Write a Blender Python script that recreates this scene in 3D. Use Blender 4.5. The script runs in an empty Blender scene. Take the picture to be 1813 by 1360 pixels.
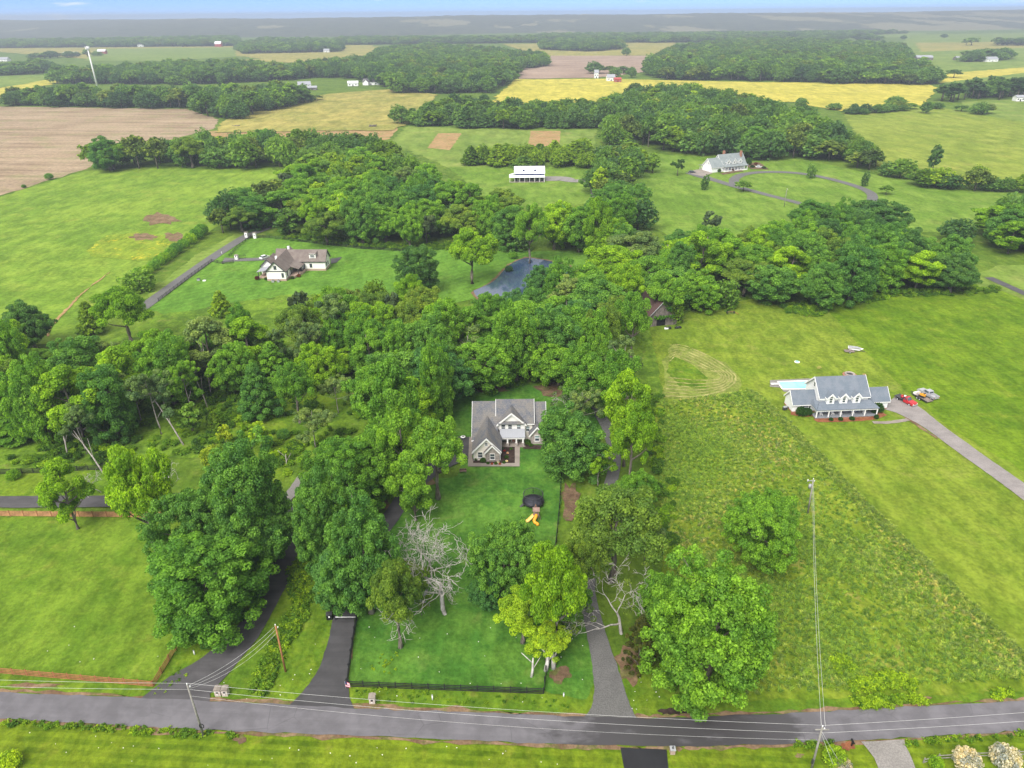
import bpy, math, random
import numpy as np
from mathutils import Vector, Matrix
rng = np.random.default_rng(7)
random.seed(7)
R_ = math.radians
scn = bpy.context.scene
COL = scn.collection

# ------------------------------------------------------------------ camera
CAM_H, FPX, PITCH, ROLL = 90.0, 1250.0, R_(27.55), R_(0.5)
_F = Vector((0, math.cos(PITCH), -math.sin(PITCH)))
_Rt = Vector((1, 0, 0)); _Up = Vector((0, math.sin(PITCH), math.cos(PITCH)))
_R2 = _Rt * math.cos(ROLL) - _Up * math.sin(ROLL)
_U2 = _Rt * math.sin(ROLL) + _Up * math.cos(ROLL)
cam_d = bpy.data.cameras.new('camera'); cam = bpy.data.objects.new('camera', cam_d); COL.objects.link(cam)
cam_d.sensor_fit = 'HORIZONTAL'; cam_d.sensor_width = 36.0; cam_d.lens = 36.0 * FPX / 1813.0
cam_d.clip_start = 0.5; cam_d.clip_end = 60000
m = Matrix((( _R2.x, _U2.x, -_F.x, 0), (_R2.y, _U2.y, -_F.y, 0), (_R2.z, _U2.z, -_F.z, CAM_H), (0, 0, 0, 1)))
cam.matrix_world = m
scn.camera = cam

def ray(x, y):
    return _F * FPX + _R2 * (x - 906.5) - _U2 * (y - 680.0)
def P(x, y, z=0.0):
    """point of the photograph -> the place at height z it shows"""
    d = ray(x, y)
    t = (z - CAM_H) / d.z
    return Vector((d.x * t, d.y * t, z))
def proj(p):
    v = Vector(p) - Vector((0, 0, CAM_H))
    w = v.dot(_F)
    return (906.5 + FPX * v.dot(_R2) / w, 680 - FPX * v.dot(_U2) / w, w)
def depth(p):
    return (Vector(p) - Vector((0, 0, CAM_H))).dot(_F)

# ------------------------------------------------------------------ sky, sun, exposure
SUN_EL, SUN_AZ = 48.0, -150.0          # azimuth clockwise from +Y (the way the camera looks)
world = bpy.data.worlds.new('World'); scn.world = world; world.use_nodes = True
wt = world.node_tree; wt.nodes.clear()
sky = wt.nodes.new('ShaderNodeTexSky'); sky.sky_type = 'NISHITA'; sky.sun_disc = False
sky.sun_elevation = R_(SUN_EL); sky.sun_rotation = R_(SUN_AZ)
sky.altitude = 0; sky.air_density = 0.18; sky.dust_density = 0.0; sky.ozone_density = 5.0
bg = wt.nodes.new('ShaderNodeBackground'); bg.inputs['Strength'].default_value = 0.05
wo = wt.nodes.new('ShaderNodeOutputWorld')
wtc = wt.nodes.new('ShaderNodeTexCoord')
wmap = wt.nodes.new('ShaderNodeMapping'); wmap.inputs['Scale'].default_value = (9, 9, 70)
wno = wt.nodes.new('ShaderNodeTexNoise'); wno.inputs['Scale'].default_value = 1.0; wno.inputs['Detail'].default_value = 6
wrm = wt.nodes.new('ShaderNodeValToRGB'); wrm.color_ramp.elements[0].position = 0.60; wrm.color_ramp.elements[1].position = 0.76
wmx = wt.nodes.new('ShaderNodeMix'); wmx.data_type = 'RGBA'; wmx.inputs['B'].default_value = (6.6, 6.5, 6.4, 1)
wt.links.new(wtc.outputs['Generated'], wmap.inputs['Vector']); wt.links.new(wmap.outputs[0], wno.inputs['Vector'])
wsx = wt.nodes.new('ShaderNodeSeparateXYZ'); wt.links.new(wtc.outputs['Generated'], wsx.inputs[0])
wmr = wt.nodes.new('ShaderNodeMapRange'); wmr.interpolation_type = 'SMOOTHSTEP'      # the cloud deck overhead opens towards the horizon
for k_, v_ in (('From Min', 0.03), ('From Max', 0.5), ('To Min', 0.0), ('To Max', 0.28)): wmr.inputs[k_].default_value = v_
wt.links.new(wsx.outputs[2], wmr.inputs['Value'])
wad = wt.nodes.new('ShaderNodeMath'); wad.operation = 'ADD'; wt.links.new(wno.outputs['Fac'], wad.inputs[0]); wt.links.new(wmr.outputs['Result'], wad.inputs[1])
wt.links.new(wad.outputs[0], wrm.inputs['Fac']); wt.links.new(wrm.outputs['Color'], wmx.inputs['Factor'])
wt.links.new(sky.outputs[0], wmx.inputs['A']); wt.links.new(wmx.outputs['Result'], bg.inputs['Color'])
wt.links.new(bg.outputs[0], wo.inputs['Surface'])
sun_d = bpy.data.lights.new('sun', 'SUN'); sun_d.energy = 1.5; sun_d.angle = R_(40); sun_d.color = (1.0, 0.96, 0.9)
sun = bpy.data.objects.new('sun', sun_d); COL.objects.link(sun)
_sd = Vector((math.sin(R_(SUN_AZ)) * math.cos(R_(SUN_EL)), math.cos(R_(SUN_AZ)) * math.cos(R_(SUN_EL)), math.sin(R_(SUN_EL))))
sun.rotation_euler = (-_sd).to_track_quat('-Z', 'Y').to_euler()
scn.view_settings.view_transform = 'Standard'; scn.view_settings.look = 'None'
scn.view_settings.gamma = 1.0; scn.view_settings.exposure = 2.05
scn.view_settings.use_curve_mapping = False
cy = scn.cycles
cy.max_bounces = 5; cy.diffuse_bounces = 3; cy.glossy_bounces = 2; cy.transmission_bounces = 4
cy.transparent_max_bounces = 6; cy.volume_bounces = 0; cy.use_denoising = True
cy.caustics_reflective = False; cy.caustics_refractive = False
HAZE = 2.1e-4

# ------------------------------------------------------------------ helpers: objects
def tag(o, label=None, cat=None, group=None, kind=None):
    if label: o['label'] = label
    if cat: o['category'] = cat
    if group: o['group'] = group
    if kind: o['kind'] = kind
    return o
def link(name, data, parent=None, loc=None, rotz=None, scale=None):
    o = bpy.data.objects.new(name, data); COL.objects.link(o)
    if parent is not None: o.parent = parent
    if loc is not None: o.location = loc
    if rotz is not None: o.rotation_euler = (0, 0, rotz)
    if scale is not None: o.scale = scale
    return o
def thing(name, label, cat, loc=(0, 0, 0), rotz=0.0, group=None):
    o = link(name, None, None, loc, rotz); o.empty_display_size = 0.5
    return tag(o, label, cat, group)
def copy_tree(o, parent=None):
    c = o.copy(); COL.objects.link(c)
    if parent is not None: c.parent = parent
    for ch in o.children: copy_tree(ch, c)
    return c

class MB:
    """collects boxes, tubes and polygons; build() links them as one mesh object"""
    def __init__(s): s.v = []; s.f = []; s.m = []; s.sm = []
    def add(s, vs, fs, mi=0, smooth=False):
        b = len(s.v); s.v += [tuple(p) for p in vs]
        for f in fs: s.f.append(tuple(i + b for i in f)); s.m.append(mi); s.sm.append(smooth)
        return s
    def box(s, x0, x1, y0, y1, z0, z1, mi=0):
        v = [(x0, y0, z0), (x1, y0, z0), (x1, y1, z0), (x0, y1, z0), (x0, y0, z1), (x1, y0, z1), (x1, y1, z1), (x0, y1, z1)]
        return s.add(v, [(3, 2, 1, 0), (4, 5, 6, 7), (0, 1, 5, 4), (1, 2, 6, 5), (2, 3, 7, 6), (3, 0, 4, 7)], mi)
    def hexa(s, lo, hi, mi=0):
        """two quads (4 points each, both counter-clockwise from above) joined"""
        return s.add(list(lo) + list(hi), [(3, 2, 1, 0), (4, 5, 6, 7), (0, 1, 5, 4), (1, 2, 6, 5), (2, 3, 7, 6), (3, 0, 4, 7)], mi)
    def prism(s, poly, axis, a, b, mi=0):
        """2-D polygon extruded from a to b along x, y or z"""
        n = len(poly)
        def pt(p, t): return {'x': (t, p[0], p[1]), 'y': (p[0], t, p[1]), 'z': (p[0], p[1], t)}[axis]
        v = [pt(p, a) for p in poly] + [pt(p, b) for p in poly]
        f = [tuple(range(n - 1, -1, -1)), tuple(range(n, 2 * n))] + [(i, (i + 1) % n, n + (i + 1) % n, n + i) for i in range(n)]
        return s.add(v, f, mi)
    def tube(s, pts, rad, n=6, mi=0, cap=True):
        pts = [Vector(p) for p in pts]
        if not hasattr(rad, '__len__'): rad = [rad] * len(pts)
        vs, fs = [], []
        for i, p in enumerate(pts):
            t = (pts[min(i + 1, len(pts) - 1)] - pts[max(i - 1, 0)]).normalized()
            a = t.cross(Vector((0, 0, 1)))
            if a.length < 1e-3: a = t.cross(Vector((0, 1, 0)))
            a.normalize(); b = a.cross(t)
            for k in range(n):
                g = 2 * math.pi * k / n
                vs.append(p + (a * math.cos(g) + b * math.sin(g)) * rad[i])
        for i in range(len(pts) - 1):
            for k in range(n):
                k2 = (k + 1) % n
                fs.append((i * n + k, i * n + k2, (i + 1) * n + k2, (i + 1) * n + k))
        if cap:
            fs.append(tuple(range(n - 1, -1, -1))); fs.append(tuple(range((len(pts) - 1) * n, len(pts) * n)))
        return s.add(vs, fs, mi, True)
    def ball(s, c, r, nu=10, nv=6, mi=0):
        if not hasattr(r, '__len__'): r = (r, r, r)
        vs = [(c[0], c[1], c[2] + r[2])]
        for j in range(1, nv):
            a = math.pi * j / nv
            for k in range(nu):
                g = 2 * math.pi * k / nu
                vs.append((c[0] + r[0] * math.sin(a) * math.cos(g), c[1] + r[1] * math.sin(a) * math.sin(g), c[2] + r[2] * math.cos(a)))
        vs.append((c[0], c[1], c[2] - r[2])); fs = []
        for k in range(nu): fs.append((0, 1 + k, 1 + (k + 1) % nu))
        for j in range(nv - 2):
            for k in range(nu):
                a, b = 1 + j * nu + k, 1 + j * nu + (k + 1) % nu
                fs.append((a, a + nu, b + nu, b))
        L = len(vs) - 1; q = 1 + (nv - 2) * nu
        for k in range(nu): fs.append((L, q + (k + 1) % nu, q + k))
        return s.add(vs, fs, mi, True)
    def mesh(s, name, mats):
        me = bpy.data.meshes.new(name); me.from_pydata(s.v, [], s.f)
        for mt in (mats if isinstance(mats, (list, tuple)) else [mats]): me.materials.append(mt)
        me.polygons.foreach_set('material_index', s.m); me.polygons.foreach_set('use_smooth', s.sm)
        me.update(); return me
    def build(s, name, mats, parent=None, loc=None, rotz=None):
        return link(name, s.mesh(name, mats), parent, loc, rotz)

# ------------------------------------------------------------------ helpers: materials
class NT:
    def __init__(s, name):
        s.mat = bpy.data.materials.new(name); s.mat.use_nodes = True
        s.t = s.mat.node_tree; s.t.nodes.clear()
        s.out = s.t.nodes.new('ShaderNodeOutputMaterial')
    def n(s, typ, **kw):
        nd = s.t.nodes.new('ShaderNode' + typ)
        for k, v in kw.items():
            if k in ('data_type', 'blend_type', 'operation', 'noise_dimensions', 'attribute_name', 'attribute_type', 'wave_type', 'bands_direction', 'feature', 'interpolation_type'): setattr(nd, k, v)
            else:
                i = int(k[1:]) if k[0] == '_' else k.replace('__', ' ')
                if isinstance(v, bpy.types.NodeSocket): s.t.links.new(v, nd.inputs[i])
                else: nd.inputs[i].default_value = v
        return nd
    def noise(s, vec, scale, detail=4, rough=0.55, dist=0.0):
        return s.n('TexNoise', Vector=vec, Scale=scale, Detail=detail, Roughness=rough, Distortion=dist).outputs['Fac']
    def ramp(s, fac, lo, hi):
        r = s.n('MapRange', interpolation_type='SMOOTHSTEP'); s.t.links.new(fac, r.inputs['Value'])
        r.inputs['From Min'].default_value = lo; r.inputs['From Max'].default_value = hi
        return r.outputs['Result']
    def mix(s, fac, a, b, blend='MIX'):
        nd = s.n('Mix', data_type='RGBA', blend_type=blend)
        for k, v in ((0, fac), (6, a), (7, b)):
            if isinstance(v, bpy.types.NodeSocket): s.t.links.new(v, nd.inputs[k])
            else: nd.inputs[k].default_value = (v if k == 0 else (tuple(v) + (1,))[:4])
        return nd.outputs[2]
    def math(s, op, a, b=0.0):
        return s.n('Math', operation=op, _0=a, _1=b).outputs[0]
    def pos(s): return s.n('NewGeometry').outputs['Position']
    def obj(s): return s.n('TexCoord').outputs['Object']
    def mapping(s, vec, scale=(1, 1, 1), rot=(0, 0, 0)):
        return s.n('Mapping', Vector=vec, Scale=scale, Rotation=rot).outputs[0]
    def bsdf(s, color, rough=0.8, bump=None, bstr=0.3, bdist=0.1, spec=0.3, metal=0.0, **kw):
        b = s.n('BsdfPrincipled', Roughness=rough, Metallic=metal)
        b.inputs['Specular IOR Level'].default_value = spec
        if isinstance(color, bpy.types.NodeSocket): s.t.links.new(color, b.inputs['Base Color'])
        else: b.inputs['Base Color'].default_value = (tuple(color) + (1,))[:4]
        if bump is not None:
            bp = s.n('Bump', Strength=bstr, Distance=bdist, Height=bump)
            s.t.links.new(bp.outputs[0], b.inputs['Normal'])
        s.t.links.new(b.outputs[0], s.out.inputs['Surface'])
        return b
def srgb(r, g, b):
    f = lambda c: (c / 255 / 12.92) if c <= 10 else ((c / 255 + 0.055) / 1.055) ** 2.4
    return (f(r), f(g), f(b))

def m_plain(name, col, rough=0.7, var=0.12, scale=1.5, metal=0.0, spec=0.3):
    t = NT(name); v = t.obj()
    n1 = t.noise(v, scale, 5); n2 = t.noise(v, scale * 9, 3)
    k = t.math('ADD', t.math('MULTIPLY', n1, 0.65), t.math('MULTIPLY', n2, 0.35))
    lo = tuple(c * (1 - var * 1.6) for c in col); hi = tuple(min(1, c * (1 + var)) for c in col)
    t.bsdf(t.mix(t.ramp(k, 0.35, 0.65), lo, hi), rough, spec=spec, metal=metal, bump=n2, bstr=0.08, bdist=0.02)
    return t.mat

def m_grass(name, dark, light, dry, big=26.0, mid=5.0, fine=0.8, dry_amt=0.5, stripe=None, bump=0.5, yellow=None):
    """turf: broad drifts, mid-size patches and blade-scale speckle; stripe = (heading in degrees, width m, strength)"""
    t = NT(name); v = t.pos()
    vb = t.mapping(v, (1, 1, 1), (0, 0, 0.6))
    n1 = t.noise(vb, 1 / big, 5, 0.6, 0.6); n2 = t.noise(v, 1 / mid, 5, 0.6, 0.4); n3 = t.noise(v, 1 / fine, 4, 0.7)
    n4 = t.noise(t.mapping(v, (1, 0.35, 1), (0, 0, 0.35)), 1 / (fine * 3.2), 4, 0.65)
    k = t.math('ADD', t.math('MULTIPLY', n1, 0.55), t.math('MULTIPLY', n2, 0.45))
    c = t.mix(t.ramp(k, 0.40, 0.60), dark, light)
    if stripe:
        ang, wid, st = stripe
        vs = t.mapping(v, (1 / wid, 1 / wid, 1), (0, 0, -R_(ang)))
        w = t.n('TexWave', wave_type='BANDS', bands_direction='Y', Vector=vs, Scale=0.5, Distortion=1.2, Detail=2.0).outputs['Fac']
        w.node.inputs['Detail Scale'].default_value = 0.4
        c = t.mix(t.math('MULTIPLY', t.ramp(w, 0.3, 0.7), st), c, tuple(x * 1.45 for x in light))
    d = t.math('MULTIPLY', t.ramp(t.math('ADD', t.math('MULTIPLY', n2, 0.5), t.math('MULTIPLY', t.noise(v, 1 / (mid * 2.7), 4, 0.6), 0.5)), 0.54, 0.70), dry_amt)
    c = t.mix(d, c, dry)
    if yellow is not None:
        c = t.mix(t.math('MULTIPLY', t.ramp(t.math('MULTIPLY', t.noise(v, 1 / 9.0, 3), t.noise(v, 1 / 1.5, 2)), 0.30, 0.40), 0.8), c, yellow)
    sp = t.math('ADD', t.math('MULTIPLY', n3, 0.5), t.math('MULTIPLY', n4, 0.5))
    c = t.mix(1.0, c, t.mix(t.ramp(sp, 0.32, 0.68), (0.60, 0.63, 0.56), (1.36, 1.33, 1.4)), 'MULTIPLY')
    hb = t.math('ADD', n3, t.math('MULTIPLY', n2, 2.0))
    t.bsdf(c, 0.95, bump=hb, bstr=bump, bdist=0.25, spec=0.1)
    return t.mat

def m_soil(name, a, b, row=None, big=18.0, fine=0.8, green=None):
    t = NT(name); v = t.pos()
    n1 = t.noise(v, 1 / big, 5, 0.6, 0.5); n2 = t.noise(v, 1 / fine, 4, 0.7)
    c = t.mix(t.ramp(n1, 0.35, 0.65), a, b)
    if green is not None: c = t.mix(t.math('MULTIPLY', t.ramp(t.noise(v, 1 / (big * 0.6), 5, 0.65), 0.5, 0.62), 0.6), c, green)
    if row:
        vs = t.mapping(v, (1, 1, 1), (0, 0, -R_(row[0])))
        w = t.noise(t.mapping(vs, (1 / 160.0, 1 / row[1], 1)), 1.0, 5, 0.65)
        c = t.mix(t.math('MULTIPLY', t.ramp(w, 0.4, 0.62), row[2]), c, tuple(x * 1.5 for x in b))
    c = t.mix(1.0, c, t.mix(t.ramp(n2, 0.3, 0.7), (0.75, 0.75, 0.75), (1.2, 1.2, 1.2)), 'MULTIPLY')
    t.bsdf(c, 0.95, bump=n2, bstr=0.4, bdist=0.1, spec=0.1)
    return t.mat

def m_asphalt(name, col, wet=None, streak=0.25, gravel=0.0, heading=0.0, rough=0.75):
    """wet = (x0, x1, colour) in metres: the damp stretch"""
    t = NT(name); v = t.pos()
    n1 = t.noise(v, 0.35, 5, 0.6, 0.3); n2 = t.noise(v, 5.0, 4, 0.7)
    vs = t.mapping(v, (1, 1, 1), (0, 0, -R_(heading)))
    n3 = t.noise(t.mapping(vs, (0.04, 0.9, 1)), 1.0, 5, 0.6)
    c = t.mix(t.ramp(n1, 0.33, 0.67), tuple(x * 0.82 for x in col), tuple(x * 1.12 for x in col))
    c = t.mix(t.math('MULTIPLY', t.ramp(n3, 0.42, 0.62), streak), c, tuple(x * 0.55 for x in col))
    vor = t.n('TexVoronoi', feature='DISTANCE_TO_EDGE', Vector=v, Scale=0.16).outputs['Distance']
    crack = t.math('MULTIPLY', t.math('SUBTRACT', 1.0, t.ramp(vor, 0.0, 0.012)), t.ramp(t.noise(v, 0.12, 2), 0.5, 0.6))
    c = t.mix(t.math('MULTIPLY', crack, 0.45), c, tuple(x * 0.4 for x in col))
    rg = rough
    if gravel: c = t.mix(gravel, c, t.mix(t.ramp(n2, 0.35, 0.65), tuple(x * 0.55 for x in col), tuple(x * 1.5 for x in col)))
    if wet:
        sx = t.n('SeparateXYZ', Vector=v).outputs[0]
        a = t.math('MULTIPLY', t.ramp(sx, wet[0], wet[0] + 16), t.math('SUBTRACT', 1.0, t.ramp(sx, wet[1] - 9, wet[1])))
        a = t.ramp(t.math('ADD', a, t.math('MULTIPLY', t.math('SUBTRACT', t.noise(t.mapping(v, (0.6, 1.4, 1)), 0.22, 5, 0.6), 0.5), 2.2)), 0.45, 0.85)
        c = t.mix(a, c, wet[2]); rg = t.n('Mix', _0=a, _2=rough, _3=0.38).outputs[0]
    t.bsdf(c, rg, bump=n2, bstr=0.15, bdist=0.02, spec=0.35)
    return t.mat

def m_leaf(name, trans=0.48, var=0.5, inst=False):
    """leaf clusters: the colour is the object's own, varied from tree to tree, clump to clump and leaf to leaf"""
    t = NT(name); oi = t.n('ObjectInfo')
    tone = t.n('Attribute', attribute_name='tone').outputs['Fac']
    isl = t.n('NewGeometry').outputs['Random Per Island']
    c = t.n('Attribute', attribute_type='INSTANCER', attribute_name='tint').outputs['Color'] if inst else oi.outputs['Color']
    c = t.mix(t.math('MULTIPLY', tone, var), t.mix(1.0, c, (0.66, 0.74, 0.85), 'MULTIPLY'), t.mix(1.0, c, (1.85, 1.55, 0.95), 'MULTIPLY'))
    c = t.mix(1.0, c, t.mix(isl, (0.55, 0.60, 0.62), (1.45, 1.38, 1.25)), 'MULTIPLY')
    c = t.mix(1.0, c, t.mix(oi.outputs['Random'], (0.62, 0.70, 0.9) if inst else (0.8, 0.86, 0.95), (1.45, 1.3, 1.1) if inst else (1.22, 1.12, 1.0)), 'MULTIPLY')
    b = t.n('BsdfPrincipled', Roughness=0.55); b.inputs['Specular IOR Level'].default_value = 0.18
    t.t.links.new(c, b.inputs['Base Color'])
    tr = t.n('BsdfTranslucent'); t.t.links.new(t.mix(1.0, c, (1.25, 1.3, 0.7), 'MULTIPLY'), tr.inputs['Color'])
    ms = t.n('MixShader', Fac=trans); t.t.links.new(b.outputs[0], ms.inputs[1]); t.t.links.new(tr.outputs[0], ms.inputs[2])
    t.t.links.new(ms.outputs[0], t.out.inputs['Surface'])
    return t.mat
def m_bark(name, a, b):
    t = NT(name); v = t.obj()
    n = t.noise(t.mapping(v, (1, 1, 0.25)), 2.5, 5, 0.65)
    t.bsdf(t.mix(t.ramp(n, 0.35, 0.65), a, b), 0.9, bump=n, bstr=0.4, bdist=0.05, spec=0.15)
    return t.mat
def m_shingle(name, a, b, course=0.3, lum=0.25):
    t = NT(name); v = t.obj()
    n1 = t.noise(v, 0.5, 5, 0.6); n2 = t.noise(t.mapping(v, (3.0, 3.0, 9.0)), 1.2, 3, 0.7)
    z = t.n('SeparateXYZ', Vector=v).outputs[2]
    w = t.math('FRACT', t.math('MULTIPLY', z, 1 / course))
    c = t.mix(t.ramp(n1, 0.35, 0.65), a, b)
    c = t.mix(t.math('MULTIPLY', t.ramp(n2, 0.4, 0.65), lum * 1.6), c, tuple(x * 1.55 for x in b))
    c = t.mix(t.math('MULTIPLY', t.math('SUBTRACT', 1.0, t.ramp(w, 0.0, 0.25)), lum), c, tuple(x * 0.55 for x in a))
    t.bsdf(c, 0.85, bump=w, bstr=0.25, bdist=0.02, spec=0.2)
    return t.mat
def m_siding(name, col, board=0.2, depth_=0.18):
    t = NT(name); v = t.obj(); z = t.n('SeparateXYZ', Vector=v).outputs[2]
    w = t.math('FRACT', t.math('MULTIPLY', z, 1 / board))
    c = t.mix(t.math('MULTIPLY', t.math('SUBTRACT', 1.0, t.ramp(w, 0.0, 0.2)), depth_), col, tuple(x * 0.5 for x in col))
    c = t.mix(t.math('MULTIPLY', t.ramp(t.noise(v, 0.8, 5), 0.45, 0.7), 0.12), c, tuple(x * 0.75 for x in col))
    t.bsdf(c, 0.6, bump=w, bstr=0.2, bdist=0.02)
    return t.mat
def m_masonry(name, a, b, mortar, scale=2.2, stone=True):
    t = NT(name); v = t.obj()
    if stone:
        vo = t.n('TexVoronoi', feature='F1', Vector=t.mapping(v, (1, 1, 1.8)), Scale=scale)
        ed = t.n('TexVoronoi', feature='DISTANCE_TO_EDGE', Vector=t.mapping(v, (1, 1, 1.8)), Scale=scale).outputs['Distance']
        c = t.mix(vo.outputs['Color'], a, b)
        r = t.n('SeparateColor'); t.t.links.new(vo.outputs['Color'], r.inputs[0])
        c = t.mix(r.outputs[0], a, b); e = t.ramp(ed, 0.0, 0.07)
        c = t.mix(e, mortar, c)
    else:
        n = t.noise(v, 6.0, 3); z = t.n('SeparateXYZ', Vector=v).outputs[2]
        e = t.ramp(t.math('FRACT', t.math('MULTIPLY', z, 12.0)), 0.0, 0.2)
        c = t.mix(e, mortar, t.mix(t.ramp(n, 0.35, 0.65), a, b))
    t.bsdf(c, 0.9, bump=e, bstr=0.4, bdist=0.03, spec=0.15)
    return t.mat
def m_glass(name, col=(0.03, 0.04, 0.05), rough=0.08):
    t = NT(name)
    t.bsdf(t.mix(t.ramp(t.noise(t.obj(), 1.3, 3), 0.4, 0.65), col, tuple(c * 2.2 for c in col)), rough, spec=0.8)
    return t.mat
def m_rib(name, col, pitch=0.4, axis=0, rough=0.4, metal=0.0):
    """standing-seam sheet metal"""
    t = NT(name); v = t.obj(); x = t.n('SeparateXYZ', Vector=v).outputs[axis]
    w = t.math('FRACT', t.math('MULTIPLY', x, 1 / pitch)); e = t.ramp(w, 0.0, 0.12)
    c = t.mix(t.math('MULTIPLY', t.math('SUBTRACT', 1.0, e), 0.35), col, tuple(k * 0.5 for k in col))
    c = t.mix(t.math('MULTIPLY', t.ramp(t.noise(v, 0.35, 5), 0.45, 0.7), 0.18), c, tuple(k * 0.7 for k in col))
    t.bsdf(c, rough, bump=e, bstr=0.4, bdist=0.03, metal=metal)
    return t.mat

M = {}
M['leaf'] = m_leaf('leaf'); M['leaf_far'] = m_leaf('far_leaf', inst=True); M['bark'] = m_bark('bark', (0.10, 0.08, 0.065), (0.24, 0.21, 0.18))
M['pale_bark'] = m_bark('pale_bark', (0.34, 0.31, 0.29), (0.62, 0.59, 0.55)); M['dead_bark'] = m_bark('dead_bark', (0.24, 0.22, 0.20), (0.46, 0.43, 0.40)); M['grey_bark'] = m_bark('grey_bark', (0.17, 0.15, 0.13), (0.36, 0.33, 0.30))
# ------------------------------------------------------------------ ground, fields, roads, water
def inpoly(px, py, poly):
    px = np.asarray(px); py = np.asarray(py); c = np.zeros(px.shape, bool); n = len(poly)
    for i in range(n):
        x0, y0 = poly[i]; x1, y1 = poly[(i + 1) % n]
        if y0 == y1: continue
        c ^= ((y0 > py) != (y1 > py)) & (px < (x1 - x0) * (py - y0) / (y1 - y0) + x0)
    return c
def smooth_line(pts, k=6):
    """Catmull-Rom through the points"""
    pts = [Vector(p) for p in pts]; out = []
    for i in range(len(pts) - 1):
        p0, p1, p2, p3 = pts[max(i - 1, 0)], pts[i], pts[i + 1], pts[min(i + 2, len(pts) - 1)]
        for j in range(k):
            t = j / k
            out.append(0.5 * ((2 * p1) + (p2 - p0) * t + (2 * p0 - 5 * p1 + 4 * p2 - p3) * t * t + (3 * p1 - p0 - 3 * p2 + p3) * t ** 3))
    out.append(pts[-1]); return out
def sheet(name, pts, z, mat, rough=0.0, step=None, kind='structure'):
    """flat patch of ground; rough = how far its outline wanders, in metres"""
    r = random.Random(name + str(round(pts[0][0], 1)))
    out = []
    n = len(pts)
    for i in range(n):
        a, b = Vector(pts[i][:2]), Vector(pts[(i + 1) % n][:2])
        L = (b - a).length; k = max(1, min(60, int(L / (step or max(1.0, rough * 2.5))))) if rough else 1
        for j in range(k):
            p = a.lerp(b, j / k)
            if rough: p += Vector((r.gauss(0, rough * 0.5), r.gauss(0, rough * 0.5)))
            out.append((p.x, p.y, z))
    me = bpy.data.meshes.new(name); me.from_pydata(out, [], [tuple(range(len(out)))])
    if me.polygons[0].normal.z < 0: me.flip_normals()
    me.materials.append(mat); o = link(name, me)
    return tag(o, kind=kind)
def px(pts): return [P(*p) for p in pts]
def strip(name, centre, widths, z, mat, rough=0.0, k=6):
    """a lane of changing width along a centre line"""
    if not hasattr(widths, '__len__'): widths = [widths] * len(centre)
    c = smooth_line([(p[0], p[1], widths[i]) for i, p in enumerate(centre)], k)
    r = random.Random(name); vs = []; fs = []
    for i, p in enumerate(c):
        a, b = c[max(i - 1, 0)], c[min(i + 1, len(c) - 1)]
        d = Vector((b.x - a.x, b.y - a.y)).normalized(); nrm = Vector((-d.y, d.x))
        for s in (-1, 1):
            w = p.z * 0.5 + (r.gauss(0, rough) if rough else 0)
            vs.append((p.x + nrm.x * w * s, p.y + nrm.y * w * s, z))
        if i: fs.append((2 * i - 2, 2 * i - 1, 2 * i + 1, 2 * i))
    me = bpy.data.meshes.new(name); me.from_pydata(vs, [], fs)
    if me.polygons[0].normal.z < 0: me.flip_normals()
    me.materials.append(mat); return tag(link(name, me), kind='structure')

G = {}
G['base'] = m_grass('meadow_grass', (0.061, 0.116, 0.010), (0.110, 0.172, 0.017), (0.163, 0.160, 0.048))
G['lawn_front'] = m_grass('front_pasture_grass', (0.078, 0.148, 0.010), (0.122, 0.196, 0.016), (0.188, 0.188, 0.035), dry_amt=0.45, mid=3.5)
G['yard'] = m_grass('yard_grass', (0.041, 0.120, 0.014), (0.082, 0.180, 0.022), (0.155, 0.160, 0.052), big=14, mid=3.5, dry_amt=0.35)
G['verge'] = m_grass('verge_grass', (0.069, 0.136, 0.009), (0.122, 0.188, 0.012), (0.180, 0.160, 0.052), big=10, mid=2.5, dry_amt=0.5)
G['bottom'] = m_grass('near_lawn_grass', (0.069, 0.120, 0.005), (0.114, 0.160, 0.008), (0.163, 0.160, 0.026), big=12, mid=3, stripe=(-4, 2.6, 0.35))
G['left_field'] = m_grass('left_field_grass', (0.106, 0.188, 0.017), (0.163, 0.248, 0.026), (0.228, 0.224, 0.043), big=45, mid=9, fine=1.5, dry_amt=0.4)
G['stripes'] = m_grass('mown_lawn_grass', (0.069, 0.160, 0.017), (0.098, 0.200, 0.022), (0.163, 0.192, 0.043), big=30, mid=8, fine=1.2, stripe=(38, 5.5, 0.16), dry_amt=0.35)
G['right_lawn'] = m_grass('right_lawn_grass', (0.102, 0.160, 0.012), (0.151, 0.204, 0.019), (0.204, 0.208, 0.052), big=22, mid=5, fine=1.0, stripe=(60, 3.2, 0.06), dry_amt=0.5)
G['right_dark'] = m_grass('right_pasture_grass', (0.073, 0.140, 0.005), (0.118, 0.188, 0.009), (0.171, 0.192, 0.026), big=22, mid=5, fine=1.0, dry_amt=0.45)
G['hay'] = m_grass('hay_ground_grass', (0.093, 0.151, 0.009), (0.165, 0.211, 0.019), (0.265, 0.216, 0.070), big=10, mid=3.0, fine=0.8, dry_amt=0.8)
G['swath'] = m_grass('cut_hay_grass', (0.135, 0.18, 0.03), (0.185, 0.215, 0.045), (0.25, 0.23, 0.08), big=6, mid=2.0, fine=0.7)
G['streak'] = m_grass('hay_streak_grass', (0.22, 0.23, 0.07), (0.29, 0.28, 0.10), (0.28, 0.25, 0.10), big=6, mid=2.0, fine=0.6)
G['wood_floor'] = m_grass('wood_floor_grass', (0.057, 0.112, 0.010), (0.126, 0.213, 0.017), (0.148, 0.112, 0.055), big=14, mid=3, fine=0.8, dry_amt=0.6)
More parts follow.
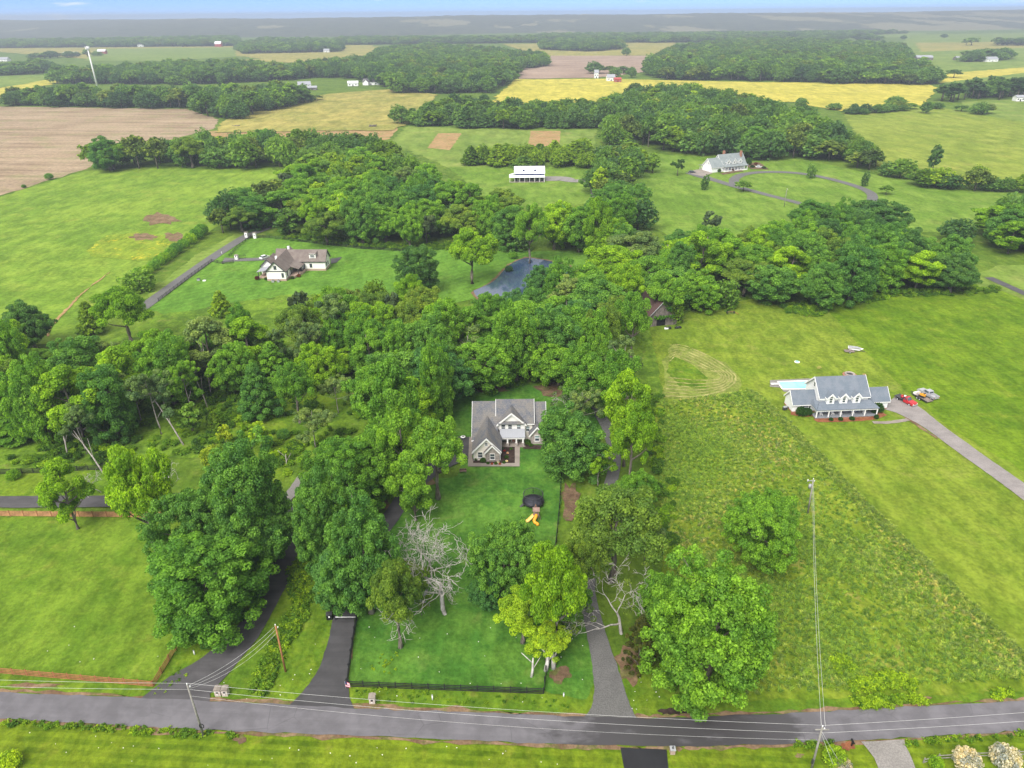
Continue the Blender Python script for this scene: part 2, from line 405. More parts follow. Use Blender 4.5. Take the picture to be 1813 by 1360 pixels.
G['far_green'] = m_grass('far_field_grass', (0.114, 0.180, 0.026), (0.163, 0.224, 0.039), (0.220, 0.216, 0.069), big=80, mid=20, fine=3, dry_amt=0.6, bump=0.2)
G['meadow'] = m_grass('hill_meadow_grass', (0.139, 0.192, 0.021), (0.196, 0.240, 0.033), (0.261, 0.240, 0.060), big=60, mid=14, fine=2.2, dry_amt=0.5, bump=0.3)
G['lawn_far'] = m_grass('estate_lawn_grass', (0.094, 0.172, 0.017), (0.143, 0.224, 0.030), (0.204, 0.224, 0.052), big=40, mid=10, fine=1.6, dry_amt=0.4, bump=0.3)
G['tan'] = m_grass('ripe_field_grass', (0.20, 0.20, 0.045), (0.30, 0.26, 0.07), (0.155, 0.215, 0.035), big=70, mid=22, fine=3, dry_amt=0.9, bump=0.2)
G['canola'] = m_grass('yellow_crop_grass', (0.338, 0.313, 0.045), (0.431, 0.377, 0.060), (0.262, 0.285, 0.060), big=70, mid=18, fine=3, dry_amt=0.35, bump=0.2)
G['brown'] = m_soil('ploughed_soil', (0.198, 0.144, 0.091), (0.274, 0.209, 0.137), row=(-6, 9.0, 0.45), big=40, fine=2.5, green=(0.182, 0.182, 0.076))
G['brown_far'] = m_soil('far_ploughed_soil', (0.213, 0.152, 0.114), (0.289, 0.213, 0.160), row=(0, 14.0, 0.4), big=90, fine=5)
G['orange'] = m_soil('bare_crop_soil', (0.274, 0.175, 0.076), (0.334, 0.220, 0.106), big=12, fine=2, green=(0.182, 0.198, 0.053))
G['dirt'] = m_soil('bare_dirt_soil', (0.129, 0.080, 0.046), (0.213, 0.144, 0.087), big=4, fine=0.5, green=(0.084, 0.106, 0.023))
G['dirt_red'] = m_soil('leaf_litter_soil', (0.095, 0.06, 0.038), (0.16, 0.105, 0.065), big=4, fine=0.5, green=(0.08, 0.11, 0.02))
G['mulch'] = m_soil('mulch_soil', (0.027, 0.018, 0.015), (0.057, 0.038, 0.032), big=1.5, fine=0.15)
G['red_mulch'] = m_soil('red_mulch_soil', (0.167, 0.057, 0.027), (0.243, 0.099, 0.049), big=1.5, fine=0.2)
M['road'] = m_asphalt('road_asphalt', (0.128, 0.122, 0.133), wet=(-2, 46, (0.052, 0.049, 0.052)), heading=-3)
M['lane'] = m_asphalt('lane_asphalt', (0.072, 0.068, 0.072), streak=0.4)
M['drive'] = m_asphalt('driveway_asphalt', (0.056, 0.054, 0.057), streak=0.35)
M['new_drive'] = m_asphalt('fresh_asphalt', (0.017, 0.017, 0.020), streak=0.2, rough=0.55)
M['gravel'] = m_asphalt('grey_gravel', (0.111, 0.108, 0.105), gravel=0.5, streak=0.2)
M['pale_gravel'] = m_asphalt('pale_gravel', (0.206, 0.192, 0.177), gravel=0.4, streak=0.15)
M['concrete'] = m_asphalt('concrete', (0.240, 0.206, 0.177), streak=0.12)
M['right_drive'] = m_asphalt('right_driveway_gravel', (0.225, 0.204, 0.195), gravel=0.3, streak=0.25)

sheet('ground', [(-9200, -200), (9200, -200), (9200, 8560), (-9200, 8560)], 0.0, G['base'])
_z = [0.004]
def field(name, mat, pts, rough=0.5, far=False, z=None):
    if z is None:
        _z[0] += 0.0035
        z = (0.25 + _z[0] * 5) if far else _z[0]
    return sheet(name, px(pts), z, mat, rough)
# far country first
field('field', G['tan'], [(-30, 86), (430, 82), (660, 80), (660, 97), (500, 110), (430, 100), (160, 105), (-30, 90)], 6, True)
field('field', G['far_green'], [(170, 87), (415, 84), (420, 100), (300, 108), (150, 108)], 6, True)
field('field', G['tan'], [(410, 108), (600, 92), (670, 82), (665, 97), (540, 112)], 6, True)
field('field', G['canola'], [(-30, 165), (60, 140), (140, 128), (150, 133), (60, 158), (-30, 182)], 4, True)
field('field', G['far_green'], [(-30, 136), (110, 128), (140, 130), (40, 150), (-30, 160)], 4, True)
field('field', G['tan'], [(890, 78), (1195, 75), (1192, 98), (955, 100)], 6, True)
field('field', G['brown_far'], [(915, 140), (930, 118), (955, 99), (1192, 99), (1185, 112), (1140, 128), (1060, 138)], 5, True)
field('field', G['canola'], [(862, 198), (885, 165), (912, 141), (1060, 140), (1345, 146), (1640, 148), (1660, 155), (1640, 186), (1500, 200), (1400, 180), (1050, 205)], 4, True)
field('field', G['far_green'], [(1600, 62), (1840, 58), (1840, 150), (1660, 150), (1610, 110)], 8, True)
field('field', G['tan'], [(1620, 76), (1840, 74), (1840, 84), (1630, 92)], 8, True)
field('field', G['canola'], [(1650, 132), (1840, 118), (1840, 126), (1660, 148)], 5, True)
field('field', G['far_green'], [(1440, 62), (1640, 58), (1640, 66), (1430, 68)], 10, True)
field('field', G['tan'], [(480, 180), (600, 165), (700, 158), (775, 168), (735, 215), (690, 232), (560, 232), (380, 236), (395, 215)], 3, True)
field('field', G['orange'], [(370, 232), (560, 231), (705, 224), (690, 246), (640, 252), (380, 247)], 2.5)
field('field', G['brown'], [(-60, 188), (330, 193), (388, 212), (378, 228), (240, 264), (150, 300), (-60, 365)], 2)
field('field', G['left_field'], [(-60, 368), (60, 330), (150, 303), (300, 294), (480, 294), (500, 320), (360, 420), (250, 500), (230, 545), (110, 610), (-60, 600)], 1.5)
field('field', G['far_green'], [(690, 252), (722, 223), (880, 229), (1055, 229), (1048, 300), (800, 300)], 2)
field('bare_plot', G['orange'], [(757, 262), (776, 236), (818, 236), (796, 266)], 0.8)
field('bare_plot', G['orange'], [(934, 260), (940, 232), (993, 232), (990, 258)], 0.8)
field('lawn', G['lawn_far'], [(795, 296), (1055, 292), (1060, 360), (900, 372), (850, 350)], 1.5)
field('meadow', G['meadow'], [(1490, 200), (1560, 192), (1640, 186), (1720, 200), (1840, 222), (1840, 320), (1660, 330), (1560, 300)], 2)
field('field', G['far_green'], [(1700, 180), (1840, 172), (1840, 220), (1740, 205)], 3)
field('lawn', G['lawn_far'], [(1110, 270), (1240, 278), (1420, 282), (1560, 312), (1840, 345), (1840, 400), (1500, 420), (1200, 420), (1110, 390)], 1.5)
field('lawn', G['stripes'], [(255, 545), (340, 478), (430, 425), (500, 418), (700, 438), (850, 445), (1050, 445), (1050, 470), (880, 520), (700, 560), (400, 600)], 1.0)
field('verge', G['far_green'], [(262, 520), (350, 450), (480, 380), (500, 385), (430, 425), (270, 532)], 0.6)
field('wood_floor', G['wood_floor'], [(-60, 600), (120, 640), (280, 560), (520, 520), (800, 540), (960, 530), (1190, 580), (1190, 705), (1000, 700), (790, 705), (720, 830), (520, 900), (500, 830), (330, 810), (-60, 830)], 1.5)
field('clearing', G['verge'], [(365, 790), (420, 745), (520, 715), (640, 668), (665, 690), (600, 740), (520, 800), (500, 850), (400, 830)], 1.2)
field('yard', G['yard'], [(790, 712), (830, 688), (930, 680), (1010, 700), (1075, 740), (1040, 840), (992, 850), (985, 960), (950, 1010), (760, 1010), (640, 960), (740, 860), (815, 840)], 0.8)
field('pasture', G['lawn_front'], [(-60, 915), (280, 915), (480, 960), (440, 1080), (330, 1122), (274, 1211), (-60, 1186)], 0.5)
field('verge', G['verge'], [(-60, 838), (180, 832), (300, 850), (300, 885), (-60, 884)], 0.5)
field('paddock', G['yard'], [(632, 1080), (800, 1000), (960, 1000), (1040, 1080), (1060, 1180), (1040, 1250), (963, 1225), (616, 1212)], 0.5)
field('verge', G['verge'], [(-60, 1192), (274, 1214), (330, 1125), (440, 1080), (560, 960), (620, 1000), (632, 1090), (615, 1214), (963, 1228), (1040, 1240), (1060, 1180), (1180, 1190), (1200, 1240), (1840, 1200), (1840, 1250), (1300, 1275), (1100, 1278), (600, 1262), (250, 1245), (-60, 1232)], 0.3)
field('lawn', G['right_lawn'], [(1150, 580), (1240, 545), (1330, 530), (1465, 545), (1520, 600), (1640, 700), (1700, 740), (1840, 800), (1840, 1190), (1600, 985), (1400, 760), (1340, 700), (1180, 720)], 0.5)
field('pasture', G['right_dark'], [(1460, 545), (1520, 528), (1700, 522), (1840, 512), (1840, 850), (1690, 765), (1600, 690), (1520, 610)], 0.5)
field('verge', G['far_green'], [(1690, 500), (1770, 470), (1840, 470), (1840, 540), (1770, 515)], 0.8)
field('hay_field', G['hay'], [(1160, 720), (1330, 690), (1345, 705), (1400, 760), (1520, 890), (1800, 1165), (1840, 1200), (1840, 1225), (1230, 1245), (1180, 1190), (1170, 900)], 0.5)
field('cut_hay', G['swath'], [(1172, 655), (1190, 610), (1230, 615), (1285, 640), (1312, 668), (1310, 692), (1260, 705), (1172, 706)], 1.6)
field('uncut_patch', G['verge'], [(1190, 630), (1225, 645), (1252, 670), (1250, 690), (1205, 685), (1180, 660)], 0.5)
field('lawn', G['bottom'], [(-80, 1272), (360, 1293), (600, 1302), (900, 1315), (1110, 1321), (1300, 1321), (1500, 1313), (1840, 1292), (1840, 1420), (-80, 1420)], 0.2)

# bare earth and leaf litter
for i, (cx, cy, rx, ry, mt) in enumerate([
        (585, 1055, 14, 30, 'dirt_red'), (1010, 890, 18, 40, 'dirt_red'), (990, 1196, 20, 16, 'dirt_red'), (1115, 1180, 26, 40, 'dirt'), (370, 1135, 26, 10, 'dirt'),
        (425, 1308, 12, 10, 'dirt_red'), (290, 1298, 34, 6, 'dirt'), (60, 1215, 60, 5, 'dirt'), (285, 388, 36, 12, 'dirt'), (255, 420, 30, 7, 'dirt'), (310, 420, 22, 8, 'dirt'), (84, 590, 5, 8, 'orange'),
        (470, 715, 14, 6, 'dirt_red'), (632, 700, 18, 8, 'orange'), (230, 1290, 40, 5, 'dirt'), (1415, 1339, 7, 5, 'dirt'), (1640, 1237, 10, 3, 'dirt'), (980, 690, 40, 14, 'dirt_red'), (870, 690, 36, 8, 'dirt_red'),
        (760, 855, 16, 6, 'dirt'), (680, 895, 14, 10, 'dirt_red'), (1530, 665, 5, 3, 'orange'), (1450, 652, 5, 3, 'tan'), (640, 1250, 60, 4, 'dirt'), (1190, 1262, 26, 6, 'mulch'), (1500, 1322, 14, 8, 'red_mulch'), (475, 395, 6, 4, 'dirt'), (620, 1130, 5, 60, 'dirt'), (1555, 700, 8, 5, 'orange')]):
    r = random.Random(i); pts = []
    for k in range(18):
        a = 2 * math.pi * k / 18; s = r.uniform(0.6, 1.15)
        pts.append((cx + rx * s * math.cos(a), cy + ry * s * math.sin(a)))
    field('bare_patch', G[mt], pts, 0.12, z=0.185 + i * 0.0008)

# the road and the lanes
road_far = [(-80, 1224), (0, 1227), (250, 1238), (500, 1249), (610, 1255), (860, 1264), (1100, 1273), (1200, 1272), (1300, 1268), (1450, 1262), (1640, 1252), (1813, 1242), (1900, 1236)]
road_near = [(-80, 1270), (0, 1274), (360, 1294), (600, 1303), (900, 1316), (1110, 1322), (1200, 1323), (1300, 1322), (1500, 1314), (1813, 1295), (1900, 1289)]
fa = smooth_line(px(road_far), 5); ne = smooth_line(px(road_near), 5)
sheet('road', fa + ne[::-1], 0.26, M['road'], 0.16, 1.2)
def lane(name, mat, pts, z, rough=0.05, k=6):
    c = [P(p[0], p[1]) for p in pts]; w = [p[2] for p in pts]
    return strip(name, c, w, z, mat, rough, k)
lane('lane', M['lane'], [(312, 1243, 9.0), (340, 1215, 7.5), (385, 1176, 6.0), (435, 1125, 4.6), (475, 1060, 4.2), (503, 1000, 4.0), (512, 940, 4.0), (505, 900, 4.0), (470, 885, 4.2), (380, 882, 4.2), (280, 886, 4.0), (180, 889, 4.0), (60, 890, 4.0), (-80, 890, 4.0)], 0.24)
field('lane_mouth', M['lane'], [(245, 1242), (300, 1200), (345, 1175), (400, 1195), (372, 1215), (372, 1246)], .05, z=.234)
lane('path', M['pale_gravel'], [(470, 900, 2.4), (500, 888, 2.6), (520, 870, 2.6), (540, 840, 2.4)], 0.236)
lane('driveway', M['drive'], [(566, 1262, 11.0), (575, 1235, 7.6), (590, 1190, 4.8), (602, 1140, 3.9), (609, 1095, 3.7), (615, 1050, 3.6), (640, 990, 3.6), (690, 920, 3.6), (725, 870, 3.8), (770, 830, 4.4), (805, 806, 7.0), (822, 790, 8.0), (826, 775, 8.0)], 0.244)
lane('gravel_lane', M['gravel'], [(1083, 1278, 8.0), (1082, 1250, 5.6), (1075, 1200, 4.2), (1060, 1140, 3.3), (1048, 1090, 2.9), (1040, 1040, 2.8), (1050, 960, 2.8), (1075, 880, 2.8), (1088, 820, 2.8), (1078, 765, 2.8), (1062, 735, 2.8), (1050, 700, 2.8), (1060, 660, 2.8)], 0.232)
lane('lane', M['gravel'], [(240, 555, 5.0), (278, 527, 5.0), (340, 482, 5.0), (400, 441, 5.0), (440, 417, 5.0), (480, 401, 5.0), (530, 370, 5.0), (600, 330, 5.0)], 0.228)
lane('driveway', M['gravel'], [(395, 462, 8.0), (415, 461, 4.6), (450, 460, 4.2), (475, 458, 5.0)], 0.22)
lane('driveway', M['right_drive'], [(1572, 713, 9.5), (1605, 726, 8.0), (1650, 755, 5.2), (1720, 806, 4.8), (1780, 848, 4.8), (1813, 872, 5.0), (1880, 920, 5.0)], 0.24)
lane('path', M['concrete'], [(1545, 749, 1.2), (1575, 749, 1.2), (1608, 744, 1.2)], 0.216)
lane('driveway', M['pale_gravel'], [(965, 317, 14.0), (995, 317, 13.0), (1015, 321, 8.0), (1040, 320, 9.0), (1054, 325, 8.0), (1054, 345, 5.0), (1060, 390, 5.0)], 0.22)
lane('driveway', M['gravel'], [(1222, 306, 8.0), (1240, 312, 8.0), (1270, 321, 6.0), (1300, 330, 6.0), (1360, 346, 5.0), (1420, 362, 5.0), (1480, 382, 5.0), (1530, 400, 5.0)], 0.22)
lane('driveway', M['gravel'], [(1302, 330, 6.0), (1300, 318, 6.0), (1318, 309, 6.0), (1360, 305, 6.0), (1420, 308, 6.0), (1480, 320, 5.5), (1530, 336, 5.5), (1545, 350, 5.5), (1530, 368, 5.0), (1490, 390, 5.0)], 0.224)
lane('lane', M['lane'], [(1750, 492, 3.6), (1790, 510, 3.6), (1840, 532, 3.6)], 0.22)
field('driveway', M['new_drive'], [(1098, 1326), (1180, 1329), (1186, 1400), (1112, 1400)], 0.05, z=0.25)
field('driveway', M['pale_gravel'], [(1525, 1316), (1598, 1311), (1620, 1360), (1640, 1400), (1566, 1400), (1548, 1345)], 0.15, z=0.246)
for pts, w in [([(1560, 712), (1600, 738), (1660, 778)], 0.8), ([(1640, 742), (1700, 785), (1760, 832)], 0.7)]:
    lane('worn_edge', G['dirt'], [(a, b, w) for a, b in pts], 0.212, 0.2)

for k, (dx, w) in enumerate([(0, .5), (7, .35), (14, .5), (21, .4), (28, .45), (36, .4)]):
    lane('mown_streak', G['streak'], [(1176 + dx * .2, 702 - dx * .9, w), (1230 + dx * .1, 703 - dx * .8, w * 1.2), (1285 - dx * .3, 690 - dx * .5, w), (1302 - dx * .9, 668 - dx * .2, w * .9), (1270 - dx * .9, 640 + dx * .25, w), (1215 - dx * .4, 614 + dx * .5, w), (1185, 612 + dx * .8, w * .6)], 0.2 + k * .002, 0.14)
for side, off in ((road_far, -.25), (road_near, .25)):
    strip('gravel_shoulder', [p + Vector((0, off * -1, 0)) for p in px(side)], .55, 0.19, G['dirt'], 0.2, 10)

lane('worn_track', G['orange'], [(74, 596, 1.3), (95, 572, 1.4), (122, 545, 1.1), (142, 524, .8), (165, 505, .5), (195, 482, .3)], 0.2, 0.2)
G['flowers'] = m_grass('buttercup_grass', (0.13, 0.20, 0.016), (0.18, 0.245, 0.022), (0.24, 0.24, 0.04), big=20, mid=5, fine=1.2, yellow=(0.42, 0.36, 0.02))
field('flower_patch', G['flowers'], [(150, 445), (190, 418), (240, 412), (335, 425), (300, 445), (250, 462), (170, 458)], 2.0, z=0.182)

# pond
shore = smooth_line(px([(838, 516), (872, 500), (890, 482), (905, 468), (930, 458), (955, 460), (985, 466), (1010, 475), (1000, 505), (960, 535), (900, 545), (850, 530), (838, 516)]), 5)[:-1]
sheet('pond_bank', [c + (c - P(920, 495)).normalized() * 1.2 for c in shore], 0.21, G['dirt'], 0.5)
wt_ = NT('pond_water'); v = wt_.pos()
wn = wt_.noise(wt_.mapping(v, (1.0, 0.4, 1)), 0.9, 4, 0.6)
wt_.bsdf(wt_.mix(wt_.ramp(wt_.noise(v, 0.06, 3), 0.35, 0.65), (0.03, 0.055, 0.11), (0.055, 0.08, 0.13)), 0.07, bump=wn, bstr=0.12, bdist=0.05, spec=1.0)  # blue of the sky's reflection is painted into the base colour
M['water'] = wt_.mat
sheet('pond', shore, 0.225, M['water'], 0.0)

# wooded hills along the horizon
def hills():
    nx, ny = 420, 46
    xs = np.linspace(-9000, 9000, nx); ys = np.linspace(0, 1, ny) ** 1.1
    r = np.random.default_rng(3)
    def n1(x, k, s): return np.sin(x / k + s) + 0.6 * np.sin(x / (k * 0.43) + s * 2.1) + 0.35 * np.sin(x / (k * 0.19) + s * 3.7)
    top = 90 + 4.0 * n1(xs, 900, 1.0) + 3.0 * np.clip(xs / 4000, -0.6, 1.5) + 9 * np.clip((xs - 1500) / 3000, 0, 1.1)
    X = np.repeat(xs[None], ny, 0); T = np.repeat(ys[:, None], nx, 1)
    Y = 4300 + T * 3600 + 220 * n1(X, 1300, 0.4)
    Z = top[None] * np.sin(np.clip(T / 0.8, 0, 1) * math.pi / 2) ** 1.0 * np.where(T > 0.8, 1 - (T - 0.8) * 2.0, 1)
    Z += r.normal(0, 2.2, Z.shape) * np.clip(T * 6, 0, 1) * (T < 0.78) + 0.3
    Z[0] = -2
    vs = np.stack([X, Y, Z], -1).reshape(-1, 3)
    fs = [(j * nx + i, j * nx + i + 1, (j + 1) * nx + i + 1, (j + 1) * nx + i) for j in range(ny - 1) for i in range(nx - 1)]
    me = bpy.data.meshes.new('hills'); me.from_pydata(vs.tolist(), [], fs)
    t = NT('wooded_hill'); v = t.pos()
    n = t.noise(v, 1 / 60.0, 6, 0.7); nf = t.noise(t.mapping(v, (1, 0.35, 1)), 1 / 420.0, 4, 0.55)
    sx = t.n('SeparateXYZ', Vector=v).outputs[0]
    lim = t.math('SUBTRACT', nf, t.math('MULTIPLY', t.ramp(sx, -2500, 3500), 0.09))
    c = t.mix(t.ramp(n, 0.35, 0.65), (0.03, 0.045, 0.03), (0.085, 0.10, 0.055))
    c = t.mix(t.math('MULTIPLY', t.ramp(t.math('SUBTRACT', 1.0, lim), 0.615, 0.63), 0.6), c, (0.26, 0.24, 0.14))
    t.bsdf(c, 0.95, bump=n, bstr=0.8, bdist=6.0, spec=0.1)
    me.materials.append(t.mat); me.polygons.foreach_set('use_smooth', [False] * len(fs))
    tag(link('hills', me), kind='structure')
hills()
# ------------------------------------------------------------------ trees: crowns of leaf clusters, trunks with limbs
H0, R0 = 16.0, 7.0
def leaf_mesh(name, blobs, n, size, seed, mats, wood=None, inner=0.12, droop=0.0, asp=0.62):
    """blobs: rows (x, y, z, radius, tone); n leaf clusters laid over them"""
    r = np.random.default_rng(seed); B = np.array(blobs, float)
    w = B[:, 3] ** 2; idx = r.choice(len(B), n, p=w / w.sum())
    d = r.normal(size=(n, 3)); d[:, 2] += 0.35; d /= np.linalg.norm(d, axis=1)[:, None]
    rad = B[idx, 3] * np.where(r.random(n) < inner, r.uniform(0.2, 0.8, n), r.uniform(0.78, 1.12, n))
    c = B[idx, :3] + d * rad[:, None] * np.array([1, 1, 0.8])
    c[:, 2] = np.maximum(c[:, 2], 0.15)
    nr = d * 0.75 + np.array([0, 0, 0.4]) + r.normal(size=(n, 3)) * 0.55; nr /= np.linalg.norm(nr, axis=1)[:, None]
    tv = np.cross(nr, r.normal(size=(n, 3))); tv /= np.linalg.norm(tv, axis=1)[:, None]
    bv = np.cross(nr, tv); L = size * r.uniform(0.6, 1.25, n)[:, None]
    tip = tv * L; side = bv * L * asp
    q = np.stack([c - tip * 0.5, c + side * 0.5 - tip * 0.05 + nr * L * 0.08, c + tip * 0.5 - nr * L * (0.10 + droop), c - side * 0.5 - tip * 0.05 + nr * L * 0.08], 1)
    vs = q.reshape(-1, 3); tone = np.repeat(np.clip(B[idx, 4] + r.normal(0, 0.08, n), 0, 1), 4)
    nv = len(vs); nf = n; faces = np.arange(nv).reshape(-1, 4)
    wv, wf = (wood.v, wood.f) if wood is not None else ([], [])
    me = bpy.data.meshes.new(name)
    tri_loops = [i + nv for f in wf for i in f]
    lens = np.concatenate([np.full(nf, 4), np.array([len(f) for f in wf], int)]) if wf else np.full(nf, 4)
    loops = np.concatenate([faces.ravel(), np.array(tri_loops, int)]) if wf else faces.ravel()
    allv = np.concatenate([vs, np.array(wv, float).reshape(-1, 3)]) if wf else vs
    me.vertices.add(len(allv)); me.vertices.foreach_set('co', allv.astype(np.float32).ravel())
    me.loops.add(len(loops)); me.loops.foreach_set('vertex_index', loops.astype(np.int32))
    me.polygons.add(len(lens)); me.polygons.foreach_set('loop_start', np.concatenate([[0], np.cumsum(lens)[:-1]]).astype(np.int32))
    for mt in mats: me.materials.append(mt)
    if wf: me.polygons.foreach_set('material_index', np.concatenate([np.zeros(nf, int), np.ones(len(wf), int)]).astype(np.int32))
    at = me.attributes.new('tone', 'FLOAT', 'POINT'); at.data.foreach_set('value', np.concatenate([tone, np.full(len(allv) - nv, 0.5)]).astype(np.float32))
    me.update(calc_edges=True); me.validate(); return me

def crown_blobs(kind, seed):
    r = np.random.default_rng(seed); out = []
    def lump(d, s): return 1 + 0.16 * math.sin(3.1 * d[0] + s) + 0.13 * math.sin(4.3 * d[1] + 2 * s) + 0.12 * math.sin(3.7 * d[2] + 3 * s)
    def shell(c, rx, rz, n, br, lo=-0.75, depth_=(0.72, 0.95), power=1.0):
        for i in range(n):
            z = lo + (1 - lo) * ((i + r.random()) / n) ** power; a = i * 2.39996 + r.normal(0, 0.25)
            h = math.sqrt(max(0, 1 - z * z)); d = (h * math.cos(a), h * math.sin(a), z)
            k = lump(d, seed) * r.uniform(*depth_); b = br * r.uniform(0.7, 1.35)
            out.append((c[0] + d[0] * rx * k, c[1] + d[1] * rx * k, c[2] + d[2] * rz * k, b, r.random()))
    def clump(x, y, z, rad, n, br):
        for _ in range(n):
            d = r.normal(size=3); d /= np.linalg.norm(d); q = rad * r.uniform(0.5, 1)
            out.append((x + d[0] * q, y + d[1] * q, z + d[2] * q * 0.75, br * r.uniform(0.7, 1.3), r.random()))
    if kind == 'grand':
        shell((0, 0, H0 * 0.51), R0, H0 * 0.49, 330, 0.66, -0.95, (0.70, 0.98)); shell((0, 0, H0 * 0.5), R0 * 0.75, H0 * 0.38, 60, 1.1, -0.9)
    elif kind == 'maple':
        shell((0, 0, H0 * 0.52), R0 * 1.0, H0 * 0.47, 190, 0.95, -0.92, (0.66, 0.98))
        shell((0, 0, H0 * 0.52), R0 * 0.7, H0 * 0.34, 30, 1.4, -0.8)
    elif kind == 'oak':
        for i in range(9):
            a = i * 2.4 + r.normal(0, .3); q = R0 * r.uniform(0.3, 0.78); z = H0 * r.uniform(0.5, 0.84)
            clump(q * math.cos(a), q * math.sin(a), z, 2.5, 9, 1.05)
        clump(0, 0, H0 * 0.86, 2.8, 12, 1.1); shell((0, 0, H0 * 0.6), R0 * 0.9, H0 * 0.3, 34, 0.95, -0.5)
    elif kind == 'tall':
        for i in range(13):
            a = i * 2.4 + r.normal(0, .3); z = H0 * (0.3 + 0.62 * i / 12); q = R0 * 0.62 * math.sin(math.pi * (0.22 + 0.7 * i / 12)) * r.uniform(0.6, 1.15)
            clump(q * math.cos(a), q * math.sin(a), z, 1.8, 7, 0.95)
        clump(0, 0, H0 * 0.94, 1.2, 5, 0.8)
    elif kind == 'airy':
        for i in range(12):
            a = i * 2.4 + r.normal(0, .4); z = H0 * r.uniform(0.45, 0.95); q = R0 * r.uniform(0.15, 0.85) * (1.15 - 0.5 * z / H0)
            clump(q * math.cos(a), q * math.sin(a), z, 2.0, 6, 0.75)
    elif kind == 'bush':
        shell((0, 0, H0 * 0.47), R0, H0 * 0.48, 170, 0.95, -0.98, (0.68, 1.0)); shell((0, 0, H0 * 0.46), R0 * 0.7, H0 * 0.35, 20, 1.4, -0.8)
    elif kind == 'cone':
        for i in range(70):
            t = (i + r.random()) / 70; z = H0 * (0.06 + 0.9 * t); q = R0 * 0.75 * (1 - t) ** 0.75 * min(1, 0.35 + t * 6) * r.uniform(0.75, 1.1); a = i * 2.39996
            out.append((q * math.cos(a), q * math.sin(a), z, 1.05 * (1.15 - 0.55 * t) * r.uniform(0.8, 1.2), r.random()))
    elif kind == 'cedar':
        for i in range(120):
            t = (i + r.random()) / 120; z = H0 * (0.02 + 0.95 * t); q = R0 * 0.7 * math.sin(math.pi * min(1, 0.25 + 0.75 * t)) ** 0.9 * r.uniform(0.7, 1.1); a = i * 2.39996
            out.append((q * math.cos(a), q * math.sin(a), z, 0.62 * r.uniform(0.7, 1.2), r.random()))
    elif kind == 'pine':
        for i in range(16):
            a = i * 2.4; z = H0 * r.uniform(0.5, 0.97); q = R0 * 0.55 * r.uniform(0.1, 1) * (1.4 - z / H0)
            clump(q * math.cos(a), q * math.sin(a), z, 1.2, 4, 0.8)
    return out

def trunk_mb(kind, blobs, seed, sides=7):
    r = random.Random(seed); mb = MB()
    top = {'grand': .8, 'maple': .78, 'oak': .8, 'tall': .95, 'airy': .9, 'bush': .6, 'cone': .92, 'cedar': .92, 'pine': .97}[kind]
    tr = {'grand': .5, 'maple': .55, 'oak': .55, 'tall': .36, 'airy': .22, 'bush': .35, 'cone': .25, 'cedar': .22, 'pine': .3}[kind]
    pts = []; n = 7; lx, ly = r.uniform(-1, 1), r.uniform(-1, 1)
    for i in range(n + 1):
        t = i / n; z = H0 * top * t
        pts.append((lx * t * t * 0.9 + r.uniform(-.12, .12) * (t > 0), ly * t * t * 0.9 + r.uniform(-.12, .12) * (t > 0), z - (0.3 if i == 0 else 0)))
    rad = [tr * (1.45 if i == 0 else 1) * (1 - 0.82 * i / n) for i in range(n + 1)]
    mb.tube(pts, rad, sides)
    bl = [b for b in blobs if b[2] > H0 * 0.25]
    for b in r.sample(bl, min(len(bl), {'maple': 16, 'oak': 20, 'tall': 12, 'airy': 16}.get(kind, 6))):
        e = Vector(b[:3]); k = max(1, min(n - 1, int((e.z - 0.45 * math.hypot(e.x, e.y)) / (H0 * top) * n)))
        s = Vector(pts[k]); mid = s.lerp(e, 0.5) + Vector((0, 0, -0.25))
        q = rad[k] * 0.62
        mb.tube([s, mid, e], [q, q * 0.6, 0.05], 5, cap=False)
    return mb

VAR = {}      # kind -> list of (crown mesh, trunk mesh, joined low mesh)
NLEAF = {'grand': 74000, 'maple': 46000, 'oak': 34000, 'tall': 24000, 'airy': 13000, 'bush': 44000, 'cone': 22000, 'cedar': 26000, 'pine': 10000}
LSIZE = {'grand': .34, 'maple': .46, 'oak': .42, 'tall': .44, 'airy': .42, 'bush': .45, 'cone': .42, 'cedar': .36, 'pine': .5}
for ki, (kind, nv) in enumerate([('grand', 2), ('maple', 3), ('oak', 2), ('tall', 3), ('airy', 2), ('bush', 2), ('cone', 2), ('cedar', 1), ('pine', 1)]):
    VAR[kind] = []
    for j in range(nv):
        sd = 11 + 17 * ki + 5 * j; bl = crown_blobs(kind, sd); tb = trunk_mb(kind, bl, sd)
        bark = M['grey_bark'] if kind in ('airy',) else M['bark']
        VAR[kind].append((leaf_mesh('crown', bl, NLEAF[kind], LSIZE[kind], sd, [M['leaf']], droop=0.1), tb.mesh('trunk', bark),
                          leaf_mesh('far_crown', bl, 1500, 1.75, sd + 1, [M['leaf_far'], M['bark']], wood=MB().tube([(0, 0, -.3), (0, 0, H0 * .6)], [.5, .2], 5)),
                          leaf_mesh('mid_crown', bl, 9000, 0.82, sd + 2, [M['leaf']])))

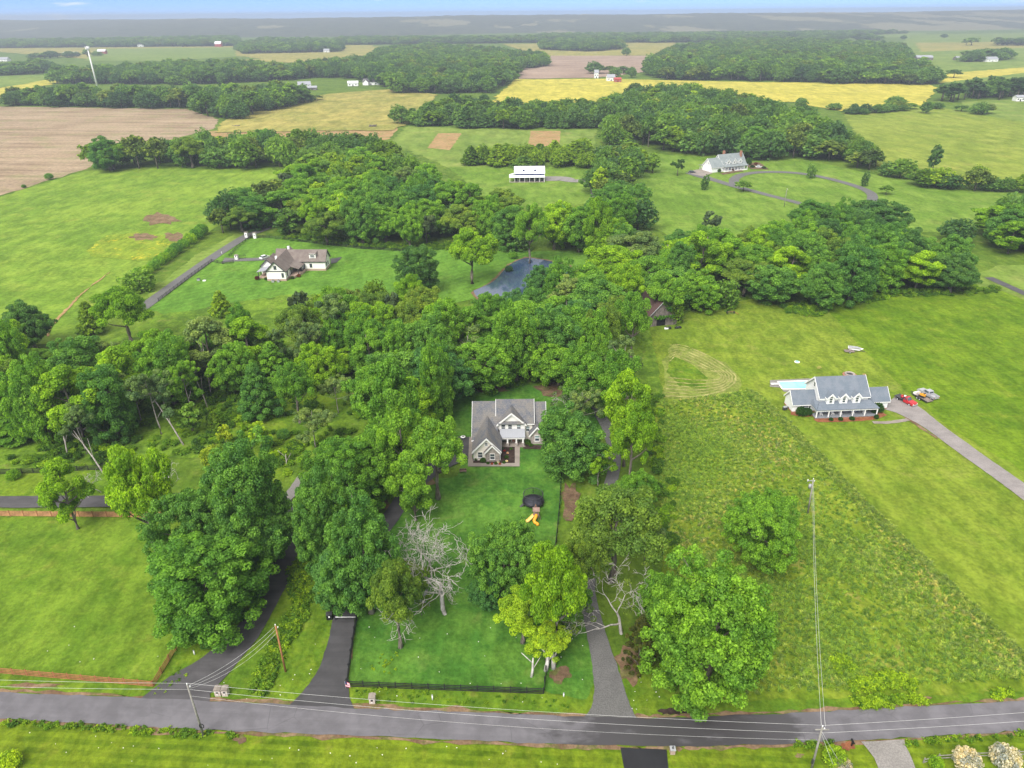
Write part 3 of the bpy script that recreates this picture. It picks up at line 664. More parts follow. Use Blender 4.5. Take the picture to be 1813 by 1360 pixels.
TINT = {  # albedo of the leaves
    'dark': (0.154, 0.338, 0.060), 'deep': (0.111, 0.253, 0.060), 'mid': (0.189, 0.390, 0.043), 'bright': (0.258, 0.460, 0.027), 'lime': (0.388, 0.562, 0.032),
    'olive': (0.206, 0.333, 0.047), 'grey': (0.213, 0.328, 0.105), 'blue': (0.131, 0.310, 0.076), 'brown': (0.125, 0.140, 0.026)}
TWORD = {'dark': 'dark green', 'deep': 'very dark green', 'mid': 'mid green', 'bright': 'bright green', 'lime': 'yellow-green', 'olive': 'olive green',
         'grey': 'greyish green', 'blue': 'bluish green', 'brown': 'brownish green'}
KWORD = {'maple': 'dense round tree', 'oak': 'broad spreading tree', 'tall': 'tall narrow tree', 'airy': 'thin open tree', 'bush': 'bushy low-branched tree',
         'cone': 'cone-shaped tree', 'cedar': 'cedar tree', 'pine': 'pine tree'}
KNAME = {'maple': 'round_tree', 'oak': 'spreading_tree', 'tall': 'tall_tree', 'airy': 'thin_tree', 'bush': 'bushy_tree', 'cone': 'conical_tree', 'cedar': 'cedar_tree', 'pine': 'pine_tree'}
TREES = []
def T(x, y, H, W, kind, tint, region, label=None, yb=None, lean=0.0):
    """one tree by its top in the photograph (mode t) or its foot (mode g); W = crown width in photo pixels"""
    cb = {'maple': .04, 'oak': .3, 'tall': .22, 'airy': .35, 'bush': 0, 'cone': .04, 'cedar': 0, 'pine': .4}[kind]
    for _ in range(8):
        zc = (1 + cb) / 2 * H; sv = (1 - cb) / 2 * H
        if yb is not None:      # the crown spans y..yb in the photograph
            p = P(x, (y + yb) / 2, zc)
        else: p = P(x, y + (ex if _ else 0), H)
        dp = depth((p.x, p.y, zc)); Rm = W * dp / FPX * 0.5; th = math.atan2(CAM_H - zc, math.hypot(p.x, p.y))
        if yb is not None:
            a = (yb - y) / 2 * dp / FPX
            Rm *= 0.98 if kind in ('maple', 'bush') else 0.91; a *= 0.95
            H = min(27, max(3, math.sqrt(max(a * a - (Rm * math.sin(th)) ** 2, (0.5 * a) ** 2)) / math.cos(th) * 2 / (1 - cb)))
        else: ex = 0.8 * (math.hypot(Rm * math.sin(th), sv * math.cos(th)) - sv * math.cos(th)) * FPX / dp
    p = Vector((p.x, p.y, 0))
    TREES.append(dict(p=p, H=H, R=Rm, kind=kind, tint=tint, region=region, label=label, lean=lean, px=H * FPX / dp * 0.7 + 2 * Rm * FPX / dp, man=True))
WOODS = []
def wood(region, poly, H, D, mixk, hv=0.32, size=1.05):
    """fills a wood: poly = (x, y, 't' canopy edge / 'g' foot of the trees); mixk = [(weight, kind, tint)]"""
    q = []
    for x, y, md in poly:
        p = P(x, y, H) if md == 't' else P(x, y); q.append((p.x, p.y))
    q = np.array(q); lo, hi = q.min(0), q.max(0)
    nx, ny = int((hi[0] - lo[0]) / D) + 1, int((hi[1] - lo[1]) / (D * 0.87)) + 1
    gx, gy = np.meshgrid(np.arange(nx), np.arange(ny)); X = lo[0] + (gx + 0.5 * (gy % 2)) * D; Y = lo[1] + gy * D * 0.87
    X = X + rng.normal(0, D * 0.2, X.shape); Y = Y + rng.normal(0, D * 0.2, Y.shape)
    X, Y = X.ravel(), Y.ravel(); k = inpoly(X, Y, q); X, Y = X[k], Y[k]
    ws = np.array([m_[0] for m_ in mixk], float); ch = rng.choice(len(mixk), len(X), p=ws / ws.sum())
    man = [(t['p'].x, t['p'].y, t['R']) for t in TREES if t['man']]
    for i in range(len(X)):
        Rm = D * 0.62 * size * rng.uniform(0.68, 1.36); h = H * (1 + rng.uniform(-hv, hv * 0.7))
        if any((X[i] - a) ** 2 + (Y[i] - b) ** 2 < (0.55 * (c + Rm)) ** 2 for a, b, c in man): continue
        u, v, w = proj((X[i], Y[i], h * 0.6))
        if u < -60 or u > 1873 or v > 1420: continue
        rp = Rm * FPX / w
        if 150 < Y[i] < 222 and u + rp > 1142 and u - rp < 1210 and v - 1.2 * rp < 586 and v + rp > 530: continue      # the old barn stands in the open
        _, kd, tn = mixk[ch[i]]
        TREES.append(dict(p=Vector((X[i], Y[i], 0)), H=h, R=Rm, kind=kd, tint=tn, region=region, label=None, lean=0.0, px=h * FPX / w * 0.7 + 2 * Rm * FPX / w, man=False))

# --- trees one can point at
T(358, 925, 17, 225, 'maple', 'mid', 'lane', 'huge round tree with bright green top beside the curving lane, nearest on its left', yb=1122)
T(430, 783, 19, 165, 'maple', 'dark', 'lane', 'large dark green tree behind the huge round tree left of the lane', yb=1005)
T(345, 838, 17, 140, 'maple', 'dark', 'lane', 'dark round tree left behind the huge round tree, reaching the wooden fence', yb=1015)
T(470, 885, 15, 110, 'maple', 'dark', 'lane', 'dark green tree overhanging the lane on its left side', yb=1015)
T(608, 763, 19, 148, 'maple', 'mid', 'drive wood', 'large mid green tree between lane and driveway, topmost of that clump', yb=908)
T(566, 829, 17, 120, 'maple', 'dark', 'drive wood', 'dark tree overhanging the right side of the curving lane', yb=1020)
T(646, 892, 17, 148, 'maple', 'dark', 'drive wood', 'big dark tree overhanging the black driveway', yb=1098)
T(602, 955, 14, 105, 'maple', 'blue', 'drive wood', 'bluish dark tree above the drive entrance, lowest of its clump', yb=1072)
T(590, 880, 16, 110, 'maple', 'mid', 'drive wood', 'mid green tree in the middle of the clump between lane and driveway', yb=1010)
T(697, 628, 21, 95, 'tall', 'mid', 'house left', 'very tall mid green tree left of the stone house, farther one', yb=800)
T(770, 732, 18, 122, 'oak', 'mid', 'house left', 'spreading tree overhanging the parking pad left of the stone house', yb=855)
T(712, 690, 20, 95, 'tall', 'mid', 'house left', 'tall tree leaning over the driveway left of the stone house', yb=850)
T(730, 795, 13, 85, 'tall', 'mid', 'house left', 'slender tree with bare trunk beside the driveway in the front yard', yb=905)
T(665, 740, 18, 115, 'maple', 'mid', 'house left', 'round tree left of the driveway behind the slender tree', yb=880)
T(892, 908, 14, 116, 'maple', 'dark', 'front yard', 'dark green round tree in front of the yellow slide', yb=1068)
T(858, 1010, 8, 60, 'bush', 'blue', 'front yard', 'small bluish green tree below the dark round tree')
T(698, 985, 12, 100, 'oak', 'olive', 'front yard', 'olive green tree among the bare dead trees at the paddock edge', yb=1115)
T(740, 1010, 9, 70, 'airy', 'olive', 'front yard', 'sparse olive tree under the bare dead trees')
T(988, 950, 15, 130, 'oak', 'bright', 'front yard', 'bright green spreading tree right of the dark round tree', yb=1125)
T(1000, 1010, 12, 90, 'oak', 'mid', 'front yard', 'mid green tree beside the gravel lane behind the yellow-green tree')
T(925, 1040, 10.5, 95, 'oak', 'lime', 'front yard', 'yellow-green tree with open crown in the paddock')
T(970, 1095, 7.5, 85, 'oak', 'lime', 'front yard', 'low yellow-green tree at the right corner of the paddock fence')
T(1092, 845, 16, 196, 'oak', 'olive', 'gravel lane', 'wide olive green tree with pale limbs right of the trampoline', yb=1010)
T(1032, 945, 13, 78, 'oak', 'olive', 'gravel lane', 'olive tree at the lower left of the wide olive tree, by the lane', yb=1050)
T(1150, 900, 12, 80, 'airy', 'grey', 'gravel lane', 'thin greyish tree at the right side of the wide olive tree')
T(1133, 1085, 9, 62, 'cedar', 'brown', 'gravel lane', 'brownish cedar between the gravel lane and the big roadside tree', yb=1192)
T(1172, 1010, 11, 85, 'maple', 'mid', 'gravel lane', 'mid green tree left behind the big roadside tree', yb=1130)
T(1267, 992, 18, 222, 'bush', 'mid', 'roadside', 'huge dense green tree standing alone beside the road', yb=1262)
T(1352, 856, 13.5, 136, 'bush', 'mid', 'hay field', 'compact bushy tree standing alone in the tall hay field', yb=1012)
T(1112, 655, 17, 95, 'tall', 'bright', 'house right', 'tall bright green tree right of the stone house', yb=800)
T(1122, 705, 14, 92, 'oak', 'bright', 'house right', 'bright green tree just below the tall bright tree at hay field edge', yb=830)
T(1012, 728, 14, 122, 'maple', 'dark', 'house right', 'dark round tree touching the right side of the stone house', yb=852)
T(1062, 788, 10, 75, 'airy', 'bright', 'house right', 'small open bright tree between gravel lane and the dark round tree')
T(1035, 682, 12, 80, 'airy', 'grey', 'house right', 'grey half-bare tree behind the right end of the stone house')
T(1130, 830, 10, 70, 'bush', 'mid', 'house right', 'bushy mid green tree above the wide olive tree at hay field edge')
T(112, 808, 13.5, 85, 'tall', 'bright', 'left pasture', 'young tree with bare trunk in front of the wooden panel fence', yb=922)
T(242, 778, 16, 120, 'oak', 'bright', 'left pasture', 'bright green tree beside the panel fence left of the huge round tree', yb=950)
T(105, 645, 20, 105, 'tall', 'bright', 'left wood', 'tall bright tree with leaning bare trunk in the left wood')
T(125, 715, 13, 75, 'airy', 'grey', 'left wood', 'thin greyish tree with pale leaning trunk beside the black fence')
T(255, 655, 17, 100, 'airy', 'grey', 'left wood', 'feathery greyish tree leaning left in the middle of the left wood')
T(355, 560, 19, 95, 'tall', 'grey', 'left wood', 'tall tree with bare pale trunk at top of the left wood')
T(318, 640, 14, 70, 'airy', 'mid', 'left wood', 'thin mid green tree on a bare stem above the clearing')
T(445, 640, 15, 75, 'cone', 'dark', 'left wood', 'dark cone-shaped tree at the upper edge of the clearing')
T(330, 715, 8, 45, 'tall', 'mid', 'left wood', 'ivy covered small tree at the left of the clearing')
T(375, 728, 5, 30, 'cone', 'bright', 'left wood', 'little bright sapling standing in the clearing')
T(395, 755, 6, 34, 'airy', 'lime', 'left wood', 'little yellow-green sapling above the large dark tree')
T(455, 748, 7, 60, 'airy', 'lime', 'left wood', 'open yellow-green shrubby tree in the lower clearing')
T(370, 790, 6, 40, 'bush', 'lime', 'left wood', 'yellow-green shrubby tree touching the top of the large dark tree')
T(548, 715, 11, 90, 'airy', 'grey', 'left wood', 'greyish green open tree right of the clearing')
T(590, 660, 11, 70, 'airy', 'grey', 'left wood', 'pale greyish tree on the right rim of the clearing')
T(35, 535, 15, 80, 'maple', 'deep', 'left wood', 'dark round tree at the left edge beside the worn field track')
T(148, 533, 11, 44, 'cone', 'bright', 'left wood', 'cone-shaped bright tree standing at the left field corner')
T(215, 503, 14, 115, 'oak', 'bright', 'left wood', 'yellowish broad tree beside the end of the long fenced lane', yb=590)
T(240, 478, 8, 52, 'bush', 'mid', 'left hedge', 'bushy tree at the lower end of the field hedge')
T(385, 514, 9, 38, 'cone', 'bright', 'left lawn', 'small cone-shaped tree on the lower lawn left of the brown-roofed house')
T(740, 436, 17, 76, 'bush', 'deep', 'pond', 'very dark oval tree on the lawn left of the pond', yb=522)
T(834, 402, 14, 94, 'oak', 'bright', 'pond', 'bright green round tree on the lawn at the pond head', yb=478)
T(962, 468, 13, 60, 'maple', 'blue', 'pond', 'bluish green tree overhanging the right shore of the pond')
T(905, 520, 12, 60, 'maple', 'blue', 'pond', 'bluish green tree on the near shore hiding the pond end')
T(815, 362, 17, 80, 'oak', 'olive', 'pond wood', 'olive brown tree behind the bright round tree at the pond head')
T(1060, 490, 18, 110, 'maple', 'dark', 'pond', 'dark tree right of the pond below the pale tree')
T(1130, 405, 18, 95, 'oak', 'grey', 'pond', 'pale greyish green tree right behind the pond')
T(1085, 430, 17, 110, 'oak', 'bright', 'pond', 'light green broad tree at the right end of the pond lawn')
T(1196, 528, 8, 30, 'bush', 'bright', 'barn', 'leafy tree growing over the right side of the old barn', yb=575)
T(1250, 311, 8, 15, 'bush', 'dark', 'upper lawn', 'small dark oval tree on the lawn below the chimney house')
T(1439, 292, 8, 15, 'bush', 'dark', 'upper lawn', 'small dark oval tree inside the loop drive, left one')
T(1535, 305, 8, 14, 'bush', 'dark', 'upper lawn', 'small dark oval tree inside the loop drive, right one')
T(1318, 320, 6, 32, 'oak', 'mid', 'upper lawn', 'wide low tree where the loop drive forks')
T(1572, 328, 5, 26, 'oak', 'mid', 'upper lawn', 'low wide tree right of the loop drive bend')
T(1140, 265, 13, 32, 'cone', 'bright', 'upper lawn', 'bright cone-shaped tree on the lawn right of the tree strip, left of a pair')
T(1158, 272, 12, 26, 'tall', 'mid', 'upper lawn', 'narrow tree on the lawn right of the tree strip, right of a pair')
T(1202, 282, 10, 28, 'airy', 'mid', 'upper lawn', 'open young tree left of the chimney house')
T(1662, 258, 16, 22, 'tall', 'dark', 'right hedge', 'tall thin tree rising from the hedge of the hill meadow')
T(1265, 375, 12, 40, 'airy', 'grey', 'upper lawn', 'greyish small tree above the right wood, on the lawn')
T(1440, 352, 16, 70, 'maple', 'dark', 'right wood', 'dark tree reaching up to the lower drive at right wood top')
T(1545, 352, 18, 120, 'maple', 'deep', 'right wood', 'very dark double-topped tree below the loop drive')
T(1300, 462, 10, 60, 'airy', 'grey', 'barn', 'white blossoming open tree at the right wood edge')

T(1108, 462, 14, 80, 'oak', 'bright', 'barn', 'light green tree left of the three before the belt of wood by the barn', yb=535)
T(1178, 478, 13, 78, 'oak', 'mid', 'barn', 'green tree in the middle of three behind the old barn', yb=548)
T(1240, 485, 12, 80, 'maple', 'mid', 'barn', 'round tree at the right of three behind the old barn', yb=550)
T(1285, 495, 9, 50, 'bush', 'mid', 'barn', 'low round tree at the end of the trees behind the old barn', yb=548)

for x, y, yb, W, kd, tn, lab in [(866, 345, 432, 62, 'maple', 'mid', 'mid green tree behind the pond, first left of the dark round one'), (897, 370, 440, 70, 'maple', 'dark', 'dark round tree standing behind the head of the pond'), (938, 358, 438, 64, 'oak', 'mid', 'spreading tree behind the pond right of the dark round one'), (982, 355, 441, 70, 'maple', 'bright', 'bright round tree behind the middle of the pond lawn'), (1026, 360, 446, 74, 'maple', 'mid', 'mid green tree behind the right end of the pond lawn'), (1058, 345, 430, 60, 'oak', 'bright', 'bright spreading tree at the foot of the tree strip'), (1092, 338, 420, 60, 'maple', 'mid', 'mid green round tree at the foot of the tree strip'), (1078, 392, 465, 78, 'maple', 'bright', 'bright round tree over the right end of the pond lawn'), (920, 395, 446, 44, 'bush', 'dark', 'dark low tree at the water side behind the pond')]:
    T(x, y, 16, W, kd, tn, 'pond', lab, yb=yb)
for x, y, yb, W, kd, tn, lab in [(660, 640, 765, 100, 'maple', 'mid', 'full round tree right of the clearing before the tall trees'), (520, 635, 725, 82, 'oak', 'mid', 'spreading tree at the upper rim of the clearing'), (562, 600, 690, 80, 'maple', 'bright', 'bright round tree above the clearing'), (482, 600, 690, 84, 'cone', 'mid', 'mid green cone-shaped tree above the clearing'), (295, 600, 720, 90, 'maple', 'mid', 'round tree behind the feathery tree in the left wood'), (190, 650, 780, 100, 'maple', 'dark', 'dark round tree between bright tall tree and feathery tree'), (60, 640, 790, 90, 'maple', 'mid', 'mid green tree behind the tall bright tree at left'), (410, 600, 700, 80, 'maple', 'mid', 'mid green round tree beside the tall bare trunk of the left wood')]:
    T(x, y, 16, W, kd, tn, 'left wood', lab, yb=yb)

for x, y, yb, W, kd, tn, rg, lab in [(868, 512, 585, 66, 'maple', 'mid', 'pond', 'mid green round tree on the near left shore of the pond'), (938, 506, 590, 70, 'maple', 'dark', 'pond', 'dark round tree on the near shore below the middle of the pond'), (992, 466, 548, 74, 'maple', 'mid', 'pond', 'round tree crowding the right shore of the pond'), (1122, 512, 606, 76, 'oak', 'mid', 'barn', 'spreading tree left in front of the old barn'), (1038, 622, 735, 96, 'maple', 'mid', 'house right', 'round tree behind the grey half-bare tree right of the stone house'), (1096, 612, 728, 92, 'oak', 'mid', 'house right', 'spreading tree above the tall bright tree right of the stone house')]:
    T(x, y, 16, W, kd, tn, rg, lab, yb=yb)

# --- woods
BROAD = [(3, 'maple', 'mid'), (2, 'maple', 'dark'), (2, 'oak', 'bright'), (2, 'tall', 'mid'), (1, 'tall', 'bright'), (1, 'oak', 'olive'), (1, 'airy', 'grey'), (1, 'maple', 'blue')]
DARK = [(4, 'maple', 'dark'), (2, 'maple', 'mid'), (2, 'oak', 'mid'), (1, 'maple', 'deep'), (1, 'oak', 'olive'), (1, 'tall', 'bright')]
FARM = [(3, 'maple', 'dark'), (2, 'oak', 'mid'), (2, 'maple', 'deep'), (1, 'oak', 'olive'), (1, 'maple', 'mid'), (1, 'tall', 'mid')]
LEFT = [(1.5, 'maple', 'mid'), (2, 'tall', 'bright'), (1, 'tall', 'mid'), (1.5, 'airy', 'mid'), (1, 'airy', 'bright'), (1, 'airy', 'grey'), (1.5, 'oak', 'olive'), (1, 'oak', 'bright'), (1, 'maple', 'dark'), (1, 'cone', 'dark')]
wood('left wood', [(-30, 565, 't'), (110, 610, 't'), (170, 585, 't'), (280, 570, 't'), (420, 545, 't'), (520, 535, 't'), (650, 520, 't'), (660, 650, 'g'), (520, 690, 'g'), (400, 700, 'g'), (340, 770, 'g'), (230, 790, 'g'), (-30, 800, 'g')], 16, 9.6, LEFT, size=1.05)
wood('left wood', [(-30, 600, 't'), (170, 620, 't'), (400, 590, 't'), (640, 560, 't'), (650, 650, 'g'), (520, 680, 'g'), (400, 690, 'g'), (340, 745, 'g'), (200, 770, 'g'), (-30, 790, 'g')], 8, 12.0, [(2, 'maple', 'mid'), (2, 'bush', 'bright'), (1, 'cone', 'mid'), (1, 'oak', 'mid')])
wood('willow thicket', [(510, 515, 't'), (560, 498, 't'), (650, 490, 't'), (700, 500, 't'), (800, 530, 't'), (780, 590, 't'), (640, 590, 't'), (520, 560, 't')], 13, 8.5, [(3, 'oak', 'olive'), (2, 'airy', 'grey'), (2, 'maple', 'bright'), (2, 'maple', 'mid')])
wood('wood behind the stone house', [(650, 560, 't'), (790, 530, 't'), (870, 530, 't'), (960, 520, 't'), (985, 470, 't'), (1040, 455, 't'), (1120, 460, 't'), (1122, 500, 't'), (1128, 545, 't'), (1160, 590, 't'), (1178, 640, 't'), (1178, 695, 'g'), (1080, 715, 'g'), (1005, 700, 'g'), (930, 688, 'g'), (840, 695, 'g'), (775, 760, 'g'), (700, 820, 'g'), (650, 780, 'g')], 18, 10.5, BROAD)
wood('right wood', [(1020, 400, 't'), (1140, 385, 't'), (1290, 395, 't'), (1350, 388, 't'), (1430, 365, 't'), (1500, 368, 't'), (1570, 365, 't'), (1640, 395, 't'), (1700, 405, 't'), (1765, 450, 't'), (1768, 520, 'g'), (1690, 524, 'g'), (1600, 528, 'g'), (1470, 545, 'g'), (1420, 556, 'g'), (1340, 535, 'g'), (1300, 528, 'g'), (1220, 548, 'g'), (1140, 545, 'g'), (1060, 470, 'g')], 17, 12.0, DARK, size=1.05)
wood('right corner trees', [(1690, 370, 't'), (1770, 345, 't'), (1850, 330, 't'), (1850, 465, 'g'), (1780, 455, 'g'), (1730, 430, 'g')], 15, 12, DARK)
wood('wood behind the pond', [(480, 305, 't'), (520, 285, 't'), (600, 248, 't'), (700, 255, 't'), (790, 312, 't'), (860, 330, 't'), (930, 352, 't'), (1010, 350, 't'), (1070, 355, 't'), (1060, 440, 'g'), (900, 440, 'g'), (790, 440, 'g'), (700, 440, 'g'), (560, 436, 'g'), (500, 418, 'g'), (490, 360, 'g')], 17, 13.0, BROAD, size=1.05)
wood('gate trees', [(335, 362, 't'), (400, 325, 't'), (470, 315, 't'), (480, 395, 'g'), (420, 425, 'g'), (345, 420, 'g')], 15, 12, [(3, 'maple', 'dark'), (2, 'maple', 'mid'), (1, 'oak', 'olive')])
wood('tree strip', [(1052, 250, 't'), (1120, 240, 't'), (1128, 300, 't'), (1145, 350, 't'), (1150, 405, 'g'), (1065, 415, 'g'), (1058, 330, 'g')], 15, 11.5, DARK)
wood('field row', [(88, 262, 't'), (200, 240, 't'), (345, 232, 't'), (480, 232, 't'), (580, 222, 't'), (650, 232, 't'), (700, 262, 't'), (690, 320, 'g'), (480, 300, 'g'), (300, 298, 'g'), (95, 312, 'g')], 18, 14.0, [(3, 'maple', 'dark'), (2, 'maple', 'mid'), (1, 'oak', 'bright'), (1, 'oak', 'olive')], size=1.1)
wood('upper wood', [(1055, 165, 't'), (1130, 150, 't'), (1200, 146, 't'), (1330, 165, 't'), (1420, 188, 't'), (1500, 208, 't'), (1490, 285, 'g'), (1400, 284, 'g'), (1320, 282, 'g'), (1230, 278, 'g'), (1110, 258, 'g'), (1060, 262, 'g')], 19, 15.0, DARK, size=1.05)
wood('right hedge', [(1485, 222, 't'), (1530, 245, 't'), (1590, 275, 't'), (1640, 292, 't'), (1790, 300, 't'), (1850, 300, 't'), (1850, 345, 'g'), (1760, 342, 'g'), (1650, 338, 'g'), (1570, 312, 'g'), (1490, 290, 'g')], 11, 10.5, [(2, 'maple', 'bright'), (2, 'maple', 'mid'), (1, 'oak', 'olive'), (1, 'maple', 'dark')])
wood('crop row', [(708, 185, 't'), (760, 175, 't'), (870, 176, 't'), (1050, 172, 't'), (1056, 230, 'g'), (880, 229, 'g'), (712, 222, 'g')], 16, 13.0, [(2, 'maple', 'mid'), (2, 'cone', 'dark'), (1, 'tall', 'mid'), (1, 'maple', 'deep'), (1, 'oak', 'bright')])
wood('sapling row', [(803, 262, 't'), (870, 252, 't'), (1045, 246, 't'), (1048, 298, 'g'), (930, 300, 'g'), (805, 294, 'g')], 12, 10.0, [(3, 'cone', 'bright'), (2, 'maple', 'bright'), (2, 'cone', 'mid')])
wood('distant', [(10, 152, 't'), (100, 150, 't'), (350, 150, 't'), (540, 145, 't'), (540, 182, 'g'), (420, 214, 'g'), (365, 208, 'g'), (345, 194, 'g'), (10, 188, 'g')], 20, 15.0, FARM)
wood('distant', [(95, 118, 't'), (200, 112, 't'), (340, 105, 't'), (420, 105, 't'), (530, 112, 't'), (530, 142, 'g'), (350, 150, 'g'), (100, 150, 'g')], 19, 17.0, FARM)
wood('distant', [(530, 108, 't'), (640, 98, 't'), (680, 82, 't'), (760, 75, 't'), (860, 82, 't'), (960, 90, 't'), (968, 119, 'g'), (925, 122, 'g'), (905, 142, 'g'), (870, 166, 'g'), (700, 166, 'g'), (670, 150, 'g'), (610, 138, 'g'), (532, 140, 'g')], 20, 17.0, FARM)
wood('distant', [(1140, 108, 't'), (1190, 80, 't'), (1300, 66, 't'), (1400, 66, 't'), (1600, 76, 't'), (1615, 100, 't'), (1655, 115, 't'), (1662, 152, 'g'), (1500, 150, 'g'), (1400, 146, 'g'), (1170, 142, 'g'), (1140, 130, 'g')], 21, 19.0, FARM)
wood('distant', [(418, 75, 't'), (470, 65, 't'), (600, 68, 't'), (606, 92, 'g'), (425, 96, 'g')], 20, 20.0, FARM)
wood('distant', [(958, 70, 't'), (1000, 65, 't'), (1098, 65, 't'), (1100, 88, 'g'), (1040, 92, 'g'), (958, 88, 'g')], 19, 22.0, FARM)
wood('distant', [(0, 112, 't'), (60, 104, 't'), (110, 112, 't'), (110, 130, 'g'), (0, 135, 'g')], 16, 20.0, FARM)
wood('distant', [(1660, 143, 't'), (1740, 134, 't'), (1850, 134, 't'), (1850, 178, 'g'), (1740, 178, 'g'), (1640, 185, 'g')], 21, 16.0, [(3, 'pine', 'deep'), (1, 'maple', 'dark')])
wood('distant', [(1650, 122, 't'), (1790, 118, 't'), (1790, 136, 'g'), (1650, 138, 'g')], 14, 18.0, FARM)
wood('distant', [(1708, 88, 't'), (1790, 84, 't'), (1790, 106, 'g'), (1712, 112, 'g')], 18, 20.0, FARM)
wood('distant', [(45, 92, 't'), (180, 88, 't'), (180, 100, 'g'), (45, 105, 'g')], 16, 26.0, FARM)
wood('distant', [(530, 172, 't'), (560, 160, 't'), (560, 178, 'g'), (530, 186, 'g')], 9, 12.0, FARM)
wood('distant', [(1045, 112, 't'), (1130, 112, 't'), (1130, 132, 'g'), (1045, 130, 'g')], 16, 24.0, FARM)
wood('distant', [(775, 172, 't'), (800, 165, 't'), (880, 168, 't'), (870, 196, 'g'), (780, 200, 'g')], 16, 13.0, FARM)
wood('distant', [(1500, 190, 't'), (1560, 185, 't'), (1650, 178, 't'), (1760, 186, 't'), (1750, 205, 'g'), (1650, 190, 'g'), (1500, 200, 'g')], 8, 11.0, FARM)
wood('distant', [(-60, 70, 't'), (420, 62, 't'), (420, 82, 'g'), (-60, 86, 'g')], 19, 27.0, FARM)
wood('distant', [(600, 64, 't'), (960, 62, 't'), (960, 76, 'g'), (600, 80, 'g')], 19, 27.0, FARM)
wood('distant', [(960, 58, 't'), (1450, 54, 't'), (1600, 52, 't'), (1600, 60, 'g'), (1450, 66, 'g'), (1200, 76, 'g'), (960, 76, 'g')], 19, 30.0, FARM)
wood('distant', [(1700, 70, 't'), (1850, 66, 't'), (1850, 82, 'g'), (1710, 80, 'g')], 18, 30.0, FARM)
wood('distant', [(1420, 60, 't'), (1560, 62, 't'), (1560, 70, 'g'), (1420, 72, 'g')], 18, 30.0, FARM)
for x, y, H, W in [(1110, 83, 20, 15), (640, 62, 16, 14), (1465, 62, 15, 14), (1508, 60, 15, 16), (1600, 62, 15, 12), (1672, 60, 14, 14), (1055, 108, 20, 32), (1090, 118, 15, 20), (1118, 118, 16, 20), (1480, 182, 7, 24), (1515, 183, 6, 14), (1590, 170, 10, 36), (1645, 178, 12, 20), (1738, 180, 12, 26), (1420, 172, 10, 20)]:
    T(x, y, H, W, 'maple', 'dark', 'distant')

TREES.sort(key=lambda t: -t['px'])
near = [t for t in TREES if t['region'] != 'distant'][:296]
far = [t for t in TREES if t not in near] if False else None
ids = set(id(t) for t in near); far = [t for t in TREES if id(t) not in ids]

# labels: look, then the place and the order along it
WHERE = {'left wood': 'in the left wood', 'willow thicket': 'below the striped lawn', 'wood behind the stone house': 'behind the stone house',
         'right wood': 'right of the pond', 'right corner trees': 'at the right edge', 'wood behind the pond': 'behind the pond',
         'gate trees': 'by the gate pillars', 'tree strip': 'right of the white barn', 'field row': 'beside the ploughed field',
         'upper wood': 'behind the chimney house', 'right hedge': 'below the hill meadow', 'crop row': 'before the yellow crop', 'sapling row': 'behind the white barn'}
ORD = ['first', 'second', 'third', 'fourth', 'fifth', 'sixth', 'seventh', 'eighth', 'ninth', 'tenth', 'eleventh', 'twelfth', 'thirteenth', 'fourteenth', 'fifteenth', 'sixteenth', 'seventeenth', 'eighteenth', 'nineteenth', 'twentieth']
groups = {}
for t in near:
    if t['label'] is None: groups.setdefault((t['region'], t['kind'], t['tint']), []).append(t)
for (rg, kd, tn), ts in groups.items():
    ts.sort(key=lambda t: proj((t['p'].x, t['p'].y, t['H']))[0])
    for i, t in enumerate(ts):
        s = f"{TWORD[tn]} {KWORD[kd]} {WHERE[rg]}"
        n = len(ts); side, k = ('left', i) if i < max(5, n / 2) else ('right', n - 1 - i)
        t['label'] = s if n == 1 else s + f", {ORD[min(k, 19)]} such from the {side}"
for i, t in enumerate(near):
    vs = VAR['grand' if t['kind'] in ('maple', 'bush') and t['px'] > 235 else t['kind']]; vi = (i * 7 + int(abs(t['p'].x) * 3)) % len(vs); cm, tm, lo, mid = vs[vi]
    rz = (i * 2.399) % 6.283
    o = thing(KNAME[t['kind']], t['label'], 'tree', t['p'], rz, None if t['man'] else 'trees ' + WHERE[t['region']])
    sc = (t['R'] / R0, t['R'] / R0, t['H'] / H0)
    if t['kind'] in ('tall', 'cone', 'cedar', 'pine'): sc = (sc[0] / 0.72, sc[1] / 0.72, sc[2])
    c = link('crown', cm if t['px'] > 95 else mid, o, scale=sc); c.color = TINT[t['tint']] + (1,)
    link('trunk', tm, o, scale=(min(sc[0], 1.2 * sc[2]) if False else sc[0], sc[1], sc[2]))

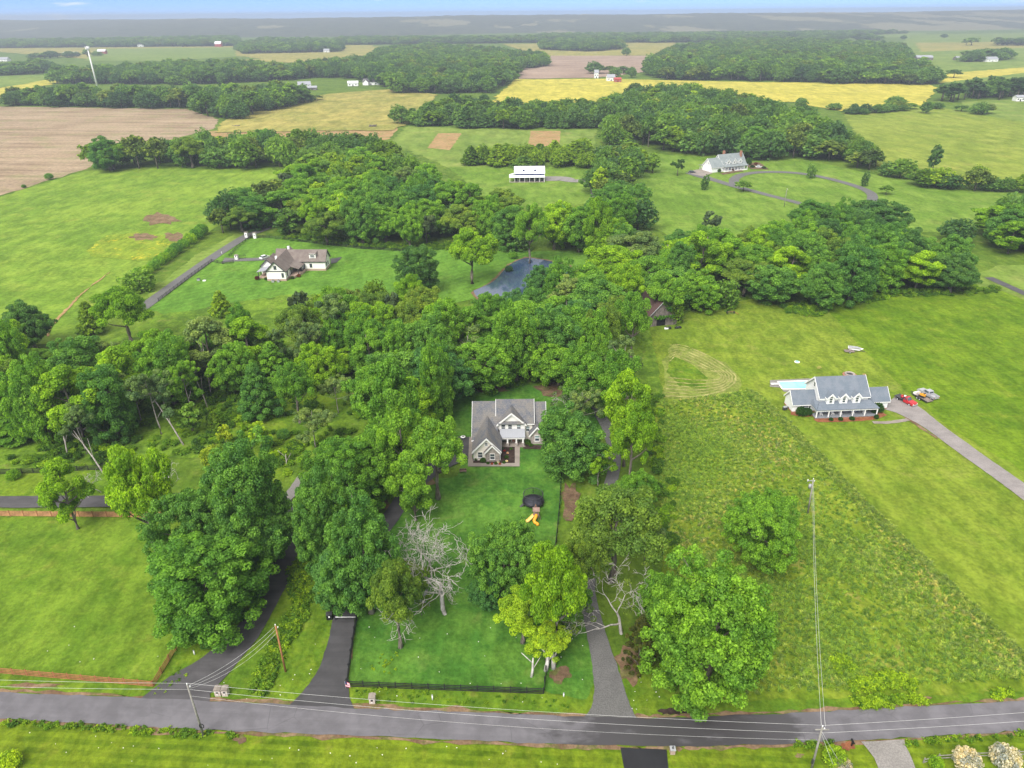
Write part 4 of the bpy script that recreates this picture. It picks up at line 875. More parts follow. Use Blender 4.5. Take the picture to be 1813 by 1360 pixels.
# everything farther: one mass of trees, placed by geometry nodes
def scatter(name, pts, meshes, tints, label=None, jitter=0.0, parent_kind='stuff'):
    """pts rows (x, y, z, scale_xy, scale_z, variant); one stuff object instancing unlinked sources"""
    col = bpy.data.collections.new(name + '_sources')
    for k, (me, tn) in enumerate(zip(meshes, tints)):
        so = bpy.data.objects.new('%s_source_%02d' % (name, k), me); so.color = tuple(tn) + (1,); col.objects.link(so)
    A = np.array(pts, np.float32); n = len(A)
    me = bpy.data.meshes.new(name); me.vertices.add(n); me.vertices.foreach_set('co', A[:, :3].ravel())
    for nm, typ, arr in (('sc', 'FLOAT_VECTOR', np.stack([A[:, 3], A[:, 3], A[:, 4]], 1)), ('rot', 'FLOAT_VECTOR', np.stack([np.zeros(n), np.zeros(n), rng.uniform(0, 6.283, n)], 1).astype(np.float32))):
        a = me.attributes.new(nm, typ, 'POINT'); a.data.foreach_set('vector', arr.astype(np.float32).ravel())
    a = me.attributes.new('vi', 'INT', 'POINT'); a.data.foreach_set('value', A[:, 5].astype(np.int32))
    tc = np.array([tuple(t) + (1,) for t in tints], np.float32)[A[:, 5].astype(int)]
    a = me.attributes.new('tint', 'FLOAT_COLOR', 'POINT'); a.data.foreach_set('color', tc.ravel())
    o = link(name, me); tag(o, label, None, None, 'stuff')
    ng = bpy.data.node_groups.new(name + '_nodes', 'GeometryNodeTree')
    ng.interface.new_socket('Geometry', in_out='INPUT', socket_type='NodeSocketGeometry'); ng.interface.new_socket('Geometry', in_out='OUTPUT', socket_type='NodeSocketGeometry')
    gi = ng.nodes.new('NodeGroupInput'); go = ng.nodes.new('NodeGroupOutput')
    ip = ng.nodes.new('GeometryNodeInstanceOnPoints'); ci = ng.nodes.new('GeometryNodeCollectionInfo'); ci.inputs['Collection'].default_value = col
    ci.inputs['Separate Children'].default_value = True; ci.inputs['Reset Children'].default_value = True
    def attr(nm, typ):
        a = ng.nodes.new('GeometryNodeInputNamedAttribute'); a.data_type = typ; a.inputs['Name'].default_value = nm; return a.outputs[0]
    ng.links.new(gi.outputs[0], ip.inputs['Points']); ng.links.new(ci.outputs[0], ip.inputs['Instance'])
    ip.inputs['Pick Instance'].default_value = True
    ng.links.new(attr('vi', 'INT'), ip.inputs['Instance Index']); ng.links.new(attr('sc', 'FLOAT_VECTOR'), ip.inputs['Scale'])
    ng.links.new(attr('rot', 'FLOAT_VECTOR'), ip.inputs['Rotation']); ng.links.new(ip.outputs[0], go.inputs[0])
    md = o.modifiers.new('scatter', 'NODES'); md.node_group = ng
    return o
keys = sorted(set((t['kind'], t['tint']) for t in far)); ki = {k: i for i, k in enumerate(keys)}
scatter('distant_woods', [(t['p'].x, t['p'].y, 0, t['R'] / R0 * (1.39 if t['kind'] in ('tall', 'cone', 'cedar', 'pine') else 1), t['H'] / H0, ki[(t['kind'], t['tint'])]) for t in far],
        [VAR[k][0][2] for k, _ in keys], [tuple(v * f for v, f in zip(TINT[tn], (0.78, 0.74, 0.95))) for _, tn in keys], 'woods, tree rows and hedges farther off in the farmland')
print('TREES', len(TREES), 'near', len(near), 'far', len(far), 'cut px', near[-1]['px'], 'nondistant', len([t for t in TREES if t['region'] != 'distant']))
# ------------------------------------------------------------------ materials for built things
M['white'] = m_plain('white_paint', (0.80, 0.79, 0.78), 0.55, 0.06); M['cream'] = m_siding('cream_siding', (0.78, 0.73, 0.65))
M['white_siding'] = m_siding('white_siding', (0.82, 0.82, 0.82)); M['board'] = m_siding('white_board', (0.82, 0.80, 0.77), 0.3)
M['stone'] = m_masonry('grey_stone', (0.22, 0.19, 0.18), (0.40, 0.35, 0.32), (0.36, 0.33, 0.30)); M['brick'] = m_masonry('tan_brick', (0.34, 0.24, 0.19), (0.46, 0.34, 0.27), (0.42, 0.37, 0.32), stone=False)
M['red_brick'] = m_masonry('red_brick', (0.28, 0.12, 0.08), (0.38, 0.18, 0.12), (0.35, 0.27, 0.22), stone=False); M['pale_stone'] = m_masonry('pale_stone', (0.46, 0.38, 0.32), (0.62, 0.54, 0.47), (0.5, 0.46, 0.42), 4.0)
M['grey_shingle'] = m_shingle('grey_shingles', (0.075, 0.085, 0.11), (0.145, 0.135, 0.125), lum=0.38); M['brown_shingle'] = m_shingle('brown_shingles', (0.125, 0.10, 0.09), (0.175, 0.148, 0.132)); M['blue_shingle'] = m_shingle('bluegrey_shingles', (0.115, 0.14, 0.17), (0.15, 0.17, 0.20), lum=0.12)
M['green_shingle'] = m_shingle('slate_shingles', (0.16, 0.185, 0.19), (0.21, 0.235, 0.235)); M['metal_roof'] = m_rib('grey_metal_roof', (0.30, 0.31, 0.34)); M['white_metal'] = m_rib('white_metal_roof', (0.78, 0.79, 0.82), 0.9); M['white_wall_metal'] = m_rib('white_metal_wall', (0.75, 0.75, 0.75), 0.9)
M['rust_roof'] = m_rib('rusty_roof', (0.085, 0.048, 0.045), 0.7, rough=0.8); M['old_wood'] = m_plain('weathered_wood', (0.16, 0.135, 0.12), 0.9, 0.3, 0.8); M['red_wood'] = m_plain('red_brown_wood', (0.30, 0.125, 0.055), 0.85, 0.25, 0.9); M['pole_wood'] = m_plain('grey_pole_wood', (0.25, 0.235, 0.21), 0.9, 0.2, 0.7)
M['orange_wood'] = m_plain('orange_pole_wood', (0.36, 0.165, 0.07), 0.9, 0.2, 0.7); M['tan_wood'] = m_plain('tan_fence_wood', (0.40, 0.205, 0.095), 0.85, 0.25, 0.6); M['black_wood'] = m_plain('black_fence_paint', (0.018, 0.018, 0.02), 0.6, 0.3)
M['black'] = m_plain('black_plastic', (0.015, 0.015, 0.017), 0.45, 0.3); M['net'] = m_plain('black_net', (0.02, 0.021, 0.026), 0.7, 0.2); M['mat'] = m_plain('trampoline_bed', (0.045, 0.045, 0.06), 0.55, 0.2); M['steel'] = m_plain('galvanised_steel', (0.45, 0.46, 0.48), 0.45, 0.1, metal=0.3)
M['grey'] = m_plain('grey_metal', (0.33, 0.34, 0.35), 0.5, 0.15); M['dark_metal'] = m_plain('dark_metal', (0.05, 0.05, 0.055), 0.5, 0.2); M['glass'] = m_glass('window_glass'); M['pale_glass'] = m_glass('pale_window_glass', (0.16, 0.20, 0.21)); M['dark'] = m_plain('painted_dark', (0.012, 0.011, 0.011), 0.9)
M['yellow'] = m_plain('yellow_plastic', (0.75, 0.34, 0.025), 0.4, 0.08); M['yellow_pale'] = m_plain('pale_yellow_plastic', (0.80, 0.52, 0.16), 0.4, 0.06); M['brown_wood'] = m_plain('brown_play_wood', (0.24, 0.155, 0.13), 0.8, 0.2); M['red'] = m_plain('red_car_paint', (0.42, 0.02, 0.025), 0.3, 0.06, spec=0.5); M['silver'] = m_plain('silver_car_paint', (0.36, 0.36, 0.38), 0.3, 0.06, spec=0.5)
M['white_car'] = m_plain('white_car_paint', (0.72, 0.72, 0.72), 0.3, 0.05, spec=0.5); M['dark_car'] = m_plain('dark_blue_car_paint', (0.02, 0.022, 0.035), 0.3, 0.1, spec=0.5); M['rubber'] = m_plain('tyre_rubber', (0.018, 0.018, 0.018), 0.85); M['lamp'] = m_plain('clear_lamp', (0.7, 0.68, 0.6), 0.2, 0.05); M['tail'] = m_plain('red_lamp', (0.4, 0.01, 0.01), 0.3)
M['trailer_wood'] = m_plain('trailer_planks', (0.20, 0.16, 0.14), 0.85, 0.25); M['wire'] = m_plain('aluminium_wire', (0.62, 0.62, 0.6), 0.5, 0.05); M['porch_floor'] = m_plain('grey_porch_floor', (0.20, 0.21, 0.23), 0.6, 0.1); M['red_metal'] = m_rib('red_barn_metal', (0.36, 0.05, 0.045), 0.9); M['pink'] = m_plain('pink_red_cloth', (0.55, 0.10, 0.16), 0.8, 0.1); M['navy'] = m_plain('navy_cloth', (0.02, 0.03, 0.10), 0.8, 0.1)
pw = NT('pool_water'); pv_ = pw.pos(); pn = pw.noise(pv_, 1.2, 3)
pw.bsdf(pw.mix(pw.ramp(pw.noise(pv_, 0.25, 3), 0.35, 0.65), (0.16, 0.42, 0.45), (0.26, 0.52, 0.53)), 0.12, bump=pn, bstr=0.08, bdist=0.03, spec=0.6); M['pool'] = pw.mat

# ------------------------------------------------------------------ building kit (all in the building's own axes)
def slab(mb, pts, t, mi=0):
    """a roof plane: 4 points of its underside, t thick"""
    p = [Vector(q) for q in pts]; n = (p[1] - p[0]).cross(p[3] - p[0]).normalized()
    if n.z < 0: p = p[::-1]; n = -n
    mb.hexa([q for q in p], [q + n * t for q in p], mi)
def gable_pts(axis, a, b, c, d):
    """along the ridge a..b, across c..d -> map (along, across, z) to xyz"""
    return (lambda s, u, z: (s, u, z)) if axis == 'x' else (lambda s, u, z: (u, s, z))
def gable(par, axis, a, b, c, d, z0, ze, zr, wall, roof, ov=0.45, oe=0.35, t=0.18, ur=None, trim=None, name='wall', roofname='roof', ends=(1, 1)):
    """walls with gable ends and a two-slope roof; axis = the way the ridge runs"""
    um = (c + d) / 2 if ur is None else ur
    mb = MB(); mb.prism([(c, z0), (d, z0), (d, ze), (um, zr), (c, ze)] if axis == 'x' else [(c, z0), (d, z0), (d, ze), (um, zr), (c, ze)], axis, a, b)
    w = mb.build(name, wall, par)
    g = gable_pts(axis, a, b, c, d); r = MB(); k = 0.03
    a2, b2 = a - ov * ends[0], b + ov * ends[1]
    s1 = (zr - ze) / (um - c); s2 = (zr - ze) / (d - um)
    slab(r, [g(a2, c - oe, ze - oe * s1 + k), g(b2, c - oe, ze - oe * s1 + k), g(b2, um, zr + k), g(a2, um, zr + k)], t)
    slab(r, [g(a2, um, zr + k), g(b2, um, zr + k), g(b2, d + oe, ze - oe * s2 + k), g(a2, d + oe, ze - oe * s2 + k)], t)
    ro = r.build(roofname, roof, par)
    if trim is not None:
        q = MB()
        for e, (x0, x1) in enumerate(((a2 - 0.10, a2 - 0.02), (b2 + 0.02, b2 + 0.10))):
            if not ends[e]: continue
            for (u0, z_0, u1, z_1) in ((c - oe, ze - oe * s1, um, zr), (um, zr, d + oe, ze - oe * s2)):
                lo = [g(x0, u0, z_0 - 0.22), g(x1, u0, z_0 - 0.22), g(x1, u1, z_1 - 0.22), g(x0, u1, z_1 - 0.22)]
                hi = [g(x0, u0, z_0 + 0.26), g(x1, u0, z_0 + 0.26), g(x1, u1, z_1 + 0.26), g(x0, u1, z_1 + 0.26)]
                q.hexa(lo, hi)
        for u, z in ((c - oe, ze - oe * s1), (d + oe, ze - oe * s2)):
            uu = (u - 0.10, u - 0.01) if u < um else (u + 0.01, u + 0.10)
            p0, p1 = g(a2, uu[0], z - 0.14), g(b2, uu[1], z + 0.16)
            q.box(min(p0[0], p1[0]), max(p0[0], p1[0]), min(p0[1], p1[1]), max(p0[1], p1[1]), p0[2], p1[2])
        q.build('trim', trim, ro)
    return w, ro
_win = {}
def window(par, x, y, z, w, h, rz=0.0, glass='glass', frame='white', panes=2, shutters=None):
    """sash window centred at x, y, z facing local -Y before turning by rz; frame > panes"""
    key = (w, h, panes, frame)
    if key not in _win:
        b = MB(); t = 0.09
        b.box(-w / 2 - t, -w / 2, -0.08, 0.02, -h / 2 - t, h / 2 + t); b.box(w / 2, w / 2 + t, -0.08, 0.02, -h / 2 - t, h / 2 + t)
        b.box(-w / 2, w / 2, -0.08, 0.02, h / 2, h / 2 + t); b.box(-w / 2 - t - .04, w / 2 + t + .04, -0.12, 0.02, -h / 2 - t - .05, -h / 2)
        if panes > 1: b.box(-w / 2, w / 2, -0.065, 0.02, -0.04, 0.04)
        fm = b.mesh('window', M[frame])
        hh = h / 2 - 0.04 if panes > 1 else h
        pm = MB().box(-w / 2, w / 2, -0.03, 0.015, -hh / 2, hh / 2).mesh('pane', M['glass']); pg = pm.copy(); pg.materials[0] = M['pale_glass']
        _win[key] = (fm, pm, pg, hh)
    fm, pm, pg, hh = _win[key]
    f = link('window', fm, par, (x, y, z), rz)
    if panes > 1:
        link('pane', pg if glass == 'mixed' else pm, f, (0, 0, hh / 2 + 0.04)); link('pane', pm, f, (0, 0, -hh / 2 - 0.04))
    else: link('pane', pm, f)
    if shutters:
        for s in (-1, 1): MB().box(s * (w / 2 + .13) - .0, s * (w / 2 + .13) + s * .42, -0.07, 0.0, -h / 2, h / 2).build('shutter', M[shutters], par, (x, y, z), rz)
    return f
def part(name, mat, par, f):
    b = MB(); f(b); return b.build(name, M[mat] if isinstance(mat, str) else mat, par)
def ball_bush(name, label, cat, p, r, tint, group, squash=0.8, kind='bush'):
    o = thing(name, label, cat, (p[0], p[1], 0), rng.uniform(0, 6), group)
    me = VAR[kind][0][3 if r > 0.7 else 2].copy() if False else BUSH
    c = link('foliage', me, o, scale=(r, r, r * 2 * squash)); c.color = tuple(tint) + (1,)
    return o
def _bush_mesh():
    r = np.random.default_rng(5); bl = []
    for i in range(34):
        z = -0.55 + 1.5 * (i + .5) / 34; z = min(z, .95); a = i * 2.4; h = math.sqrt(max(0, 1 - z * z))
        bl.append((0.8 * h * math.cos(a), 0.8 * h * math.sin(a), 0.5 + 0.42 * z, 0.24, r.random()))
    bl.append((0, 0, .5, .5, .4))
    return leaf_mesh('foliage', bl, 2600, 0.15, 9, [M['leaf']])
BUSH = _bush_mesh()

# ------------------------------------------------------------------ the stone house in the middle
h = thing('stone_house', 'cream and stone house with grey gabled roof in the middle of the woods', 'house', (0, 141, 0))
W_, RF, TR = M['cream'], M['grey_shingle'], M['white']
gable(h, 'x', -9.0, -3.42, -0.6, 12.6, 0, 3.2, 8.35, W_, RF, ur=6.4, trim=TR, ends=(1, 0))
gable(h, 'x', -3.4, 4.7, 2.2, 10.6, 0, 5.1, 8.85, W_, RF, trim=TR, ur=6.4)
gable(h, 'x', 4.72, 7.5, 1.6, 11.2, 0, 3.2, 8.1, W_, RF, ur=6.4, trim=TR, ends=(0, 1))
gable(h, 'y', -6.4, 4.5, -8.8, -2.9, 0, 2.95, 6.15, W_, RF, trim=TR, ends=(1, 0))
gable(h, 'y', -6.95, -4.0, -6.15, -3.0, 0, 2.75, 4.55, M['stone'], RF, ov=0.3, oe=0.25, trim=TR, ends=(1, 0))
gable(h, 'y', 1.55, 6.3, -3.35, 2.95, 2.9, 5.15, 8.0, M['board'], RF, ov=0.4, trim=TR, ends=(1, 0))
gable(h, 'y', 0.5, 4.8, 4.3, 7.3, 0, 2.85, 4.75, M['stone'], RF, ov=0.3, trim=TR, ends=(1, 0))
part('pent_roof', RF, h, lambda b: slab(b, [(-3.3, 0.95, 5.28), (2.9, 0.95, 5.28), (2.9, 1.53, 5.75), (-3.3, 1.53, 5.75)], 0.12))
part('shed_dormer', W_, h, lambda b: b.prism([(-1.9, 2.6), (2.0, 2.6), (2.0, 4.6), (-1.9, 3.1)], 'x', -9.1, -6.9))
part('dormer_roof', RF, h, lambda b: slab(b, [(-9.45, -2.4, 2.95), (-6.6, -2.4, 2.95), (-6.6, 2.2, 4.78), (-9.45, 2.2, 4.78)], 0.14))
part('dormer_trim', 'white', h, lambda b: b.box(-9.5, -6.6, -2.5, -2.42, 2.8, 3.12))
part('porch_roof', 'metal_roof', h, lambda b: slab(b, [(-2.95, -0.75, 2.62), (2.95, -0.75, 2.62), (2.95, 1.53, 3.72), (-2.95, 1.53, 3.72)], 0.1))
part('porch_beam', 'white', h, lambda b: b.box(-2.85, 2.85, -0.65, -0.35, 2.25, 2.58))
part('porch_floor', 'concrete', h, lambda b: b.box(-2.9, 3.0, -0.9, 1.52, 0, 0.32))
for x in (-1.15, 2.45, 0.9):
    c = part('column', 'white', h, lambda b: b.prism([(x - .16, -.62), (x + .16, -.62), (x + .13, -.36), (x - .13, -.36)], 'z', 1.15, 2.25))
    part('pedestal', 'stone', c, lambda b: b.box(x - .3, x + .3, -.8, -.2, 0.32, 1.15))
part('door', 'red_brick', h, lambda b: b.box(-0.1, 0.95, 1.44, 1.56, 0.32, 2.4)); part('door_surround', 'white', h, lambda b: (b.box(-0.28, -0.12, 1.42, 1.57, .32, 2.5), b.box(.97, 1.13, 1.42, 1.57, .32, 2.5)))
window(h, 2.05, 1.55, 1.7, 0.9, 1.4); window(h, -1.9, 1.55, 1.6, 1.2, 1.4)
for x, gl in ((-2.15, 'glass'), (-0.55, 'glass'), (1.5, 'mixed')): window(h, x, 1.55, 4.25, 0.85, 1.2, glass=gl)
window(h, 3.65, 2.2, 3.35, 0.8, 1.3, glass='mixed'); window(h, 5.8, 0.5, 1.75, 0.95, 1.5, glass='mixed')
window(h, -7.35, -6.4, 1.75, 0.95, 1.35); window(h, -5.9, -6.4, 4.55, 0.55, 0.7, panes=2); window(h, -4.58, -6.95, 1.6, 0.95, 1.4)
part('side_bay', W_, h, lambda b: b.box(7.52, 8.3, 3.0, 6.4, 0, 3.0)); part('side_bay_roof', RF, h, lambda b: slab(b, [(7.4, 2.7, 4.0), (7.4, 6.7, 4.0), (8.6, 6.7, 3.0), (8.6, 2.7, 3.0)], 0.14))
part('garage_door', 'white', h, lambda b: b.box(-8.86, -8.8, -5.2, -0.4, 0.05, 2.3)); part('corner_board', 'white', h, lambda b: (b.box(-8.86, -8.7, -6.46, -6.3, 0, 2.8), b.box(-2.97, -2.82, -6.46, -6.3, 0, 2.8)))
part('vent', 'grey', h, lambda b: (b.box(-1.0, -.7, 7.6, 7.9, 7.6, 8.2), b.box(3.0, 3.2, 8, 8.2, 7.2, 8.0)))
part('downpipe', 'white', h, lambda b: b.box(-2.85, -2.75, -6.5, -6.4, 0, 2.7))
sheet('path', px([(828.5, 827.5), (920, 827.5), (920.5, 792), (911.5, 792), (911.5, 821.5), (838, 821.5), (836.5, 812), (836, 775), (831, 775)]), 0.262, M['concrete'])
sheet('mulch_bed', px([(838, 821.5), (911.5, 821.5), (911.5, 792), (884, 790), (884, 800), (836.5, 812)]), 0.255, G['mulch'])
sheet('mulch_bed', px([(928, 788), (962, 790), (962, 797), (926, 796)]), 0.255, G['mulch'])
for i, (x, y, r, lab) in enumerate([(842.5, 815, .62, 'at the left corner of the garage gable'), (855.5, 819, .72, 'under the garage gable window'), (864, 822.5, .4, 'lowest in front of the stone bay'), (897, 812, .5, 'bright in the middle of the mulch bed'), (892.5, 821, .42, 'at the front of the mulch bed'), (878, 823, .4, 'right of the stone bay window'), (905, 797, .4, 'at the back of the mulch bed by the porch'), (889, 796, .35, 'at the back left of the mulch bed'), (934, 787, .8, 'largest, right of the porch'), (940, 791, .5, 'before the right stone gable')]):
    ball_bush('garden_shrub', 'round shrub ' + lab + ' of the stone house' if 'stone bay' not in lab else 'round green shrub ' + lab, 'shrub', P(x, y), r, (0.075, 0.17, 0.02), 'round shrubs in the beds of the stone house')
for i, (x, y, c, lab) in enumerate([(871, 823.5, (0.5, 0.1, 0.03), 'red flower clump before the stone bay'), (885, 823.5, (0.5, 0.13, 0.05), 'red flower clump at the right corner of the stone bay'), (893, 800, (0.45, 0.05, 0.03), 'red flower clump at the back of the mulch bed'), (882, 820.5, (.8, .78, .75), 'white flower clump beside the stone bay corner'), (897, 818.5, (.8, .78, .75), 'white flower clump in the mulch bed'), (899, 804, (.75, .6, .55), 'pale pink flower clump in the mulch bed')]):
    ball_bush('flower_clump', lab + '', 'flowers', P(x, y), .32, c, 'flower clumps in the mulch bed')
t = thing('garden_bench', 'small brown wooden bench on the lawn below the parking pad', 'bench', P(820, 837), R_(4))
part('seat', 'brown_wood', t, lambda b: b.box(-.75, .75, -.22, .22, .42, .5)); part('backrest', 'brown_wood', t, lambda b: b.box(-.75, .75, .2, .27, .5, .95))
for sx in (-.65, .65): part('leg', 'brown_wood', t, lambda b: b.box(sx - .05, sx + .05, -.2, .2, 0, .42))
t = thing('patio_table', 'round white table with dark centre at the rear of the parking pad', 'table', P(820, 778))
part('tabletop', 'white', t, lambda b: b.tube([(0, 0, .7), (0, 0, .78)], .6, 16)); part('pedestal', 'dark_metal', t, lambda b: b.tube([(0, 0, 0), (0, 0, .7)], [.35, .12], 10)); part('centre', 'dark', t, lambda b: b.tube([(0, 0, .785), (0, 0, .83)], .2, 12))

# ------------------------------------------------------------------ trampoline and play set
t = thing('trampoline', 'round black trampoline with tall safety net on the front lawn', 'trampoline', P(944, 893, 0))
Rt = 2.15
part('jumping_mat', 'mat', t, lambda b: b.tube([(0, 0, .86), (0, 0, .9)], Rt - .3, 40))
def ring(b, r0, r1, z0, z1, n=40):
    for i in range(n):
        a0, a1 = 2 * math.pi * i / n, 2 * math.pi * (i + 1) / n
        lo = [(r0 * math.cos(a0), r0 * math.sin(a0), z0), (r1 * math.cos(a0), r1 * math.sin(a0), z0), (r1 * math.cos(a1), r1 * math.sin(a1), z0), (r0 * math.cos(a1), r0 * math.sin(a1), z0)]
        b.hexa(lo, [(p[0], p[1], z1) for p in lo])
part('edge_pad', 'black', t, lambda b: ring(b, Rt - .32, Rt + .12, .84, .95)); part('top_hoop', 'dark_metal', t, lambda b: ring(b, Rt - .14, Rt - .06, 2.68, 2.76))
for k in range(6):
    a = k * math.pi / 3 + .5; c, s = math.cos(a), math.sin(a)
    part('leg', 'dark_metal', t, lambda b: b.tube([(Rt * c, Rt * s, .9), (Rt * c * 1.05, Rt * s * 1.05, 0)], .05, 6))
    part('net_pole', 'black', t, lambda b: b.tube([(c * (Rt + .12), s * (Rt + .12), .5), (c * (Rt + .1), s * (Rt + .1), 1.9), (c * (Rt - .1), s * (Rt - .1), 2.75)], .045, 6))
def net(b):
    n = 64
    for i in range(n):
        a = 2 * math.pi * i / n; b.box(0, 0, 0, 0, 0, 0) if False else b.tube([(math.cos(a) * (Rt - .12), math.sin(a) * (Rt - .12), .95), (math.cos(a) * (Rt - .12), math.sin(a) * (Rt - .12), 2.7)], .011, 3, cap=False)
    for j in range(13):
        z = .97 + j * .134; pts = [(math.cos(2 * math.pi * i / 36) * (Rt - .12), math.sin(2 * math.pi * i / 36) * (Rt - .12), z) for i in range(37)]
        b.tube(pts, .009, 3, cap=False)
part('safety_net', 'net', t, net)
part('step', 'black', t, lambda b: (b.hexa([(-2.9, -.9, 0), (-2.5, -1.1, 0), (-1.7, -.8, .7), (-2.1, -.6, .7)], [(-2.9, -.9, .15), (-2.5, -1.1, .15), (-1.7, -.8, .85), (-2.1, -.6, .85)])))
t = thing('play_set', 'brown wooden play tower with two yellow slides in front of the trampoline', 'play set', P(949, 919)); t.scale = (.86, .86, .86)
for sx in (-.55, .55):
    for sy in (-.55, .55): part('post', 'brown_wood', t, lambda b: b.box(sx - .06, sx + .06, sy - .06, sy + .06, 0, 2.9))
part('platform', 'brown_wood', t, lambda b: b.box(-.65, .65, -.65, .65, 1.35, 1.45))
part('roof', 'brown_wood', t, lambda b: (slab(b, [(-.8, -.85, 2.75), (.8, -.85, 2.75), (.8, 0, 3.3), (-.8, 0, 3.3)], .06), slab(b, [(-.8, 0, 3.3), (.8, 0, 3.3), (.8, .85, 2.75), (-.8, .85, 2.75)], .06)))
def chute(b, pts, w=.34):
    for i in range(len(pts) - 1):
        p, q = Vector(pts[i]), Vector(pts[i + 1]); d = (q - p); n = Vector((-d.y, d.x, 0)).normalized() * w; u = Vector((0, 0, .09))
        b.hexa([p - n, p + n, q + n, q - n][::-1], [x + u for x in [p - n, p + n, q + n, q - n]][::-1])
        for s in (-1, 1):
            e = n * s; e2 = n * (s * 1.22); v = Vector((0, 0, .28)); f = [p + e, p + e2, q + e2, q + e]; b.hexa(f if s < 0 else f[::-1], [x + v for x in (f if s < 0 else f[::-1])])
o = part('slide', 'yellow_pale', t, lambda b: chute(b, [(-.6, -.3, 1.3), (-1.2, -.7, .8), (-1.8, -1.05, .4), (-2.35, -1.4, .18)])); o['label'] = 'straight pale yellow slide'
def tube_slide(b):
    pts = [(0, -.6, 1.7), (-.02, -1.0, 1.6), (-.25, -1.45, 1.35), (-.5, -1.85, 1.05), (-.3, -2.3, .8), (.2, -2.45, .6), (.3, -2.9, .4)]
    b.tube(smooth_line([Vector(p) for p in pts], 4), .36, 10)
o = part('slide', 'yellow', t, tube_slide); o['label'] = 'curved tube slide'
part('ladder', 'brown_wood', t, lambda b: [b.tube([(.65, .1 + s, 1.4), (1.15, -.3 + s, 0)], .05, 5) for s in (-.25, .25)]); part('swing_beam', 'tan_wood', t, lambda b: b.tube([(0, .6, 2.3), (0, 2.6, 2.3)], .06, 6))
part('brace', 'brown_wood', t, lambda b: (b.tube([(0, 2.5, 2.3), (-1.0, 2.4, 0)], .05, 5), b.tube([(0, 2.5, 2.3), (1.0, 2.4, 0)], .05, 5)))

# ------------------------------------------------------------------ the white farmhouse with the pool
h = thing('farmhouse', 'white farmhouse with blue-grey roof, three dormers and long front porch', 'house', (75.56, 151.83, 0), R_(3.55))
WS, BR = M['white_siding'], M['blue_shingle']
gable(h, 'x', 1.6, 14.0, 2.5, 10.4, 0, 4.9, 8.5, WS, BR, trim=M['white'], ov=0.35)
gable(h, 'x', -4.4, 1.58, 3.7, 8.4, 0, 2.7, 5.1, WS, BR, trim=M['white'], ov=0.3, ends=(1, 0)); gable(h, 'x', 14.02, 20.4, 3.7, 8.4, 0, 2.7, 5.1, WS, BR, trim=M['white'], ov=0.3, ends=(0, 1))
part('porch_roof', BR, h, lambda b: (slab(b, [(-.1, -.1, 2.55), (16.0, -.1, 2.55), (14.3, 2.45, 3.75), (1.5, 2.45, 3.75)], .14), slab(b, [(-.1, -.1, 2.56), (1.5, 2.45, 3.76), (.6, 3.68, 3.76), (-.1, 3.68, 2.6)], .14), slab(b, [(14.3, 2.45, 3.76), (16.0, -.1, 2.56), (16.0, 3.68, 2.6), (15.0, 3.68, 3.76)], .14)))
part('porch_beam', 'white', h, lambda b: (b.box(.05, 15.8, .05, .3, 2.2, 2.53), b.box(.05, .3, .31, 3.6, 2.2, 2.53), b.box(15.55, 15.8, .31, 3.6, 2.2, 2.53)))
part('porch_floor', 'porch_floor', h, lambda b: b.box(0, 15.85, 0, 2.49, .35, .5)); part('porch_base', 'red_brick', h, lambda b: b.box(.06, 15.8, .06, 2.48, 0, .35)); part('foundation', 'red_brick', h, lambda b: (b.box(-4.44, 1.5, 3.66, 3.695, 0, .45), b.box(-4.44, -4.402, 3.66, 8.4, 0, .45), b.box(14.1, 20.44, 3.66, 3.695, 0, .45)))
for i in range(6): part('column', 'white', h, lambda b: b.box(.1 + i * 3.1, .32 + i * 3.1, .08, .3, .5, 2.2))
for x in (3.9, 7.25, 10.6):
    w, r = gable(h, 'y', 1.55, 6.0, x - .95, x + .95, 3.1, 5.15, 6.15, WS, BR, ov=0.25, oe=0.2, t=.12, trim=M['white'], name='dormer', roofname='dormer_roof', ends=(1, 0))
    window(h, x, 1.55, 4.4, .7, 1.2); part('fanlight', 'glass', h, lambda b: b.prism([(x + .36 * math.cos(a), 5.13 + .3 * math.sin(a)) for a in np.linspace(0, math.pi, 9)], 'y', 1.49, 1.54))
for x in (2.6, 5.2, 10.6, 13.0): window(h, x, 2.5, 1.75, .9, 1.6, shutters='dark_metal')
part('door', 'dark_metal', h, lambda b: b.box(7.3, 8.3, 2.43, 2.49, .5, 2.6))
window(h, -1.1, 3.7, 1.6, 1.5, 1.2, shutters='dark_metal'); window(h, 17.0, 3.7, 1.6, 1.3, 1.2, shutters='dark_metal')
window(h, 1.6, 6.4, 6.6, .8, 1.1, -math.pi / 2)
part('steps', 'red_brick', h, lambda b: (b.box(6.8, 8.8, -.4, -.02, 0, .3), b.box(6.8, 8.8, -.8, -.42, 0, .15)))
def fl(o, x, y): return o.matrix_basis @ Vector((x, y, 0))
for i, (x, y, lab) in enumerate([(2.0, 1.3, 'left end of the porch'), (5.0, 1.3, 'second bay of the porch'), (7.0, 1.3, 'middle bay of the porch'), (10.2, 1.3, 'fourth bay of the porch'), (13.2, 1.3, 'right end of the porch')]):
    q = thing('porch_chair', 'white chair in the ' + lab + ' of the white farmhouse', 'chair', fl(h, x, y) + Vector((0, 0, .5)), R_(3.5), 'white chairs on the farmhouse porch')
    part('seat', 'white', q, lambda b: b.box(-.32, .32, -.3, .3, .36, .42)); part('backrest', 'white', q, lambda b: b.box(-.32, .32, .28, .34, .42, 1.0))
    for sx in (-.27, .27): part('leg', 'white', q, lambda b: b.box(sx - .04, sx + .04, -.28, .3, 0, .36))
